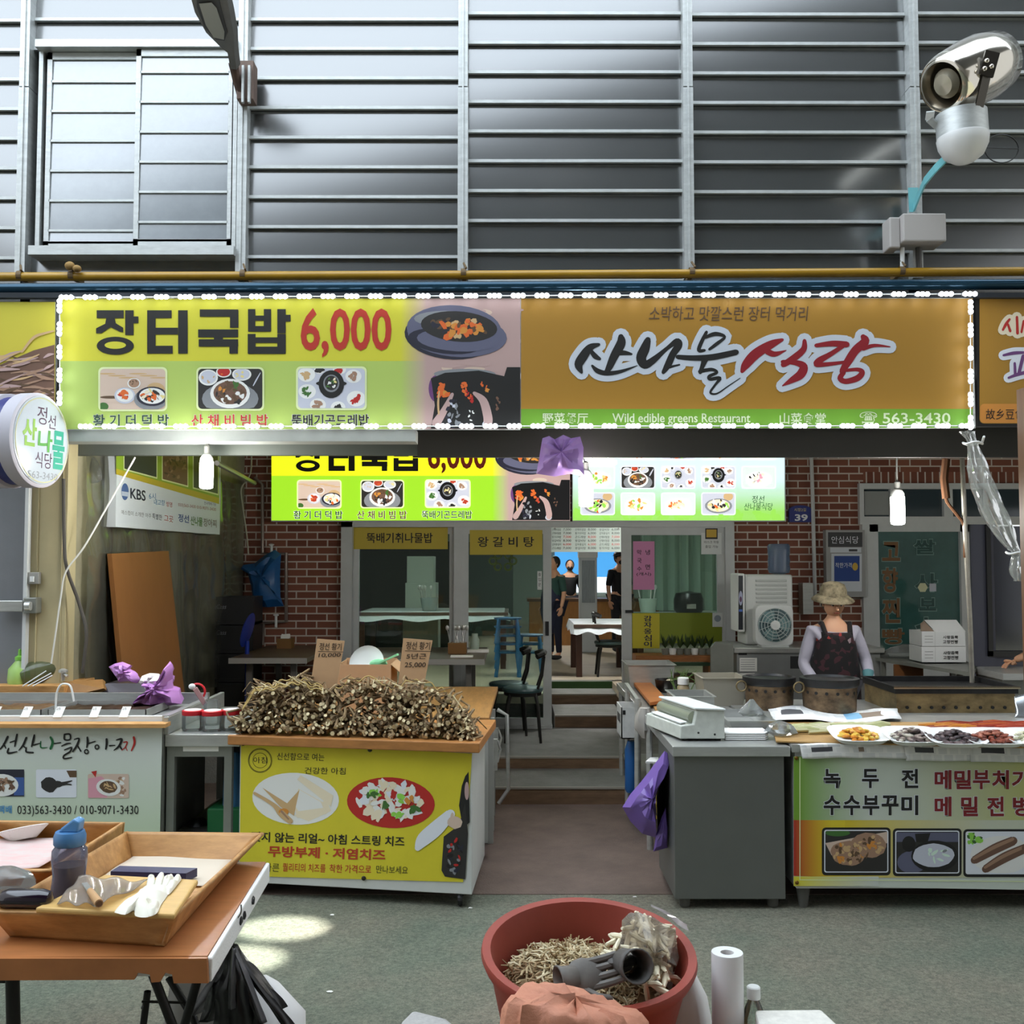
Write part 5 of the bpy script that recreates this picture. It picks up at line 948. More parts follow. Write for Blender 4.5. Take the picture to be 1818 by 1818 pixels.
b = MB(); rc(b, 1538, 1582, 872, 914, fy+.02, fy+.03); b.build('transom_screen', mat('screen_white', '#8b8e8c', .5), w); b = MB(); rc(b, 1560, 1706, 944, 1160, fy+.05, fy+.056); b.build('glass', mat('teal_pane', '#3a5f5a', .06, spec=.9, var=.25, vs=1.5), w)
A = front(fy+.047)
b = MB(); A.ell(b, 1638, 1043, 9, 9, 2, 0, 6); A.rect(b, 1650, 1036, 1662, 1050, 2, 1); b.build('sticker', [mat('sticker_cream', '#cfd0a8', .5), mat('sticker_pale', '#b9bcc6', .5)], w, norm=False)
for s_, bx_, m in (('고', (1566, 962, 1598, 996), 0), ('향', (1566, 1008, 1594, 1052), 0), ('찐', (1566, 1062, 1598, 1106), 0), ('빵', (1566, 1116, 1606, 1144), 0), ('쌀', (1622, 958, 1660, 984), 1), ('사', (1624, 1018, 1664, 1050), 1), ('보', (1632, 1062, 1662, 1084), 1), ('수', (1624, 1096, 1664, 1140), 1)):
    A.text(s_, (bx_[0]-1.5, bx_[1]-1.5, bx_[2]+1.5, bx_[3]+1.5), mat('glass_outline', '#6f8f88', .5), w, 'lettering_outline', 1, .05); A.text(s_, bx_, (mat('glass_orange', '#6e4a22', .5), mat('glass_green', '#16403c', .5))[m], w, l=2, bold=.03)
st(MB().bx(bxp(1722), bxp(1762), YB-.03, YB+.1, 0, PZ(930, YB)).build('trim_16', mat('blue_grey_panel', '#5d6072', .5)))
w = st(thing('window_5', None, None, (bxp(1790), YB, 1.2))); b = MB(); rc(b, 1758, 1830, 934, 1158, fy+.04, fy+.06); b.build('glass', mat('navy_pane', '#1b2036', .1, spec=.7), w); b = MB(); rc(b, 1752, 1760, 931, 1165); rc(b, 1752, 1830, 1156, 1166); b.build('frame', mat('dark_frame', '#1c1d22', .4), w)
st(MB().bx(bxp(1740), bxp(1900), YB, YB+.1, 0, PZ(1164, YB)).build('wall_back_low', mat('blue_grey_panel', '#5d6072', .5)))
# appliances
YFr = 9.3; t = thing('undercounter_fridge', 'stainless counter fridge with paper labels behind the cooking stall', 'fridge', (PX(1430, YFr), YFr+.35, .234)); zt2 = PZ(1150, YFr)
b = MB(); b.bx(PX(1306, YFr), PX(1560, YFr), YFr, YFr+.75, .26, zt2-.03); b.build('body', mat('fridge_steel', '#9a9c9a', .4, .5, var=.06), t, bevel=.005); b = MB(); b.bx(PX(1300, YFr), PX(1566, YFr), YFr-.03, YFr+.78, zt2-.045, zt2); b.build('worktop', STEEL, t, bevel=.004)
A = front(YFr-.002); b = MB(); A.rect(b, 1311, 1158, 1326, 1163, 1, 1); A.rect(b, 1313, 1168, 1344, 1192, 1, 0); A.rect(b, 1403, 1165, 1450, 1187, 1, 1); A.rect(b, 1313, 1195, 1340, 1203, 1, 0)
for i in range(5): A.rect(b, 1315, 1171+i*4, 1340, 1172+i*4, 1.5, 2)
b.build('paper_label', [PAPER, mat('label_dark', '#2b2c2e', .5), mat('label_grey', '#9a9a9a', .6)], t, norm=False)
for x in (PX(1310, YFr)+.05, PX(1556, YFr)-.05): b = MB(); b.tube([(x, YFr+.06, .234), (x, YFr+.06, .27)], .025, 8); b.build('leg', STEELD, t)
b = MB(); pts = [P(x, y, 9.25) for x, y in ((1262, 1240), (1262, 1150), (1270, 1140), (1302, 1143), (1303, 1240))]; b.slab(pts, (0, .03, 0)); tag(b.build('steel_sheet', STEELD), 'dull steel side panel left of the counter fridge', 'panel')
t = thing('water_dispenser', 'white louvred water dispenser with blue bottle beside the brick wall', 'water dispenser', P(1362, 1148, 9.75)); yd = 9.62; b = MB(); b.bx(PX(1322, yd), PX(1407, yd), yd, yd+.36, zt2, PZ(1020, yd)); b.build('body', mat('dispenser_white', '#cfd2cf', .4), t, bevel=.02)
b = MB(); [b.bx(PX(1341, yd), PX(1396, yd), yd-.012, yd+.01, PZ(1033+i*7.5, yd), PZ(1029+i*7.5, yd)) for i in range(6)]; b.build('louvre', mat('dispenser_grey', '#b3b7b4', .4), t, bevel=.003)
b = MB(); b.bx(PX(1308, yd), PX(1321, yd), yd-.03, yd+.3, PZ(1122, yd), PZ(1018, yd)); b.build('side_door', WHITEPL, t, bevel=.015); b = MB(); A = front(yd-.032); A.rect(b, 1311, 1022, 1319, 1118, .5, 0); A.ell(b, 1315, 1062, 3.4, 13, 1, 1); A.ell(b, 1315, 1064, 2, 5, 1.5, 2); A.rect(b, 1312, 1082, 1318, 1086, 1, 3); b.build('display', [mat('display_dark', '#20242c', .3), mat('display_pale', '#9fa4bd', .4), mat('display_plum', '#5d3a58', .4), mat('display_blue', '#4a6fc0', .4)], t, norm=False)
c = P(1383, 1019, yd+.18); r_ = 20*yd/F; h_ = 54*yd/F; b = MB(); b.lathe([(r_*.5, 0), (r_*.9, .01), (r_, .05), (r_*.94, .09), (r_, .13), (r_*.94, .17), (r_, .21), (r_, h_-.02), (r_*.9, h_)], c, 24); b.build('bottle', glassmat('bottle_blue', '#c3d2e6', 1.6, .06, .3, '#a9bdd8'), t, smooth=True)
t = thing('desk_fan', 'white box fan with teal blades in front of the dispenser', 'fan', P(1376, 1146, 9.4)); yf = 9.36; cf = P(1376, 1110, yf); fr_ = 32*yf/F; b = MB(); x0, x1 = cf.x-fr_*1.05, cf.x+fr_*1.05; zb = zt2+.012; ztf = cf.z+fr_*1.12
pts = []
for cx2, cz2, a0 in ((x1-.06, ztf-.06, 0), (x0+.06, ztf-.06, 90), (x0+.06, zb+.06, 180), (x1-.06, zb+.06, 270)): pts += [(cx2+.06*math.cos(R(a0+i*22.5)), cz2+.06*math.sin(R(a0+i*22.5))) for i in range(5)]
b.slab([(x, yf+.02, z) for x, z in pts], (0, .12, 0)); b.build('housing', mat('fan_white', '#d3d6d4', .4), t, bevel=.008); RX = Matrix(((1, 0, 0), (0, 0, -1), (0, 1, 0)))
b = MB(); b.lathe([(fr_*.93, 0), (fr_*.93, .004), (.001, .005)], cf+Vector((0, .02, 0)), 30, RX, cap=False); b.build('opening', mat('fan_dark', '#5c7478', .5), t)
for k in range(3): b = MB(); b.M = Matrix.Translation(cf+Vector((0, .005, 0))) @ Matrix.Rotation(k*2*PI/3, 4, 'Y'); b.slab([(.02, 0, -.02), (.12, -.006, -.06), (.15, 0, .03), (.09, .006, .08), (.02, .004, .03)], (0, .004, 0)); b.build('blade', mat('fan_teal', '#7d9ea0', .35), t)
b = MB()
for i in range(5): q = fr_*(.25+.17*i); b.tube([cf+Vector((q*math.cos(a), -.012, q*math.sin(a))) for a in [2*PI*j/36 for j in range(37)]], .0035, 5, cap=False)
for j in range(12): a = 2*PI*j/12; b.tube([cf+Vector((fr_*.2*math.cos(a), -.012, fr_*.2*math.sin(a))), cf+Vector((fr_*.94*math.cos(a+.3), -.012, fr_*.94*math.sin(a+.3)))], .003, 5)
b.build('guard', mat('guard_grey', '#a9b4b2', .4), t, smooth=True); b = MB(); b.lathe([(.045, 0), (.04, .01), (.001, .013)], cf+Vector((0, -.012, 0)), 18, RX); b.build('hub', mat('fan_white', '#d3d6d4', .4), t, smooth=True)
b = MB(); b.bx(x0+.05, x1-.05, yf, yf+.16, zt2, zt2+.014); b.build('foot', mat('fan_white', '#d3d6d4', .4), t)
# seedlings shelf under the right pane
t = thing('planter_shelf', 'low brown shelf under the right door pane', 'shelf', P(1200, 1230, 10.1)); y0 = 10.0; b = MB(); b.bx(PX(1128, y0), PX(1268, y0), y0, y0+.3, PZ(1175, y0), PZ(1164, y0)).bx(PX(1128, y0), PX(1140, y0), y0, y0+.3, .234, PZ(1175, y0)).bx(PX(1256, y0), PX(1268, y0), y0, y0+.3, .234, PZ(1175, y0)); b.build('frame', WOODB, t); b = MB(); b.bx(PX(1140, y0), PX(1256, y0), y0+.1, y0+.28, .24, PZ(1200, y0)); b.build('crate', mat('shelf_brown', '#4a3018', .6), t); b = MB(); b.bx(PX(1150, y0), PX(1262, y0), y0-.01, y0, PZ(1182, y0), PZ(1176, y0)); b.build('green_edge', mat('shelf_green', '#1f3a20', .6), t)
GRP = 'seedlings on the low brown shelf'
for i in range(7):
    x = PX(1180+i*13, y0+.12); z0 = PZ(1164, y0); t = thing('potted_seedling', 'dark green seedling in pale pot on the low brown shelf', 'plant', (x, y0+.12, z0), GRP); b = MB(); b.lathe([(.03, z0), (.04, z0+.06)], (x, y0+.12, 0), 12); b.build('pot', WHITEPL if i % 3 == 1 else mat('pot_grey', '#6f7168', .6), t); b = MB()
    for k in range(16): a = rnd.uniform(0, 6.28); d = Vector((.05*math.cos(a), .04*math.sin(a), rnd.uniform(.06, .15))); p = Vector((x, y0+.12, z0+.06)); s_ = d.cross(Vector((0, 0, 1))).normalized()*.014; b.add([p, p+d*.6+s_, p+d, p+d*.6-s_], [(0, 1, 2, 3)])
    b.build('leaves', mat('seedling_green', '#33451c', .6), t)
# ---------------------------------------------------------------- yellow banner cart with roots
ZT = .915; FL = Vector((PX(424, 5.97, 1500), 5.97, 0)); FR = Vector((PX(838, 5.74, 1500), 5.74, 0)); BL = Vector((FL.x-.02, 6.55, 0)); BR = Vector((FR.x+.05, 6.5, 0))
t = thing('market_cart', 'white market cart with yellow cheese banner and wooden top', 'cart', (FL+FR+BL+BR)/4)
CARTW = mat('cart_white', '#c9cbc6', .5, var=.05, vs=3)
b = MB(); b.prism([(p.x, p.y) for p in (FL, FR, BR, BL)], .075, ZT-.05); b.build('body', CARTW, t, bevel=.004)
b = MB(); ov = .035; TL, TR = P(404, 1301, 5.93), P(851, 1322, 5.67); b.prism([(TL.x, TL.y), (TR.x, TR.y), (BR.x+.07, BR.y+.02), (BL.x-.03, BL.y+.02)], ZT-.055, ZT); b.build('wooden_top', mat('cart_wood', '#a8713b', .5, var=.2, vs=5, stretch=(1, 6, 6)), t, bevel=.006)
for p in (FL, FR, BL, BR):
    b = MB(); c = p+((FL+FR+BL+BR)/4-p)*.1; b.lathe([(.035, -.012), (.04, 0), (.035, .012)], (c.x, c.y, .04), 14, Matrix(((0, 0, 1), (1, 0, 0), (0, 1, 0)))).bx(c.x-.02, c.x+.02, c.y-.02, c.y+.02, .06, .08); b.build('caster', BLACK, t)
d_ = (FR-FL).normalized(); nF = Vector((d_.y, -d_.x, 0)); A = planeart(FL+nF*.004, nF)
b = MB(); q = [A.conv(x, y) for x, y in ((425, 1555), (822, 1566), (838, 1338), (428, 1316))]; b.slab(q, -nF*.003); bn = b.build('banner', mat('banner_yellow', '#d2c52c', .6, var=.05, vs=3, bump=.1, bs=8), t)
b = MB(); A.ell(b, 525, 1418, 77, 46, 1, PK['white'], 36, .06); 
b.add([A.pt(p, 1.5) for p in ((522, 1448), (580, 1420), (588, 1440), (548, 1458))], [(0, 1, 2, 3)], PK['bread']); A.poly(b, [(530, 1400), (575, 1425), (580, 1445), (528, 1452), (522, 1430)], 1.8, PK['bread']); A.poly(b, [(532, 1402), (570, 1424), (574, 1434), (530, 1440), (524, 1430)], 1.9, PK['white']); A.poly(b, [(528, 1384), (534, 1376), (592, 1412), (588, 1432)], 2, PK['bread']); A.poly(b, [(466, 1398), (510, 1426), (532, 1402), (522, 1448), (498, 1432)], 2.2, PK['tan'])
A.stroke(b, [(452, 1408, 2.5), (485, 1428, 3.5), (500, 1444, 6), (516, 1458, 5)], 2.6, PK['tan']); A.stroke(b, [(500, 1440, 2), (518, 1460, 1)], 3, PK['root']); A.ell(b, 504, 1441, 9, 6, 2.8, PK['orange'])
A.ell(b, 694, 1425, 78, 45, 1, PK['red'], 36, .06); A.blobs(b, 692, 1422, 58, 31, 70, 12, [PK['white'], PK['white'], PK['steelw'], PK['bread']], 1.5); 
for x, y, q in ((664, 1408, 'leaf'), (660, 1412, 'green'), (686, 1432, 'green'), (712, 1418, 'leaf'), (735, 1438, 'green'), (698, 1412, 'red'), (726, 1420, 'orange'), (705, 1445, 'leaf')): A.blobs(b, x, y, 8, 6, 5, 7, [PK[q]], 4)
# the person printed at the right end of the banner
A.poly(b, [(832, 1370), (826, 1378), (820, 1395), (815, 1430), (822, 1470), (834, 1460)], 2, PK['black']); A.ell(b, 829, 1404, 4, 16, 2.5, PK['pinkish']); A.poly(b, [(826, 1425), (815, 1465), (788, 1485), (784, 1545), (790, 1556), (826, 1561), (831, 1480)], 2.2, PK['dark']); A.stroke(b, [(800, 1445, 9), (775, 1470, 13), (752, 1490, 12), (742, 1505, 6)], 2.6, PK['steelw']); A.ell(b, 808, 1460, 13, 11, 3, PK['cream'], 14, .3, .08); A.ell(b, 803, 1449, 3, 7, 3.2, PK['cream'], 10, .1)
A.blobs(b, 808, 1520, 15, 32, 26, 6, [PK['red'], PK['grey'], PK['black'], PK['dslate']], 3)
b.build('printed_picture', PR, bn, norm=False)
b = MB()
for r_ in (21, 19.5, 13): A.stroke(b, [(462+r_*math.cos(a), 1350+r_*math.sin(a)*1.02, .35) for a in [2*PI*i/24 for i in range(25)]], 1, 0)
b.build('emblem_ring', TXT, bn, norm=False); A.text('아침', (450, 1344, 474, 1355), TXT, bn, l=1)
HW = mat('print_olive', '#3a3818', .6)
for s_, bx_, m, sk, bo in (('신선함으로 여는', (492, 1336, 576, 1349), HW, 2, .005), ('건강한 아침', (541, 1362, 614, 1374), HW, 1, .005), ('찢지 않는 리얼~ 아침 스트링 치즈', (446, 1476, 718, 1494), TXT, 9, .02), ('무방부제 · 저염치즈', (476, 1501, 684, 1521), mat('print_brick', '#b03a1c', .6), 7, .03), ('다른', (470, 1532, 496, 1547), HW, 1, .0), ('퀄리티의 치즈를', (502, 1532, 578, 1547), TXTR, 2, .005), ('착한 가격으로', (585, 1534, 659, 1549), TXTR, 2, .005), ('만나보세요', (668, 1536, 724, 1550), HW, 2, .0)): A.text(s_, bx_, m, bn, l=1.5, bold=bo, skew=sk, shear=.04)
for x, y in ((432, 1320), (657, 1331), (646, 1559)): b = MB(); c = A.conv(x, y); b.ball(c+nF*.004, (.013, .006, .013)); b.build('rivet', mat('rivet_dark', '#3b382f', .4, .6), bn, smooth=True)
# second cart behind it
t = thing('market_cart', 'white folding cart with wooden top standing behind the yellow banner cart', 'cart', (-.6, 7.3, 0)); xs0, xs1 = -1.5, -.155
b = MB(); b.bx(xs0, xs1, 6.62, 8.1, .12, .86); b.build('body', CARTW, t); b = MB(); pz = ZT+.005; q0 = G(868, 1274, pz); q1 = G(884, 1219, pz); b.prism([(xs0, 6.6), (q0.x, q0.y), (q1.x, q1.y), (xs0, q1.y)], pz-.035, pz); b.build('wooden_top', mat('cart_wood2', '#a07440', .5, var=.2, vs=5, stretch=(6, 1, 6)), t, bevel=.004)
for y in (6.68, 7.0, 7.4): b = MB(); b.bx(xs1, xs1+.035, y, y+.06, .1, .85); b.build('side_post', mat('cart_post', '#a9aaa5', .5, .2), t)
for y in (6.75, 7.2): b = MB(); b.bx(xs1+.03, xs1+.06, y, y+.05, .55, .75).tube([(xs1+.06, y+.02, .74), (xs1+.08, y+.03, .68), (xs1+.06, y+.02, .6)], .008, 6); b.build('latch', STEEL, t)
b = MB(); b.tube([(xs1+.05, 7.35, .86), (xs1+.12, 7.35, .82), (xs1+.13, 7.35, .3), (xs1+.06, 7.35, .2)], .014, 8); b.build('handle', STEEL, t, smooth=True)
for x in (xs0+.06, xs1-.06):
    for y in (6.7, 8.02): b = MB(); b.bx(x-.02, x+.02, y-.02, y+.02, 0, .12); b.build('leg', STEELD, t)
# bundles of dried roots
BARK = mat('root_bark', '#5f4a33', .85, var=.35, vs=24, col2='#a58a62'); CUT = mat('root_cut', '#dccba0', .8, var=.12, vs=30); STRAW = mat('straw', '#c3a868', .85)
env = [(415, 1292), (428, 1258), (450, 1218), (500, 1206), (545, 1200), (585, 1222), (600, 1216), (622, 1203), (650, 1196), (700, 1216), (735, 1203), (780, 1214), (800, 1232), (822, 1256), (842, 1288)]
def envy(x):
    for (a, y0), (c, y1) in zip(env, env[1:]):
        if a <= x <= c: return y0+(y1-y0)*(x-a)/(c-a)
    return 1292
for i, (a, e, n_) in enumerate(((420, 586, 300), (584, 716, 230), (700, 842, 250))):
    t = thing('root_bundle', ('bundle of dried brown roots at the left end of the cart top', 'bundle of dried brown roots between the two price boards', 'bundle of dried brown roots at the right end of the cart top')[i], 'dried roots', P((a+e)/2, 1300, 6.0), 'dried root bundles on the cart'); b = MB()
    for k in range(n_):
        x = rnd.uniform(a, e); top = envy(x)+4+ (4 if abs(x-(a+e)/2) > (e-a)*.44 else 0); base_y = 1296+(x-420)/420*18; v = rnd.random()**.8; py = top+(base_y-top)*v
        yf = 5.8-(x-420)/420*.2+.16+(base_y-py)/95*.1+rnd.uniform(-.05, .03); p = P(x, py, yf); p.z = max(p.z, ZT+.009)
        ln_ = rnd.uniform(.1, .24); dd = Vector((rnd.gauss(0, .2), 1, rnd.gauss(-.02, .16))).normalized(); r_ = rnd.uniform(.0055, .0115); bend = Vector((rnd.gauss(0, .025), 0, rnd.gauss(0, .02)))
        q = [p+Vector((rnd.gauss(0, .009), 0, rnd.gauss(0, .009))), p+dd*.018, p+dd*ln_*.3+bend, p+dd*ln_*.6+bend*1.4, p+dd*ln_]
        for z in q: z.z = max(z.z, ZT+.008); z.y = min(z.y, 6.5)
        m_ = len(b.f); b.tube(q, [r_*1.2, r_*.95, r_*.8, r_*.75, r_*.5], 6, 0); b.m[-2] = 1 if k % 3 else 0
        if k % (8 if i == 0 else 26) == 0:      # stray top rootlets and straw
            s0 = P(x, top+rnd.uniform(-2, 8), yf+.03); b.tube([s0, s0+Vector((rnd.gauss(0, .03), -.03, rnd.uniform(.0, .03))), s0+Vector((rnd.gauss(0, .06), -.05, rnd.uniform(-.06, .02)))], [.004, .0035, .002], 5, rnd.choice([0, 1]))
    b.build('roots', [BARK, CUT], t, smooth=True)
    b = MB(); pts = []
    for j in range(14): x = a+12+(e-a-24)*j/13; y = envy(x)+rnd.uniform(0, 10); pts.append(tuple(P(x, y, 5.93)))
    for s_ in range(3 if i == 0 else 1): b.tube(catmull([(x, y-.01*s_, z-.012*s_+rnd.uniform(-.01, .01)) for x, y, z in pts], 3), .0035, 5)
    b.build('straw_tie', STRAW, t, smooth=True)
def board(label, q, Y, texts):
    t = thing('price_board', label, 'price board', P(*q[0], Y), 'cardboard price boards among the roots'); b = MB(); pts = [P(x, y, Y+.03*(1290-y)/150) for x, y in q]; b.slab(pts, (0, .006, 0)); b.build('card', CARD, t)
    n = (pts[1]-pts[0]).cross(pts[3]-pts[0]).normalized(); n = n if n.y < 0 else -n; A = planeart(pts[0]+n*.002, n)
    for s_, bx_, sk in texts: A.text(s_, bx_, mat('marker', '#3a2a1c', .6), t, l=1, bold=.01, skew=sk, shear=.12)
    b = MB(); x0, y0, x1, y1 = texts[0][1]; A.stroke(b, [(x0-2, y1+2.5, .5), (x1+2, y1+3.5, .5)], 1); b.build('underline', mat('marker', '#3a2a1c', .6), t, norm=False)
board('leaning cardboard price board reading 10,000', [(547, 1245), (592, 1252), (612, 1138), (563, 1134)], 6.1, [('정선 황기', (567, 1141, 607, 1154), 1), ('10,000', (565, 1160, 605, 1168), -1)])
board('leaning cardboard price board reading 25,000', [(702, 1255), (744, 1262), (768, 1137), (716, 1133)], 6.1, [('정선 황기', (721, 1139, 764, 1153), 1), ('5년근', (721, 1160, 757, 1170), 0), ('25,000', (718, 1176, 756, 1186), 0)])
t = thing('cardboard_box', 'open cardboard box behind the roots holding the green handled dipper', 'box', P(640, 1260, 6.85)); p0, p1 = P(598, 1245, 6.75), P(694, 1180, 6.75); zt3 = p1.z; z0 = ZT+.006; x0, x1 = p0.x, p1.x; b = MB()
b.bx(x0, x1, 6.75, 6.757, z0, zt3).bx(x0, x1, 7.12, 7.127, z0, zt3+.01).bx(x0, x0+.007, 6.757, 7.12, z0, zt3).bx(x1-.007, x1, 6.757, 7.12, z0, zt3).bx(x0, x1, 6.757, 7.12, z0, z0+.006); b.build('box', CARD, t); b = MB(); b.slab([(x1, 6.757, zt3-.002), (x1, 7.12, zt3-.002), (x1+.1, 7.12, zt3-.09), (x1+.1, 6.757, zt3-.09)], (0, 0, .006)); b.build('flap', CARD, t)
t = thing('dipper', 'white round dipper with green handle in the cardboard box', 'dipper', P(655, 1180, 6.85)); c = P(652, 1178, 6.86); b = MB(); Tm = Euler((R(70), 0, R(-10))).to_matrix(); rr = 31*6.86/F; b.lathe([(.001, -.02), (rr*.7, -.01), (rr, .01), (rr*1.02, .018), (rr*.98, .014), (rr*.7, -.002), (.001, -.01)], c, 28, Tm, cap=False); b.build('bowl', mat('dipper_white', '#e2e6e2', .4), t, smooth=True)
b = MB(); b.bar(P(676, 1176, 6.82), P(706, 1162, 6.78), .03, .012); b.ball(P(672, 1178, 6.83), (.06, .02, .03)); b.build('handle', mat('mint_plastic', '#86cf9a', .4), t)
# ---------------------------------------------------------------- pickle stall at the left
YP = 5.92; zP = PZ(1290, YP); xr = PX(287, YP, 1390); t = thing('market_cart', 'stainless pickle cart with pale green banner and wooden front edge', 'cart', (-2.6, 6.3, 0))
b = MB(); b.bx(-4.2, xr, YP+.01, 6.75, .1, zP); b.build('body', STEELD, t); b = MB(); b.slab([(-4.2, YP-.05, zP), (xr+.03, YP-.05, zP+.0), (xr+.03, YP-.05, zP+.022), (-4.2, YP-.05, zP+.022)], (0, .1, 0)); b.build('wooden_edge', WOODT, t)
b = MB(); b.bx(-4.2, xr+.0, YP+.06, YP+.1, zP+.02, zP+.05); b.build('white_rail', WHITEPL, t); b = MB(); b.bx(-4.2, xr+.02, YP+.05, 6.75, zP, zP+.02).bx(xr-.02, xr+.02, YP+.05, 6.75, zP, zP+.055).bx(-4.2, xr+.02, 6.72, 6.76, zP, zP+.09); b.build('worktop', STEEL, t)
for x in (-4.1, xr-.06):
    for y in (YP+.06, 6.7): b = MB(); b.bx(x-.02, x+.02, y-.02, y+.02, 0, .1); b.build('leg', STEELD, t)
A = front(YP-.002); b = MB(); b.slab([P(-260, 1700, YP-.001), P(279, 1700, YP-.001), P(288, 1292, YP-.001), P(-260, 1292, YP-.001)], (0, .003, 0)); bn = b.build('banner', gradmat('pickle_ground', '#b9cda8', '#d2d8d0', .45, .9, 'Z'), t)
GRN = mat('print_leafgreen', '#1f6a3c', .5)
A.text('정', (-40, 1306, -6, 1334), TXT, bn, l=1.5, bold=.025, shear=.15)
O = lambda x, y, r, w: [(x+r*math.cos(a), y+r*1.1*math.sin(a), w) for a in [2*PI*i/10 for i in range(11)]]
BR = [[(85,230,13),(45,310,11),(0,365,6)],[(40,305,9),(65,355,6)],[(185,205,10),(172,270,12),(160,335,6)],[(110,290,6),(165,272,7)],[(95,355,9),(88,405,11),(185,390,6)],
 [(285,240,12),(250,320,11),(205,375,5)],[(245,320,8),(285,360,6)],[(372,210,9),(360,270,13),(342,335,8)],[(362,320,9),(430,300,5)],[(285,345,6),(285,392,10),(358,400,9)],[(575,305,6),(655,293,7)],
 [(695,205,9),(697,260,9),(755,258,8),(752,203,9),(695,205,9)],[(665,330,6),(720,305,9),(760,300,6)],[(695,372,6),(768,345,8),(755,390,10),(692,430,9),(692,464,9),(775,452,6)],
 [(800,258,6),(852,250,9),(830,320,12),(785,390,8)],[(838,330,8),(872,385,9)],[(940,235,9),(945,290,13),(935,345,7)],[(945,305,9),(1025,280,6)],O(932,390,20,7),O(1045,340,20,7),[(1148,255,12),(1150,300,13),(1140,362,9)],[(1180,327,9),(1240,322,5)],
 [(1255,265,7),(1310,256,12),(1282,330,12),(1228,375,5)],[(1285,320,8),(1310,362,10)]]
for nm, grp, m in (('lettering', BR, TXT), ('green_lettering', [[(440,280,6),(442,345,8),(510,345,4)],[(545,235,12),(568,290,14),(545,358,13)]], GRN), ('red_lettering', [[(1440,235,12),(1448,300,12),(1415,380,7)],[(1330,290,5),(1370,287,7),(1350,340,6),(1312,375,4)],[(1350,335,5),(1370,380,4)]], TXTR)):
    b = MB()
    for q in grp: A.stroke(b, [(x/6.06, 1270+y/6.06, w/6.06) for x, y, w in q], 1.5)
    b.build(nm, m, bn, norm=False)
A.text('033)563-3430 / 010-9071-3430', (31, 1430, 246, 1450), TXT, bn, l=1.5, bold=.0); A.text('택배', (-3, 1430, 21, 1444), mat('print_sky', '#4a8fc0', .5), bn, l=1.5, bold=.02)
b = MB(); c = (-40, 1366, 43, 1414); A.rect(b, -40, 1366, 43, 1414, 1, PK['dslate']); A.rect(b, 25, 1380, 43, 1412, 1.2, PK['blue']); A.ell(b, 3, 1394, 30, 20, 1.5, PK['white'], clip=c); A.blobs(b, 0, 1393, 24, 12, 40, 7, [PK['root2'], PK['brown'], PK['root']], 2, c, 3)
A.rrect(b, 64, 1366, 136, 1416, 3, .8, PK['steelw']); A.poly(b, [(118, 1368), (136, 1368), (136, 1380), (124, 1380)], 1, PK['brown']); A.ell(b, 88, 1393, 16, 13, 1.5, PK['dark'], 16, 0, .1); A.ell(b, 102, 1392, 10, 6, 1.7, PK['dark'], 12); A.stroke(b, [(105, 1392, 3), (118, 1389, 2), (128, 1386, 1)], 1.8, PK['dark']); A.stroke(b, [(105, 1393, 3), (118, 1392, 1.6), (127, 1393, 1)], 1.8, PK['dark'])
A.rrect(b, 156, 1374, 229, 1417, 3, .8, PK['cream']); A.poly(b, [(157, 1382), (180, 1378), (195, 1390), (190, 1416), (157, 1416)], 1, PK['pink']); A.blobs(b, 215, 1395, 10, 18, 18, 5, [PK['root'], PK['tan'], PK['white']], 1.2, (157, 1374, 228, 1416)); A.poly(b, [(162, 1370), (172, 1368), (170, 1380)], 1.4, PK['red']); A.ell(b, 193, 1398, 22, 15, 2, PK['white'], 22, .15); A.ell(b, 193, 1397, 16, 10.5, 2.4, PK['brown'], 18, .15, .05); A.blobs(b, 194, 1396, 12, 7, 14, 6, [PK['root2'], PK['brown'], PK['tan']], 2.6, None, 4)
b.build('printed_picture', PR, bn, norm=False)
# price cards, pans, boards on the pickle cart
zc = zP+.05
for i, px in enumerate((-10, 46, 104, 168, 221)):
    b = MB(); c = P(px, 1268, YP+.07); w_ = 8.5*YP/F; b.slab([(c.x-w_, YP+.055, zc-.005), (c.x+w_*.8, YP+.055, zc-.005), (c.x+w_, YP+.1, zc+.05), (c.x-w_*.8, YP+.1, zc+.05)], (0, .003, 0)); o = b.build('price_card', PAPER); tag(o, ('white price card on the pickle cart rail, cut off at the left', 'white price card on the pickle cart rail, second from left', 'white price card under the wire handle on the pickle cart', 'white price card on the pickle cart rail, right of the wire handle', 'white price card at the right end of the pickle cart rail')[i], 'price card', 'price cards on the pickle cart')
    A2 = planeart((c.x, YP+.0535, zc), (0, -.055, .045)); A2.text('고추', (px-4, 1256, px+4, 1261), mat('marker', '#3a2a1c', .6), o, l=1)
    lt = o.children[-1] if o.children else None
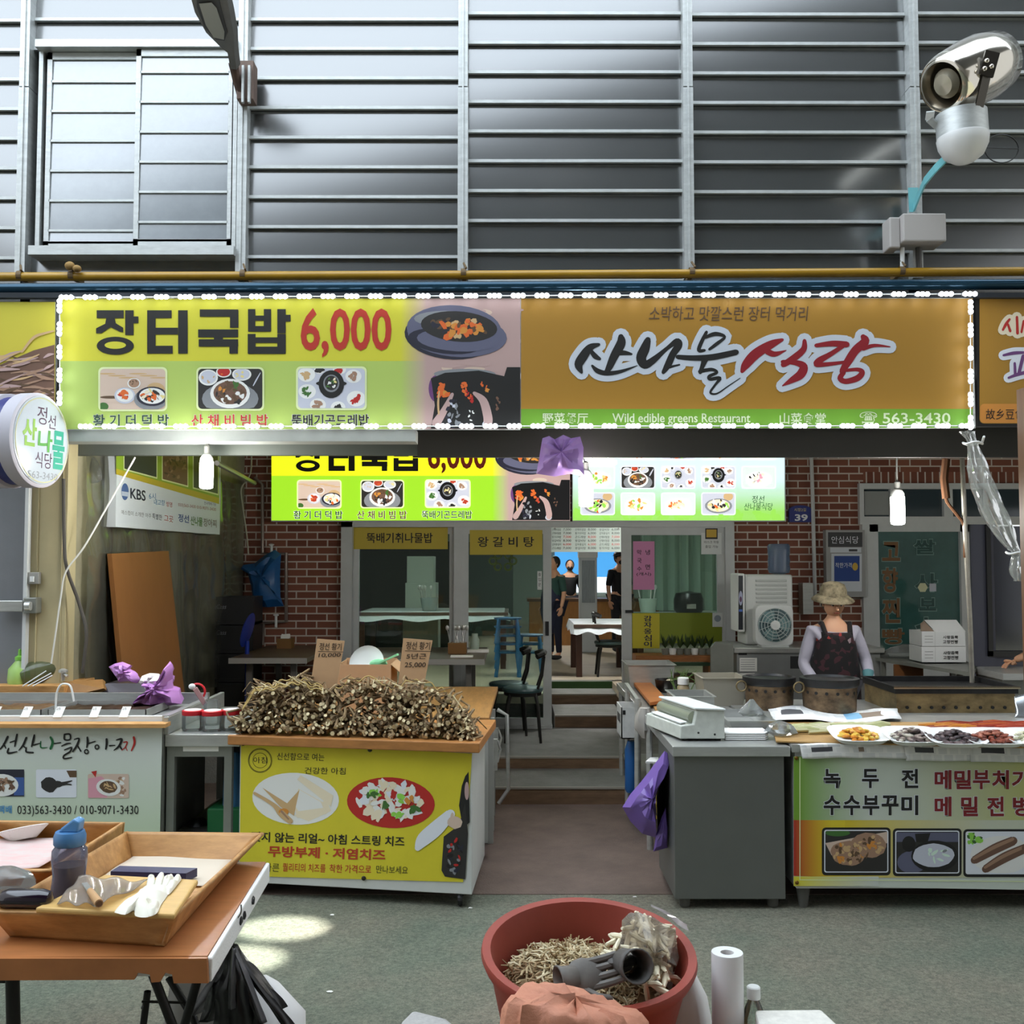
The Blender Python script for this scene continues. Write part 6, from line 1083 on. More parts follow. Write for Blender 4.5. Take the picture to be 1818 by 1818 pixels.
for i in range(3):
    x0 = xr-.12-.62*(i+1); b = MB(); z = zP+.021; b.bx(x0, x0+.58, 6.1, 6.105, z, z+.05).bx(x0, x0+.58, 6.5, 6.505, z, z+.05).bx(x0, x0+.005, 6.1, 6.5, z, z+.05).bx(x0+.575, x0+.58, 6.1, 6.5, z, z+.05).bx(x0, x0+.58, 6.1, 6.5, z, z+.004); o = b.build('steel_pan', STEEL); tag(o, ('low steel pan on the pickle cart, nearest its right end', 'low steel pan on the pickle cart, middle of the row', 'low steel pan on the pickle cart, farthest left')[i], 'pan', 'steel pans on the pickle cart')
    q = MB(); crumsheet(q, lambda u, v: (x0+.01+.56*u, 6.11+.38*v, z+.03), 20, 14, .018, 14, i); o = q.build('pickles', mat(('pickle_brown', 'pickle_tan', 'pickle_green')[i], ('#3a2a1e', '#6a4c2e', '#3f4226')[i], .35, var=.4, vs=30), smooth=True); tag(o, ('dark brown pickles in the rightmost steel pan', 'tan pickles in the middle steel pan', 'olive green pickles in the leftmost steel pan')[i], 'pickles', kind='stuff')
YQ = 6.85; t = thing('steel_sink', 'dark steel tray behind the pickle pans reflecting the purple bag', 'tray', P(240, 1260, YQ)); p0, p1 = P(112, 1240, YQ), P(262, 1214, YQ); b = MB(); b.slab([P(112, 1252, YQ), P(262, 1247, YQ), P(262, 1213, YQ+.1), P(190, 1213, YQ+.1)], (0, .35, 0)); b.build('tray', mat('tray_dark', '#4a4548', .3, .5), t)
b = MB(); b.bx(PX(-40, 6.8), PX(118, 6.8), 6.8, 7.3, PZ(1239, 6.8), PZ(1218, 6.8)); tag(b.build('wooden_board', WOODT), 'thick wooden board lying across the left end of the pickle cart', 'board'); b = MB(); b.slab([P(116, 1238, 6.82), P(184, 1222, 6.82), P(182, 1206, 6.98), P(112, 1210, 6.9)], (0, .05, -.02)); tag(b.build('wooden_board', mat('board_brown', '#8f6636', .6, var=.15)), 'brown wooden board tilted beside the steel tray', 'board')
b = MB(); zb_ = zP+.08; b.bx(-4.1, PX(250, 7.1), 6.78, 7.5, zP-.1, zP-.02).bx(-4.1, PX(250, 7.1), 6.78, 7.5, .0, .05); o = b.build('rear_shelf', STEELD); tag(o, 'steel shelf standing behind the pickle cart', 'shelf')
t = thing('wire_handle', 'white wire handle standing on the pickle cart', 'handle', P(115, 1250, 6.1)); b = MB(); b.tube(catmull([tuple(P(x, y, 6.06)) for x, y in ((99, 1262), (100, 1235), (106, 1218), (116, 1214), (126, 1220), (131, 1245))], 5), .006, 6); b.build('wire', WHITEPL, t, smooth=True)
t = thing('squeeze_bottle', 'green squeeze bottle leaning at the far left of the pickle cart', 'bottle', P(45, 1215, 6.95)); c = P(34, 1214, 6.95); b = MB(); b.lathe([(.07, 0), (.075, .03), (.07, .1), (.03, .15), (.025, .16)], c, 16); b.build('body', mat('green_bottle', '#9cc06a', .35), t, smooth=True); b = MB(); b.lathe([(.03, .16), (.03, .18), (.012, .19), (.01, .23), (.001, .235)], c, 14); b.build('cap', mat('green_cap', '#7fc24a', .4), t, smooth=True)
b = MB(); c = P(76, 1192, 7.0); b.lathe([(.08, -.13), (.09, -.05), (.085, .09), (.07, .13)], c, 20, Euler((0, R(75), R(20))).to_matrix()); tag(b.build('clear_jar', glassmat('pale_green_jar', '#c3cdb0', 1.3, .08, .25, '#aab38f'), smooth=True), 'pale translucent jar lying beside the green bottle', 'jar')
for i in range(3): b = MB(); b.tube([P(40+i*9, 1218, 6.75), P(82+i*9-(7 if i == 2 else 0), 1191+i*4, 6.8)], .004, 6); tag(b.build('skewer', WHITEPL), ('white skewer by the green bottle, upper of three', 'white skewer by the green bottle, middle of three', 'white skewer by the green bottle, lowest of three')[i], 'skewer', 'white skewers')
b = MB(); c = P(112, 1195, 6.9); b.lathe([(.012, -.05), (.014, 0), (.03, .005), (.03, .02), (.012, .03)], c, 12).tube([c, c+Vector((.04, -.02, -.02))], .01, 8); tag(b.build('water_tap', STEEL, smooth=True), 'small chrome tap behind the pickle cart', 'tap')
# purple bag
t = thing('plastic_bag', 'opened lilac plastic bag with white paper on the pickle cart', 'bag', P(285, 1248, 6.5)); LIL = mat('lilac_bag', '#b77fc0', .45, sss=.05)
facetbag('body', None, [(236, 1252), (246, 1236), (262, 1226), (256, 1212), (268, 1211), (283, 1218), (292, 1205), (296, 1190), (302, 1174), (307, 1180), (307, 1205), (306, 1222), (318, 1226), (322, 1250), (290, 1254), (262, 1254)], 6.5, LIL, .12, 3, parent=t, jit=.8)
facetbag('flap', None, [(193, 1184), (204, 1178), (218, 1175), (232, 1181), (229, 1187), (240, 1192), (250, 1206), (243, 1213), (228, 1209), (212, 1211), (205, 1200)], 6.56, LIL, .05, 6, parent=t, jit=.8)
facetbag('paper', None, [(246, 1212), (252, 1200), (266, 1195), (282, 1196), (292, 1206), (284, 1220), (262, 1224)], 6.54, PAPER, .06, 2, parent=t, jit=.6)
# steel table with jars
xa_, xb_ = PX(291, 5.95, 1400), PX(418, 5.95, 1400); yT = 5.95; zT2 = PZ(1304, yT); t = thing('steel_table', 'stainless side table between the pickle cart and yellow cart', 'table', ((xa_+xb_)/2, 6.4, 0))
b = MB(); b.bx(xa_, xb_+.02, yT, 7.1, zT2-.07, zT2).bx(xa_-.01, xa_+.02, yT, 7.1, zT2, zT2+.1); b.build('worktop', STEEL, t, bevel=.004)
for x in (xa_+.03, xb_-.05):
    for y in (yT+.04, 7.0): b = MB(); b.bx(x-.022, x+.022, y-.022, y+.022, 0, zT2-.07); b.build('leg', STEELD, t)
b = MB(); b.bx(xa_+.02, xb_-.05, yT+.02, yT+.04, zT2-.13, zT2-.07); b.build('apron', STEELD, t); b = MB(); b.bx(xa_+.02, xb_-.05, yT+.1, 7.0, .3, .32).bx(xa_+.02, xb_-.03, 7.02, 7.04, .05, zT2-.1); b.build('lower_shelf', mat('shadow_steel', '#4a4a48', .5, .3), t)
A = front(yT+.018); b = MB(); A.rect(b, 325, 1319, 388, 1334, .5); b.build('paper_strip', PAPER, t, norm=False)
b = MB(); c = (xa_+xb_)/2; b.bx(c+.0, c+.2, 6.1, 6.4, .0, .46); tag(b.build('crate', mat('dark_green_crate', '#1c6a3a', .6), bevel=.01), 'dark green crate on the ground under the steel table', 'crate'); b = MB(); crump(b, [(.1, 0), (.13, .1), (.1, .3), (.03, .36)], (c-.12, 6.3, .0), 18, .1); tag(b.build('bin_bag', BLKP, smooth=True), 'black bag on the ground under the steel table', 'bag')
b = MB(); crump(b, [(.03, 0), (.06, .1), (.07, .3), (.05, .5), (.02, .62)], (PX(416, 6.15, 1400)-.01, 6.2, .15), 16, .2, 5, 3); tag(b.build('blue_bag', mat('blue_bag_film', '#3d78a8', .3), smooth=True), 'blue plastic bag squeezed between steel table and yellow cart', 'bag')
JG = glassmat('jar_glass', '#eef2f0', 1.6, .03, .14, '#dfe6e4'); REDL = mat('red_lid', '#c8202c', .4)
def jar(label, px, py, Y, lid=True, r_=.062, h_=.105):
    c = P(px, py, Y); c.z = zT2+.001; t = thing('glass_jar', label, 'jar', c, 'red lidded jars'); b = MB(); b.lathe([(r_*.92, 0), (r_, .01), (r_, h_*.82), (r_*.86, h_*.95), (r_*.86, h_)], c, 24); b.build('glass', JG, t, smooth=True)
    if lid: b = MB(); b.lathe([(r_*.98, h_*.86), (r_*1.0, h_*.9), (r_*1.0, h_*1.1), (r_*.9, h_*1.13)], c, 24); b.build('lid', REDL, t, smooth=True); b = MB(); b.lathe([(r_*.82, h_*1.131), (r_*.8, h_*1.15)], c, 20); b.build('lid_top', mat('lid_white', '#e8e0de', .4), t, smooth=True)
    return t
jar('red lidded glass jar, left of the front three', 342, 1290, 6.1); jar('red lidded glass jar, middle of the front three', 377, 1291, 6.08); jar('red lidded glass jar, right one touching the roots', 411, 1290, 6.12); jar('open glass jar behind the red lidded ones', 376, 1275, 6.3, False, .05, .15)
t = thing('tape_dispenser', 'red and clear tape cutter standing in the open jar', 'tape cutter', P(352, 1250, 6.32)); b = MB(); b.bar(P(364, 1250, 6.32), P(346, 1222, 6.3), .035, .03); b.build('handle', mat('clear_red', '#b58a8a', .3), t, bevel=.004); b = MB(); b.ball(P(341, 1219, 6.3), (.022, .015, .018)); b.build('tip', WHITEPL, t, smooth=True); b = MB(); b.tube([P(350+14*math.cos(a), 1228+14*math.sin(a), 6.33) for a in [R(-120+i*22) for i in range(9)]], .007, 6); b.build('guard', REDL, t, smooth=True)
# ---------------------------------------------------------------- cooking stall on the right
YR = 5.72; zR = PZ(1325, YR); t = thing('steel_counter', 'grey stainless cabinet counter at the left end of the cooking stall', 'counter', P(1295, 1606, YR+.3)); xa, xb = PX(1198, YR, 1460), PX(1394, YR, 1460)
GS = mat('grey_steel', '#6f716c', .42, .45, var=.06, vs=2)
b = MB(); b.bx(xa+.0, xb, YR+.01, YR+.62, .055, zR-.05); b.build('cabinet', GS, t, bevel=.003); b = MB(); b.bx(xa-.01, xb+.03, YR-.01, 8.75, zR-.055, zR); b.build('worktop', STEEL, t, bevel=.004)
for x in (xa+.06, xb-.06):
    for y in (YR+.06, YR+.56): b = MB(); b.lathe([(.022, 0), (.03, .01), (.034, .07)], (x, y, 0), 14); b.build('foot', mat('foot_grey', '#5b5a55', .5), t, smooth=True)
for y in (6.9, 8.65):
    for x in (xa+.02, xb): b = MB(); b.tube([(x, y, 0), (x, y, zR-.05)], .022, 10); b.build('leg', STEEL, t)
b = MB(); b.bx(xa+.02, xb, 6.45, 8.6, .3, .32); b.build('lower_shelf', STEELD, t)
b = MB(); b.bx(xa+.02, xa+.1, YR+.64, YR+.9, .28, .5); tag(b.build('yellow_box', mat('yellow_box', '#c9b12c', .5)), 'yellow box low beside the grey cabinet', 'box')
# banner cart
YC = 5.72; xc = PX(1410, YC, 1460); t = thing('cooking_cart', 'pancake cooking cart with printed banner at the right', 'cart', (3.0, 6.3, 0)); zC = PZ(1322, YC)
b = MB(); b.bx(xc+.01, 4.7, YC+.006, 6.5, .115, zC-.04); b.build('body', CARTW, t); b = MB(); b.bx(xc-.01, 4.7, YC-.01, 7.6, zC-.04, zC); b.build('worktop', STEEL, t)
for x in (xc+.06, 2.9, 4.5): b = MB(); b.lathe([(.024, 0), (.04, .115)], (x, YC+.06, 0), 14); b.build('foot', mat('foot_grey', '#5b5a55', .5), t, smooth=True)
for x in (xc+.06, 4.5): b = MB(); b.bx(x-.02, x+.02, 7.5, 7.54, 0, zC-.04); b.build('leg', STEELD, t)
A = front(YC-.002)
b = MB(); b.slab([P(1409, 1573, YC-.001), P(1960, 1582, YC-.001), P(1960, 1343, YC-.001), P(1409, 1343, YC-.001)], (0, .003, 0)); bn = b.build('banner', mat('banner_base', '#c8d0c4', .55), t)
b = MB(); A.rect(b, 1409, 1343, 1560, 1456, .5); b.build('printed_ground', gradmat('banner_green', '#6f9a2e', '#c3cbbd', .05, .85), bn); b = MB(); A.rect(b, 1560, 1343, 1960, 1456, .5); b.build('printed_ground', gradmat('banner_olive', '#c3cbbd', '#b8b93a', .1, .9), bn)
b = MB(); A.poly(b, [(1409, 1555), (1500, 1558), (1500, 1456), (1409, 1456)], .6); b.build('printed_ground', gradmat('banner_red', '#a8261c', '#d8c22c', .02, .75), bn); b = MB(); A.rect(b, 1500, 1456, 1960, 1558, .6); b.build('printed_ground', gradmat('banner_gold', '#d0b92c', '#c8cdb8', .02, .55), bn); b = MB(); A.rect(b, 1409, 1556, 1560, 1573, .7); b.build('printed_ground', gradmat('banner_yel', '#d8cf3c', '#c9cfc6', .05, .95), bn)
b = MB(); A.stroke(b, [(1420, 1345, .8), (1420, 1450, .8), (1420, 1562, .8)], 1.2, PK['frame'], k=1); A.stroke(b, [(1420, 1562, .7), (1600, 1563, .7), (1960, 1566, .7)], 1.2, PK['frame'], k=1)
for i, x0 in enumerate((1461, 1587, 1712)):
    y0 = 1471+i*1.5; A.rrect(b, x0-2, y0-2, x0+120, y0+83, 7, 1.2, PK['black']); A.rrect(b, x0+2, y0+2, x0+116, y0+78, 4, 1.5, PK['steelw']); c = (x0+4, y0+4, x0+114, y0+76); A.rrect(b, *c, 3, 1.8, PK['dark' if i < 2 else 'steelw']); X = lambda u: c[0]+u*110; Y = lambda v: c[1]+v*72
    if i == 0:
        A.poly(b, [(X(0), Y(.3)), (X(1), Y(.02)), (X(1), Y(.3)), (X(.1), Y(.6))], 2, PK['cream']); A.ell(b, X(.2), Y(.05), 22, 6, 2.1, PK['green'], clip=c); A.ell(b, X(.5), Y(.78), 54, 15, 2.2, PK['dark'], clip=c)
        for u, v in ((.7, .35), (.37, .55)): A.ell(b, X(u), Y(v), 31, 22, 2.5+u*-.3+.4, PK['root'], 24, .1, .04, c); A.blobs(b, X(u), Y(v), 27, 18, 46, 6, [PK['orange'], PK['tan'], PK['root'], PK['brown']], 2.9-u*.3, c)
    elif i == 1:
        A.rect(b, c[0], Y(.02), c[2], Y(.25), 2, PK['slate']); A.ell(b, X(.2), Y(.3), 12, 14, 2.2, PK['black'], clip=c); A.ell(b, X(.25), Y(.75), 26, 20, 2.1, PK['slate'], clip=c); A.poly(b, [(X(.3), Y(.05)), (X(.55), Y(.03)), (X(.5), Y(.28)), (X(.32), Y(.25))], 2.3, PK['black']); A.ell(b, X(.62), Y(.6), 42, 28, 2.4, PK['black'], clip=c); A.ell(b, X(.6), Y(.58), 37, 21, 2.7, PK['lgrey'], 24, 0, .03, c); A.blobs(b, X(.6), Y(.58), 28, 14, 16, 8, [PK['grey'], PK['mint'], PK['lgrey']], 3, c, 3)
    else:
        A.ell(b, X(.55), Y(.55), 54, 34, 2, PK['white'], clip=c); A.blobs(b, X(.12), Y(.2), 12, 16, 14, 7, [PK['green'], PK['leaf']], 2.2, c)
        for q in (((.12, .68, 7), (.45, .4, 9), (.75, .2, 8)), ((.3, .9, 7), (.6, .62, 9), (.95, .38, 8))): A.stroke(b, [(X(u), Y(v), w_) for u, v, w_ in q], 2.6, PK['root2']); A.stroke(b, [(X(u)-1, Y(v)-3, w_*.35) for u, v, w_ in q], 2.8, PK['root'])
b.build('printed_picture', PR, bn, norm=False)
RB = mat('print_maroon', '#7d161c', .6)
for s_, xs_, y0, y1, m in (('녹두전', (1462, 1530, 1600), 1365, 1399, TXT), ('수수부꾸미', (1462, 1497, 1531, 1565, 1600), 1412, 1447, TXT), ('메밀부치기', (1659, 1694, 1727, 1761, 1796), 1367, 1401, RB), ('메밀전병', (1659, 1706, 1752, 1798), 1414, 1449, RB)):
    for ch, x in zip(s_, xs_): A.text(ch, (x-.6, y0-.6, x+30.6, y1+.6), PR[PK['steelw']], bn, 'lettering_outline', 1.2, .06); A.text(ch, (x, y0, x+30, y1), m, bn, l=1.8, bold=.03)
for x, y in ((1415, 1567), (1414, 1346)): b = MB(); b.ball(P(x, y, YC-.006), (.011, .006, .011)); b.build('eyelet', mat('eyelet_brass', '#7a5a1c', .4, .6), bn, smooth=True)
# things on the grey counter
def pan(name, label, cat, x0, x1, y0, y1, z0, z1, m, th=.006, rim=.012, grp=None, flare=0):
    b = MB(); f_ = flare
    for a in (0, 1):
        pass
    o4 = [(x0-f_, y0-f_), (x1+f_, y0-f_), (x1+f_, y1+f_), (x0-f_, y1+f_)]; i4 = [(x0-f_+th, y0-f_+th), (x1+f_-th, y0-f_+th), (x1+f_-th, y1+f_-th), (x0-f_+th, y1+f_-th)]; ob4 = [(x0, y0), (x1, y0), (x1, y1), (x0, y1)]; ib4 = [(x0+th, y0+th), (x1-th, y0+th), (x1-th, y1-th), (x0+th, y1-th)]
    vs = [(x, y, z0) for x, y in ob4]+[(x, y, z1) for x, y in o4]+[(x, y, z1) for x, y in i4]+[(x, y, z0+th) for x, y in ib4]
    fs = [(3, 2, 1, 0)]+[(i, (i+1) % 4, 4+(i+1) % 4, 4+i) for i in range(4)]+[(4+i, 4+(i+1) % 4, 8+(i+1) % 4, 8+i) for i in range(4)]+[(8+i, 8+(i+1) % 4, 12+(i+1) % 4, 12+i) for i in range(4)]+[(12, 13, 14, 15)]
    b.add(vs, fs)
    if rim:
        q = [(x0-f_-rim, y0-f_-rim), (x1+f_+rim, y0-f_-rim), (x1+f_+rim, y1+f_+rim), (x0-f_-rim, y1+f_+rim)]
        vs = [(x, y, z1-.004) for x, y in q]+[(x, y, z1+.001) for x, y in q]+[(x, y, z1+.001) for x, y in i4]+[(x, y, z1-.004) for x, y in o4]; b.add(vs, [(i, (i+1) % 4, 4+(i+1) % 4, 4+i) for i in range(4)]+[(4+i, 4+(i+1) % 4, 8+(i+1) % 4, 8+i) for i in range(4)]+[(12+i, 12+(i+1) % 4, (i+1) % 4, i) for i in range(4)])
    return tag(b.build(name, m), label, cat, grp)
zt = zR+.001
t = thing('wrapping_machine', 'worn white metal film wrapper on the grey counter corner', 'wrapping machine', P(1230, 1312, 5.95)); WM = mat('worn_white', '#c9cdc4', .45, var=.14, vs=9); yw = 5.88
x0, x1 = PX(1207, yw, 1290), PX(1287, yw, 1290); hv = Vector((-.13, .5, 0)); b = MB(); b.slab([(x0, yw, zt+.012), (x1, yw, zt+.012), (x1, yw, zt+.175), (x0+.1, yw, zt+.175), (x0+.08, yw, zt+.095), (x0+.005, yw, zt+.085)], hv); b.build('body', WM, t, bevel=.006)
b = MB(); b.slab([(x0+.085, yw-.01, zt+.178), (x1+.006, yw-.01, zt+.172), (x1+.006, yw-.01, zt+.184), (x0+.085, yw-.01, zt+.19)], hv*1.03); b.build('lid', mat('worn_white_lid', '#dfe3e0', .4), t, bevel=.004); b = MB(); b.slab([(x0+.008, yw+.03, zt+.093), (x0+.045, yw+.03, zt+.1), (x0+.045, yw+.03, zt+.106), (x0+.008, yw+.03, zt+.099)], hv*.85); b.build('heat_strip', WHITEPL, t); b = MB(); q = Vector((x0+.085, yw+.03, zt+.128)); b.tube([q, q+hv*.9], .036, 14); b.build('film_roll', glassmat('roll_film', '#d3d6c8', 1.5, .1, .45, '#c3c8b8'), t, smooth=True)
for x in (x0+.03, x1-.03): b = MB(); b.slab([(x-.012, yw+.03, zt), (x+.012, yw+.03, zt), (x+.012, yw+.03, zt+.014), (x-.012, yw+.03, zt+.014)], hv*.85); b.build('foot', BLACK, t)
for px, py in ((1240, 1301), (1269, 1304)): b = MB(); b.ball(P(px, py, yw-.001), (.006, .003, .006)); b.build('screw', BLACK, t)
pan('steel_tray', 'tall steel food pan at the back left corner of the counter', 'pan', PX(1113, 8.6, 1200)+.0, PX(1185, 8.6, 1200), 8.35, 8.7, zt, zt+.19, STEEL, flare=.02)
b = MB(); c = [G(1125, 1217, zt+.02), G(1156, 1217, zt+.02), G(1186, 1248, zt+.02), G(1154, 1253, zt+.02)]; b.slab(c, (0, 0, .025)); tag(b.build('cutting_board', mat('board_orange', '#b5713a', .5, var=.12, vs=5), bevel=.004), 'orange brown cutting board on the left edge of the counter', 'cutting board'); b = MB(); c = [G(1160, 1256, zt), G(1180, 1256, zt), G(1190, 1275, zt), G(1170, 1275, zt)]; b.slab(c, (0, 0, .012)); tag(b.build('cutting_board', mat('board_tan', '#b98a52', .5)), 'small tan board under the edge of the white wrapper', 'cutting board')
def rbowl(label, px, py, Y, r_, h_, m, fill=None):
    c = P(px, py, Y); c.z = zt; t = thing('bowl', label, 'bowl', c); b = MB(); b.lathe([(r_*.6, 0), (r_*.9, h_*.4), (r_, h_), (r_*.93, h_), (r_*.8, h_*.4), (.001, h_*.2)], c, 24); b.build('body', m, t, smooth=True); return t, c
q, c = rbowl('black bowl beside the tall steel pan', 1185, 1220, 8.1, .1, .1, mat('bowl_black', '#1a1614', .3)); b = MB(); b.ball(c+Vector((.02, 0, .09)), (.03, .03, .012)); tag(b.build('garlic', mat('garlic', '#d9cdb4', .5), smooth=True), 'pale garlic piece in the black bowl', 'garlic')
b = MB(); c = P(1213, 1228, 7.6); c.z = zt; b.lathe([(.04, 0), (.045, .01), (.045, .1), (.03, .12)], c, 16); t = thing('sauce_bottle', 'small bottle with white cap behind the wrapper', 'bottle', c); b.build('body', mat('bottle_amber', '#9a8a6a', .3), t, smooth=True); b = MB(); b.lathe([(.042, .12), (.042, .165), (.036, .17)], c, 16); b.build('cap', WHITEPL, t, smooth=True)
for i in range(14): pass
t = thing('spring_onions', 'green spring onions by the steel pan', 'spring onions', P(1220, 1215, 7.9)); b = MB()
for i in range(16): p = P(1213, 1215, 7.9)+Vector((rnd.uniform(-.06, .06), rnd.uniform(-.05, .05), 0)); p.z = zt+.02; b.tube([p, p+Vector((rnd.uniform(-.05, .05), .02, .09)), p+Vector((rnd.uniform(-.1, .1), .03, rnd.uniform(.1, .18)))], [.006, .005, .002], 5)
b.build('stalks', mat('onion_green', '#4f6a2e', .5), t)
def gxz(px, py): return G(px, py, zt)
pan('steel_tray', 'shallow steel pan partly behind the white wrapper', 'pan', PX(1190, 6.9), PX(1258, 6.9), 6.75, 7.1, zt, zt+.14, STEEL); pan('steel_tray', 'deep cream steel food pan in the middle of the counter', 'pan', PX(1248, 7.35), PX(1314, 7.35), 7.3, 7.62, zt, zt+.2, mat('pan_cream', '#b6b0a0', .4, .4), flare=.02)
pan('steel_tray', 'shallow steel tray with clear bag right of the wrapper', 'pan', PX(1292, 6.35), PX(1362, 6.35), 6.28, 6.75, zt, zt+.055, STEEL, flare=.015)
b = MB(); crump(b, [(.05, 0), (.07, .02), (.04, .06), (.01, .1)], P(1335, 1270, 6.5)*1, 18, .3, 5, 2); o = b.build('clear_bag', FILM, smooth=True); tag(o, 'crumpled clear bag in the shallow steel tray', 'bag')
b = MB(); c0 = P(1288, 1308, 5.9); x0 = c0.x; x1 = PX(1364, 5.9); 
for i in range(4): z = zt+.001+i*.011; b.prism([(x0, 5.9), (x1-.03, 5.9), (x1, 5.95), (x1, 6.08), (x0, 6.08)], z, z+.009)
tag(b.build('foam_trays', FOAM, bevel=.003), 'stack of white foam trays right of the wrapper', 'foam trays'); b = MB(); crump(b, [(.03, 0), (.07, .02), (.05, .06), (.01, .08)], P(1385, 1305, 5.95), 20, .35, 6, 7); tag(b.build('clear_bag', FILM, smooth=True), 'small crumpled clear bag beside the foam trays', 'bag')
# plastic basket and cloth on the counter's left side, hanging bags
t = thing('plastic_basket', 'worn white plastic basket hanging on the left of the counter', 'basket', P(1125, 1314, 7.3)); yb = 7.2; x0, x1 = PX(1103, yb, 1290), PX(1134, yb, 1290); z0, z1 = PZ(1312, yb), PZ(1256, yb); b = MB(); b.bx(x0, x1, yb, yb+.008, z0, z1).bx(x0, x0+.008, yb, yb+.3, z0, z1).bx(x1-.008, x1, yb, yb+.3, z0, z1).bx(x0, x1, yb+.3, yb+.308, z0, z1).bx(x0, x1, yb, yb+.3, z0, z0+.008); b.build('shell', mat('basket_white', '#c5c6c2', .5, var=.1, vs=12), t); b = MB()
for i in range(3): b.bx(x0-.002, x0+.001, yb+.06+.07*i, yb+.1+.07*i, z0+.1, z0+.16)
b.bx(x0+.01, x0+.03, yb-.002, yb, z1-.05, z1-.02); b.build('slot', BLACK, t)
b = MB(); crump(b, [(.02, 0), (.06, .06), (.05, .14), (.03, .2)], P(1145, 1310, 6.95), 18, .35, 5, 1); tag(b.build('rag', mat('rag_grey', '#a39f98', .8), smooth=True), 'crumpled pale rag hanging on the counter leg', 'rag')
b = MB(); b.tube([P(1132, 1240, 7.05), P(1132, 1430, 7.05)], .022, 10).tube([P(1114, 1220, 7.6), P(1114, 1425, 7.6)], .02, 10).bar(P(1112, 1215, 7.6), P(1136, 1250, 7.05), .025); tag(b.build('steel_stand', STEEL, smooth=True), 'steel tube stand along the left side of the counter', 'stand'); b = MB(); c = P(1122, 1400, 7.35); b.lathe([(.04, 0), (.05, .02), (.05, .3), (.03, .36)], (c.x, c.y, .28), 14); tag(b.build('blue_bottle', mat('blue_plastic_dark', '#1f5c9c', .4), smooth=True), 'blue bottle between the steel tubes beside the counter', 'bottle')
b = MB(); b.slab([P(1146, 1352, 6.5), P(1200, 1354, 6.5), P(1200, 1344, 6.9), P(1155, 1344, 6.9)], (0, 0, -.01)); tag(b.build('foam_plate', FOAM), 'white foam plate edge beside the grey cabinet', 'lid')
t = thing('plastic_bag', 'purple plastic bag hanging beside the grey cabinet', 'bag', P(1155, 1512, 6.0)); facetbag('body', None, [(1180, 1333), (1192, 1342), (1182, 1366), (1166, 1392), (1164, 1420), (1165, 1455), (1164, 1487), (1140, 1480), (1119, 1458), (1105, 1433), (1119, 1410), (1137, 1389), (1157, 1364)], 5.97, PURP, .12, 4, parent=t, jit=.55, sharp=.6)
facetbag('tail', None, [(1182, 1433), (1186, 1470), (1185, 1505), (1160, 1512), (1165, 1480), (1174, 1452)], 5.94, PURP, .03, 9, parent=t)
b = MB()
for i in range(12): x = 1172+i*2; b.tube(catmull([tuple(P(1184+i*.6, 1350, 6.02)), tuple(P(x+rnd.uniform(-2, 2), 1390, 6.02+rnd.uniform(-.03, .03))), tuple(P(x, 1440, 6.03)), tuple(P(x+rnd.uniform(-3, 3), 1470+rnd.uniform(0, 40), 6.03))], 4), [.006]+[.022]*11+[.014], 6)
tag(b.build('black_bags', BLKP, smooth=True), 'bunch of black plastic bags hanging behind the purple bag', 'bags')
# stoves, griddle
RST = mat('burnt_steel', '#4a3a2c', .5, .6, var=.55, vs=7, col2='#8c7458', stretch=(1, 1, 1.6)); RST2 = mat('burnt_tan', '#7d6a4a', .45, .5, var=.4, vs=6, col2='#a08a60', stretch=(1, 1, 2)); SOOT = mat('sooty_steel', '#2b2b2c', .45, .5, var=.3, vs=8)
def stove(label, p0, p1, ytop, ybase):
    xm = (p0+p1)/2; c = G(xm, ybase-3, zt); r_ = (p1-p0)/2*c.y/F; zt_ = PZ(ytop+7, c.y); t = thing('round_stove', label, 'stove', c, 'round soot stained stoves'); b = MB(); b.lathe([(r_*.88, zt), (r_*.92, zt+.02), (r_*.96, zt_-.05), (r_*.98, zt_-.02)], (c.x, c.y, 0), 32); b.build('drum', RST, t, smooth=True); b = MB(); b.lathe([(r_*.97, zt_-.055), (r_*1.04, zt_-.04), (r_*1.05, zt_), (r_*.9, zt_+.005), (r_*.85, zt_-.01), (.001, zt_-.02)], (c.x, c.y, 0), 32); b.build('griddle_plate', SOOT, t, smooth=True)
    for k in range(16): a = 2*PI*k/16; b = MB(); b.lathe([(.011, -.004), (.011, .004)], (c.x+r_*.945*math.cos(a), c.y+r_*.945*math.sin(a), zt+(zt_-zt)*.62), 10, (Vector((math.cos(a), math.sin(a), 0))).to_track_quat('Z', 'Y').to_matrix()); b.build('vent_hole', BLACK, t)
    b = MB(); h = Vector((c.x-r_*1.0, c.y-.05, zt_-.06)); b.tube([h+Vector((-.03+.035*math.cos(a), 0, .035*math.sin(a))) for a in [2*PI*i/14 for i in range(15)]], .006, 6); b.build('ring_handle', RST2, t, smooth=True)
stove('soot stained round stove, left of the two', 1322, 1410, 1194, 1262); stove('soot stained round stove, right of the two', 1424, 1522, 1196, 1268)
q0 = G(1592, 1268, zt); yg = q0.y; x0, x1 = q0.x, PX(1796, yg); zg = PZ(1222, yg); t = thing('flat_griddle', 'large rectangular burnt steel griddle on the cooking counter', 'griddle', ((x0+x1)/2, yg+.3, zt)); b = MB(); b.bx(x0, x1, yg, yg+.62, zt, zg-.03); b.build('base', RST2, t); 
o = pan('griddle_tray', None, None, x0-.01, x1+.02, yg-.01, yg+.63, zg-.035, zg+.012, SOOT, .01, .012); o.parent = t; o.location = o.location-t.location
b = MB(); b.bx(x0-.02, x1+.03, yg-.022, yg-.01, zg-.002, zg+.014); b.build('front_rim', mat('rim_steel', '#b9ab90', .3, .8), t)
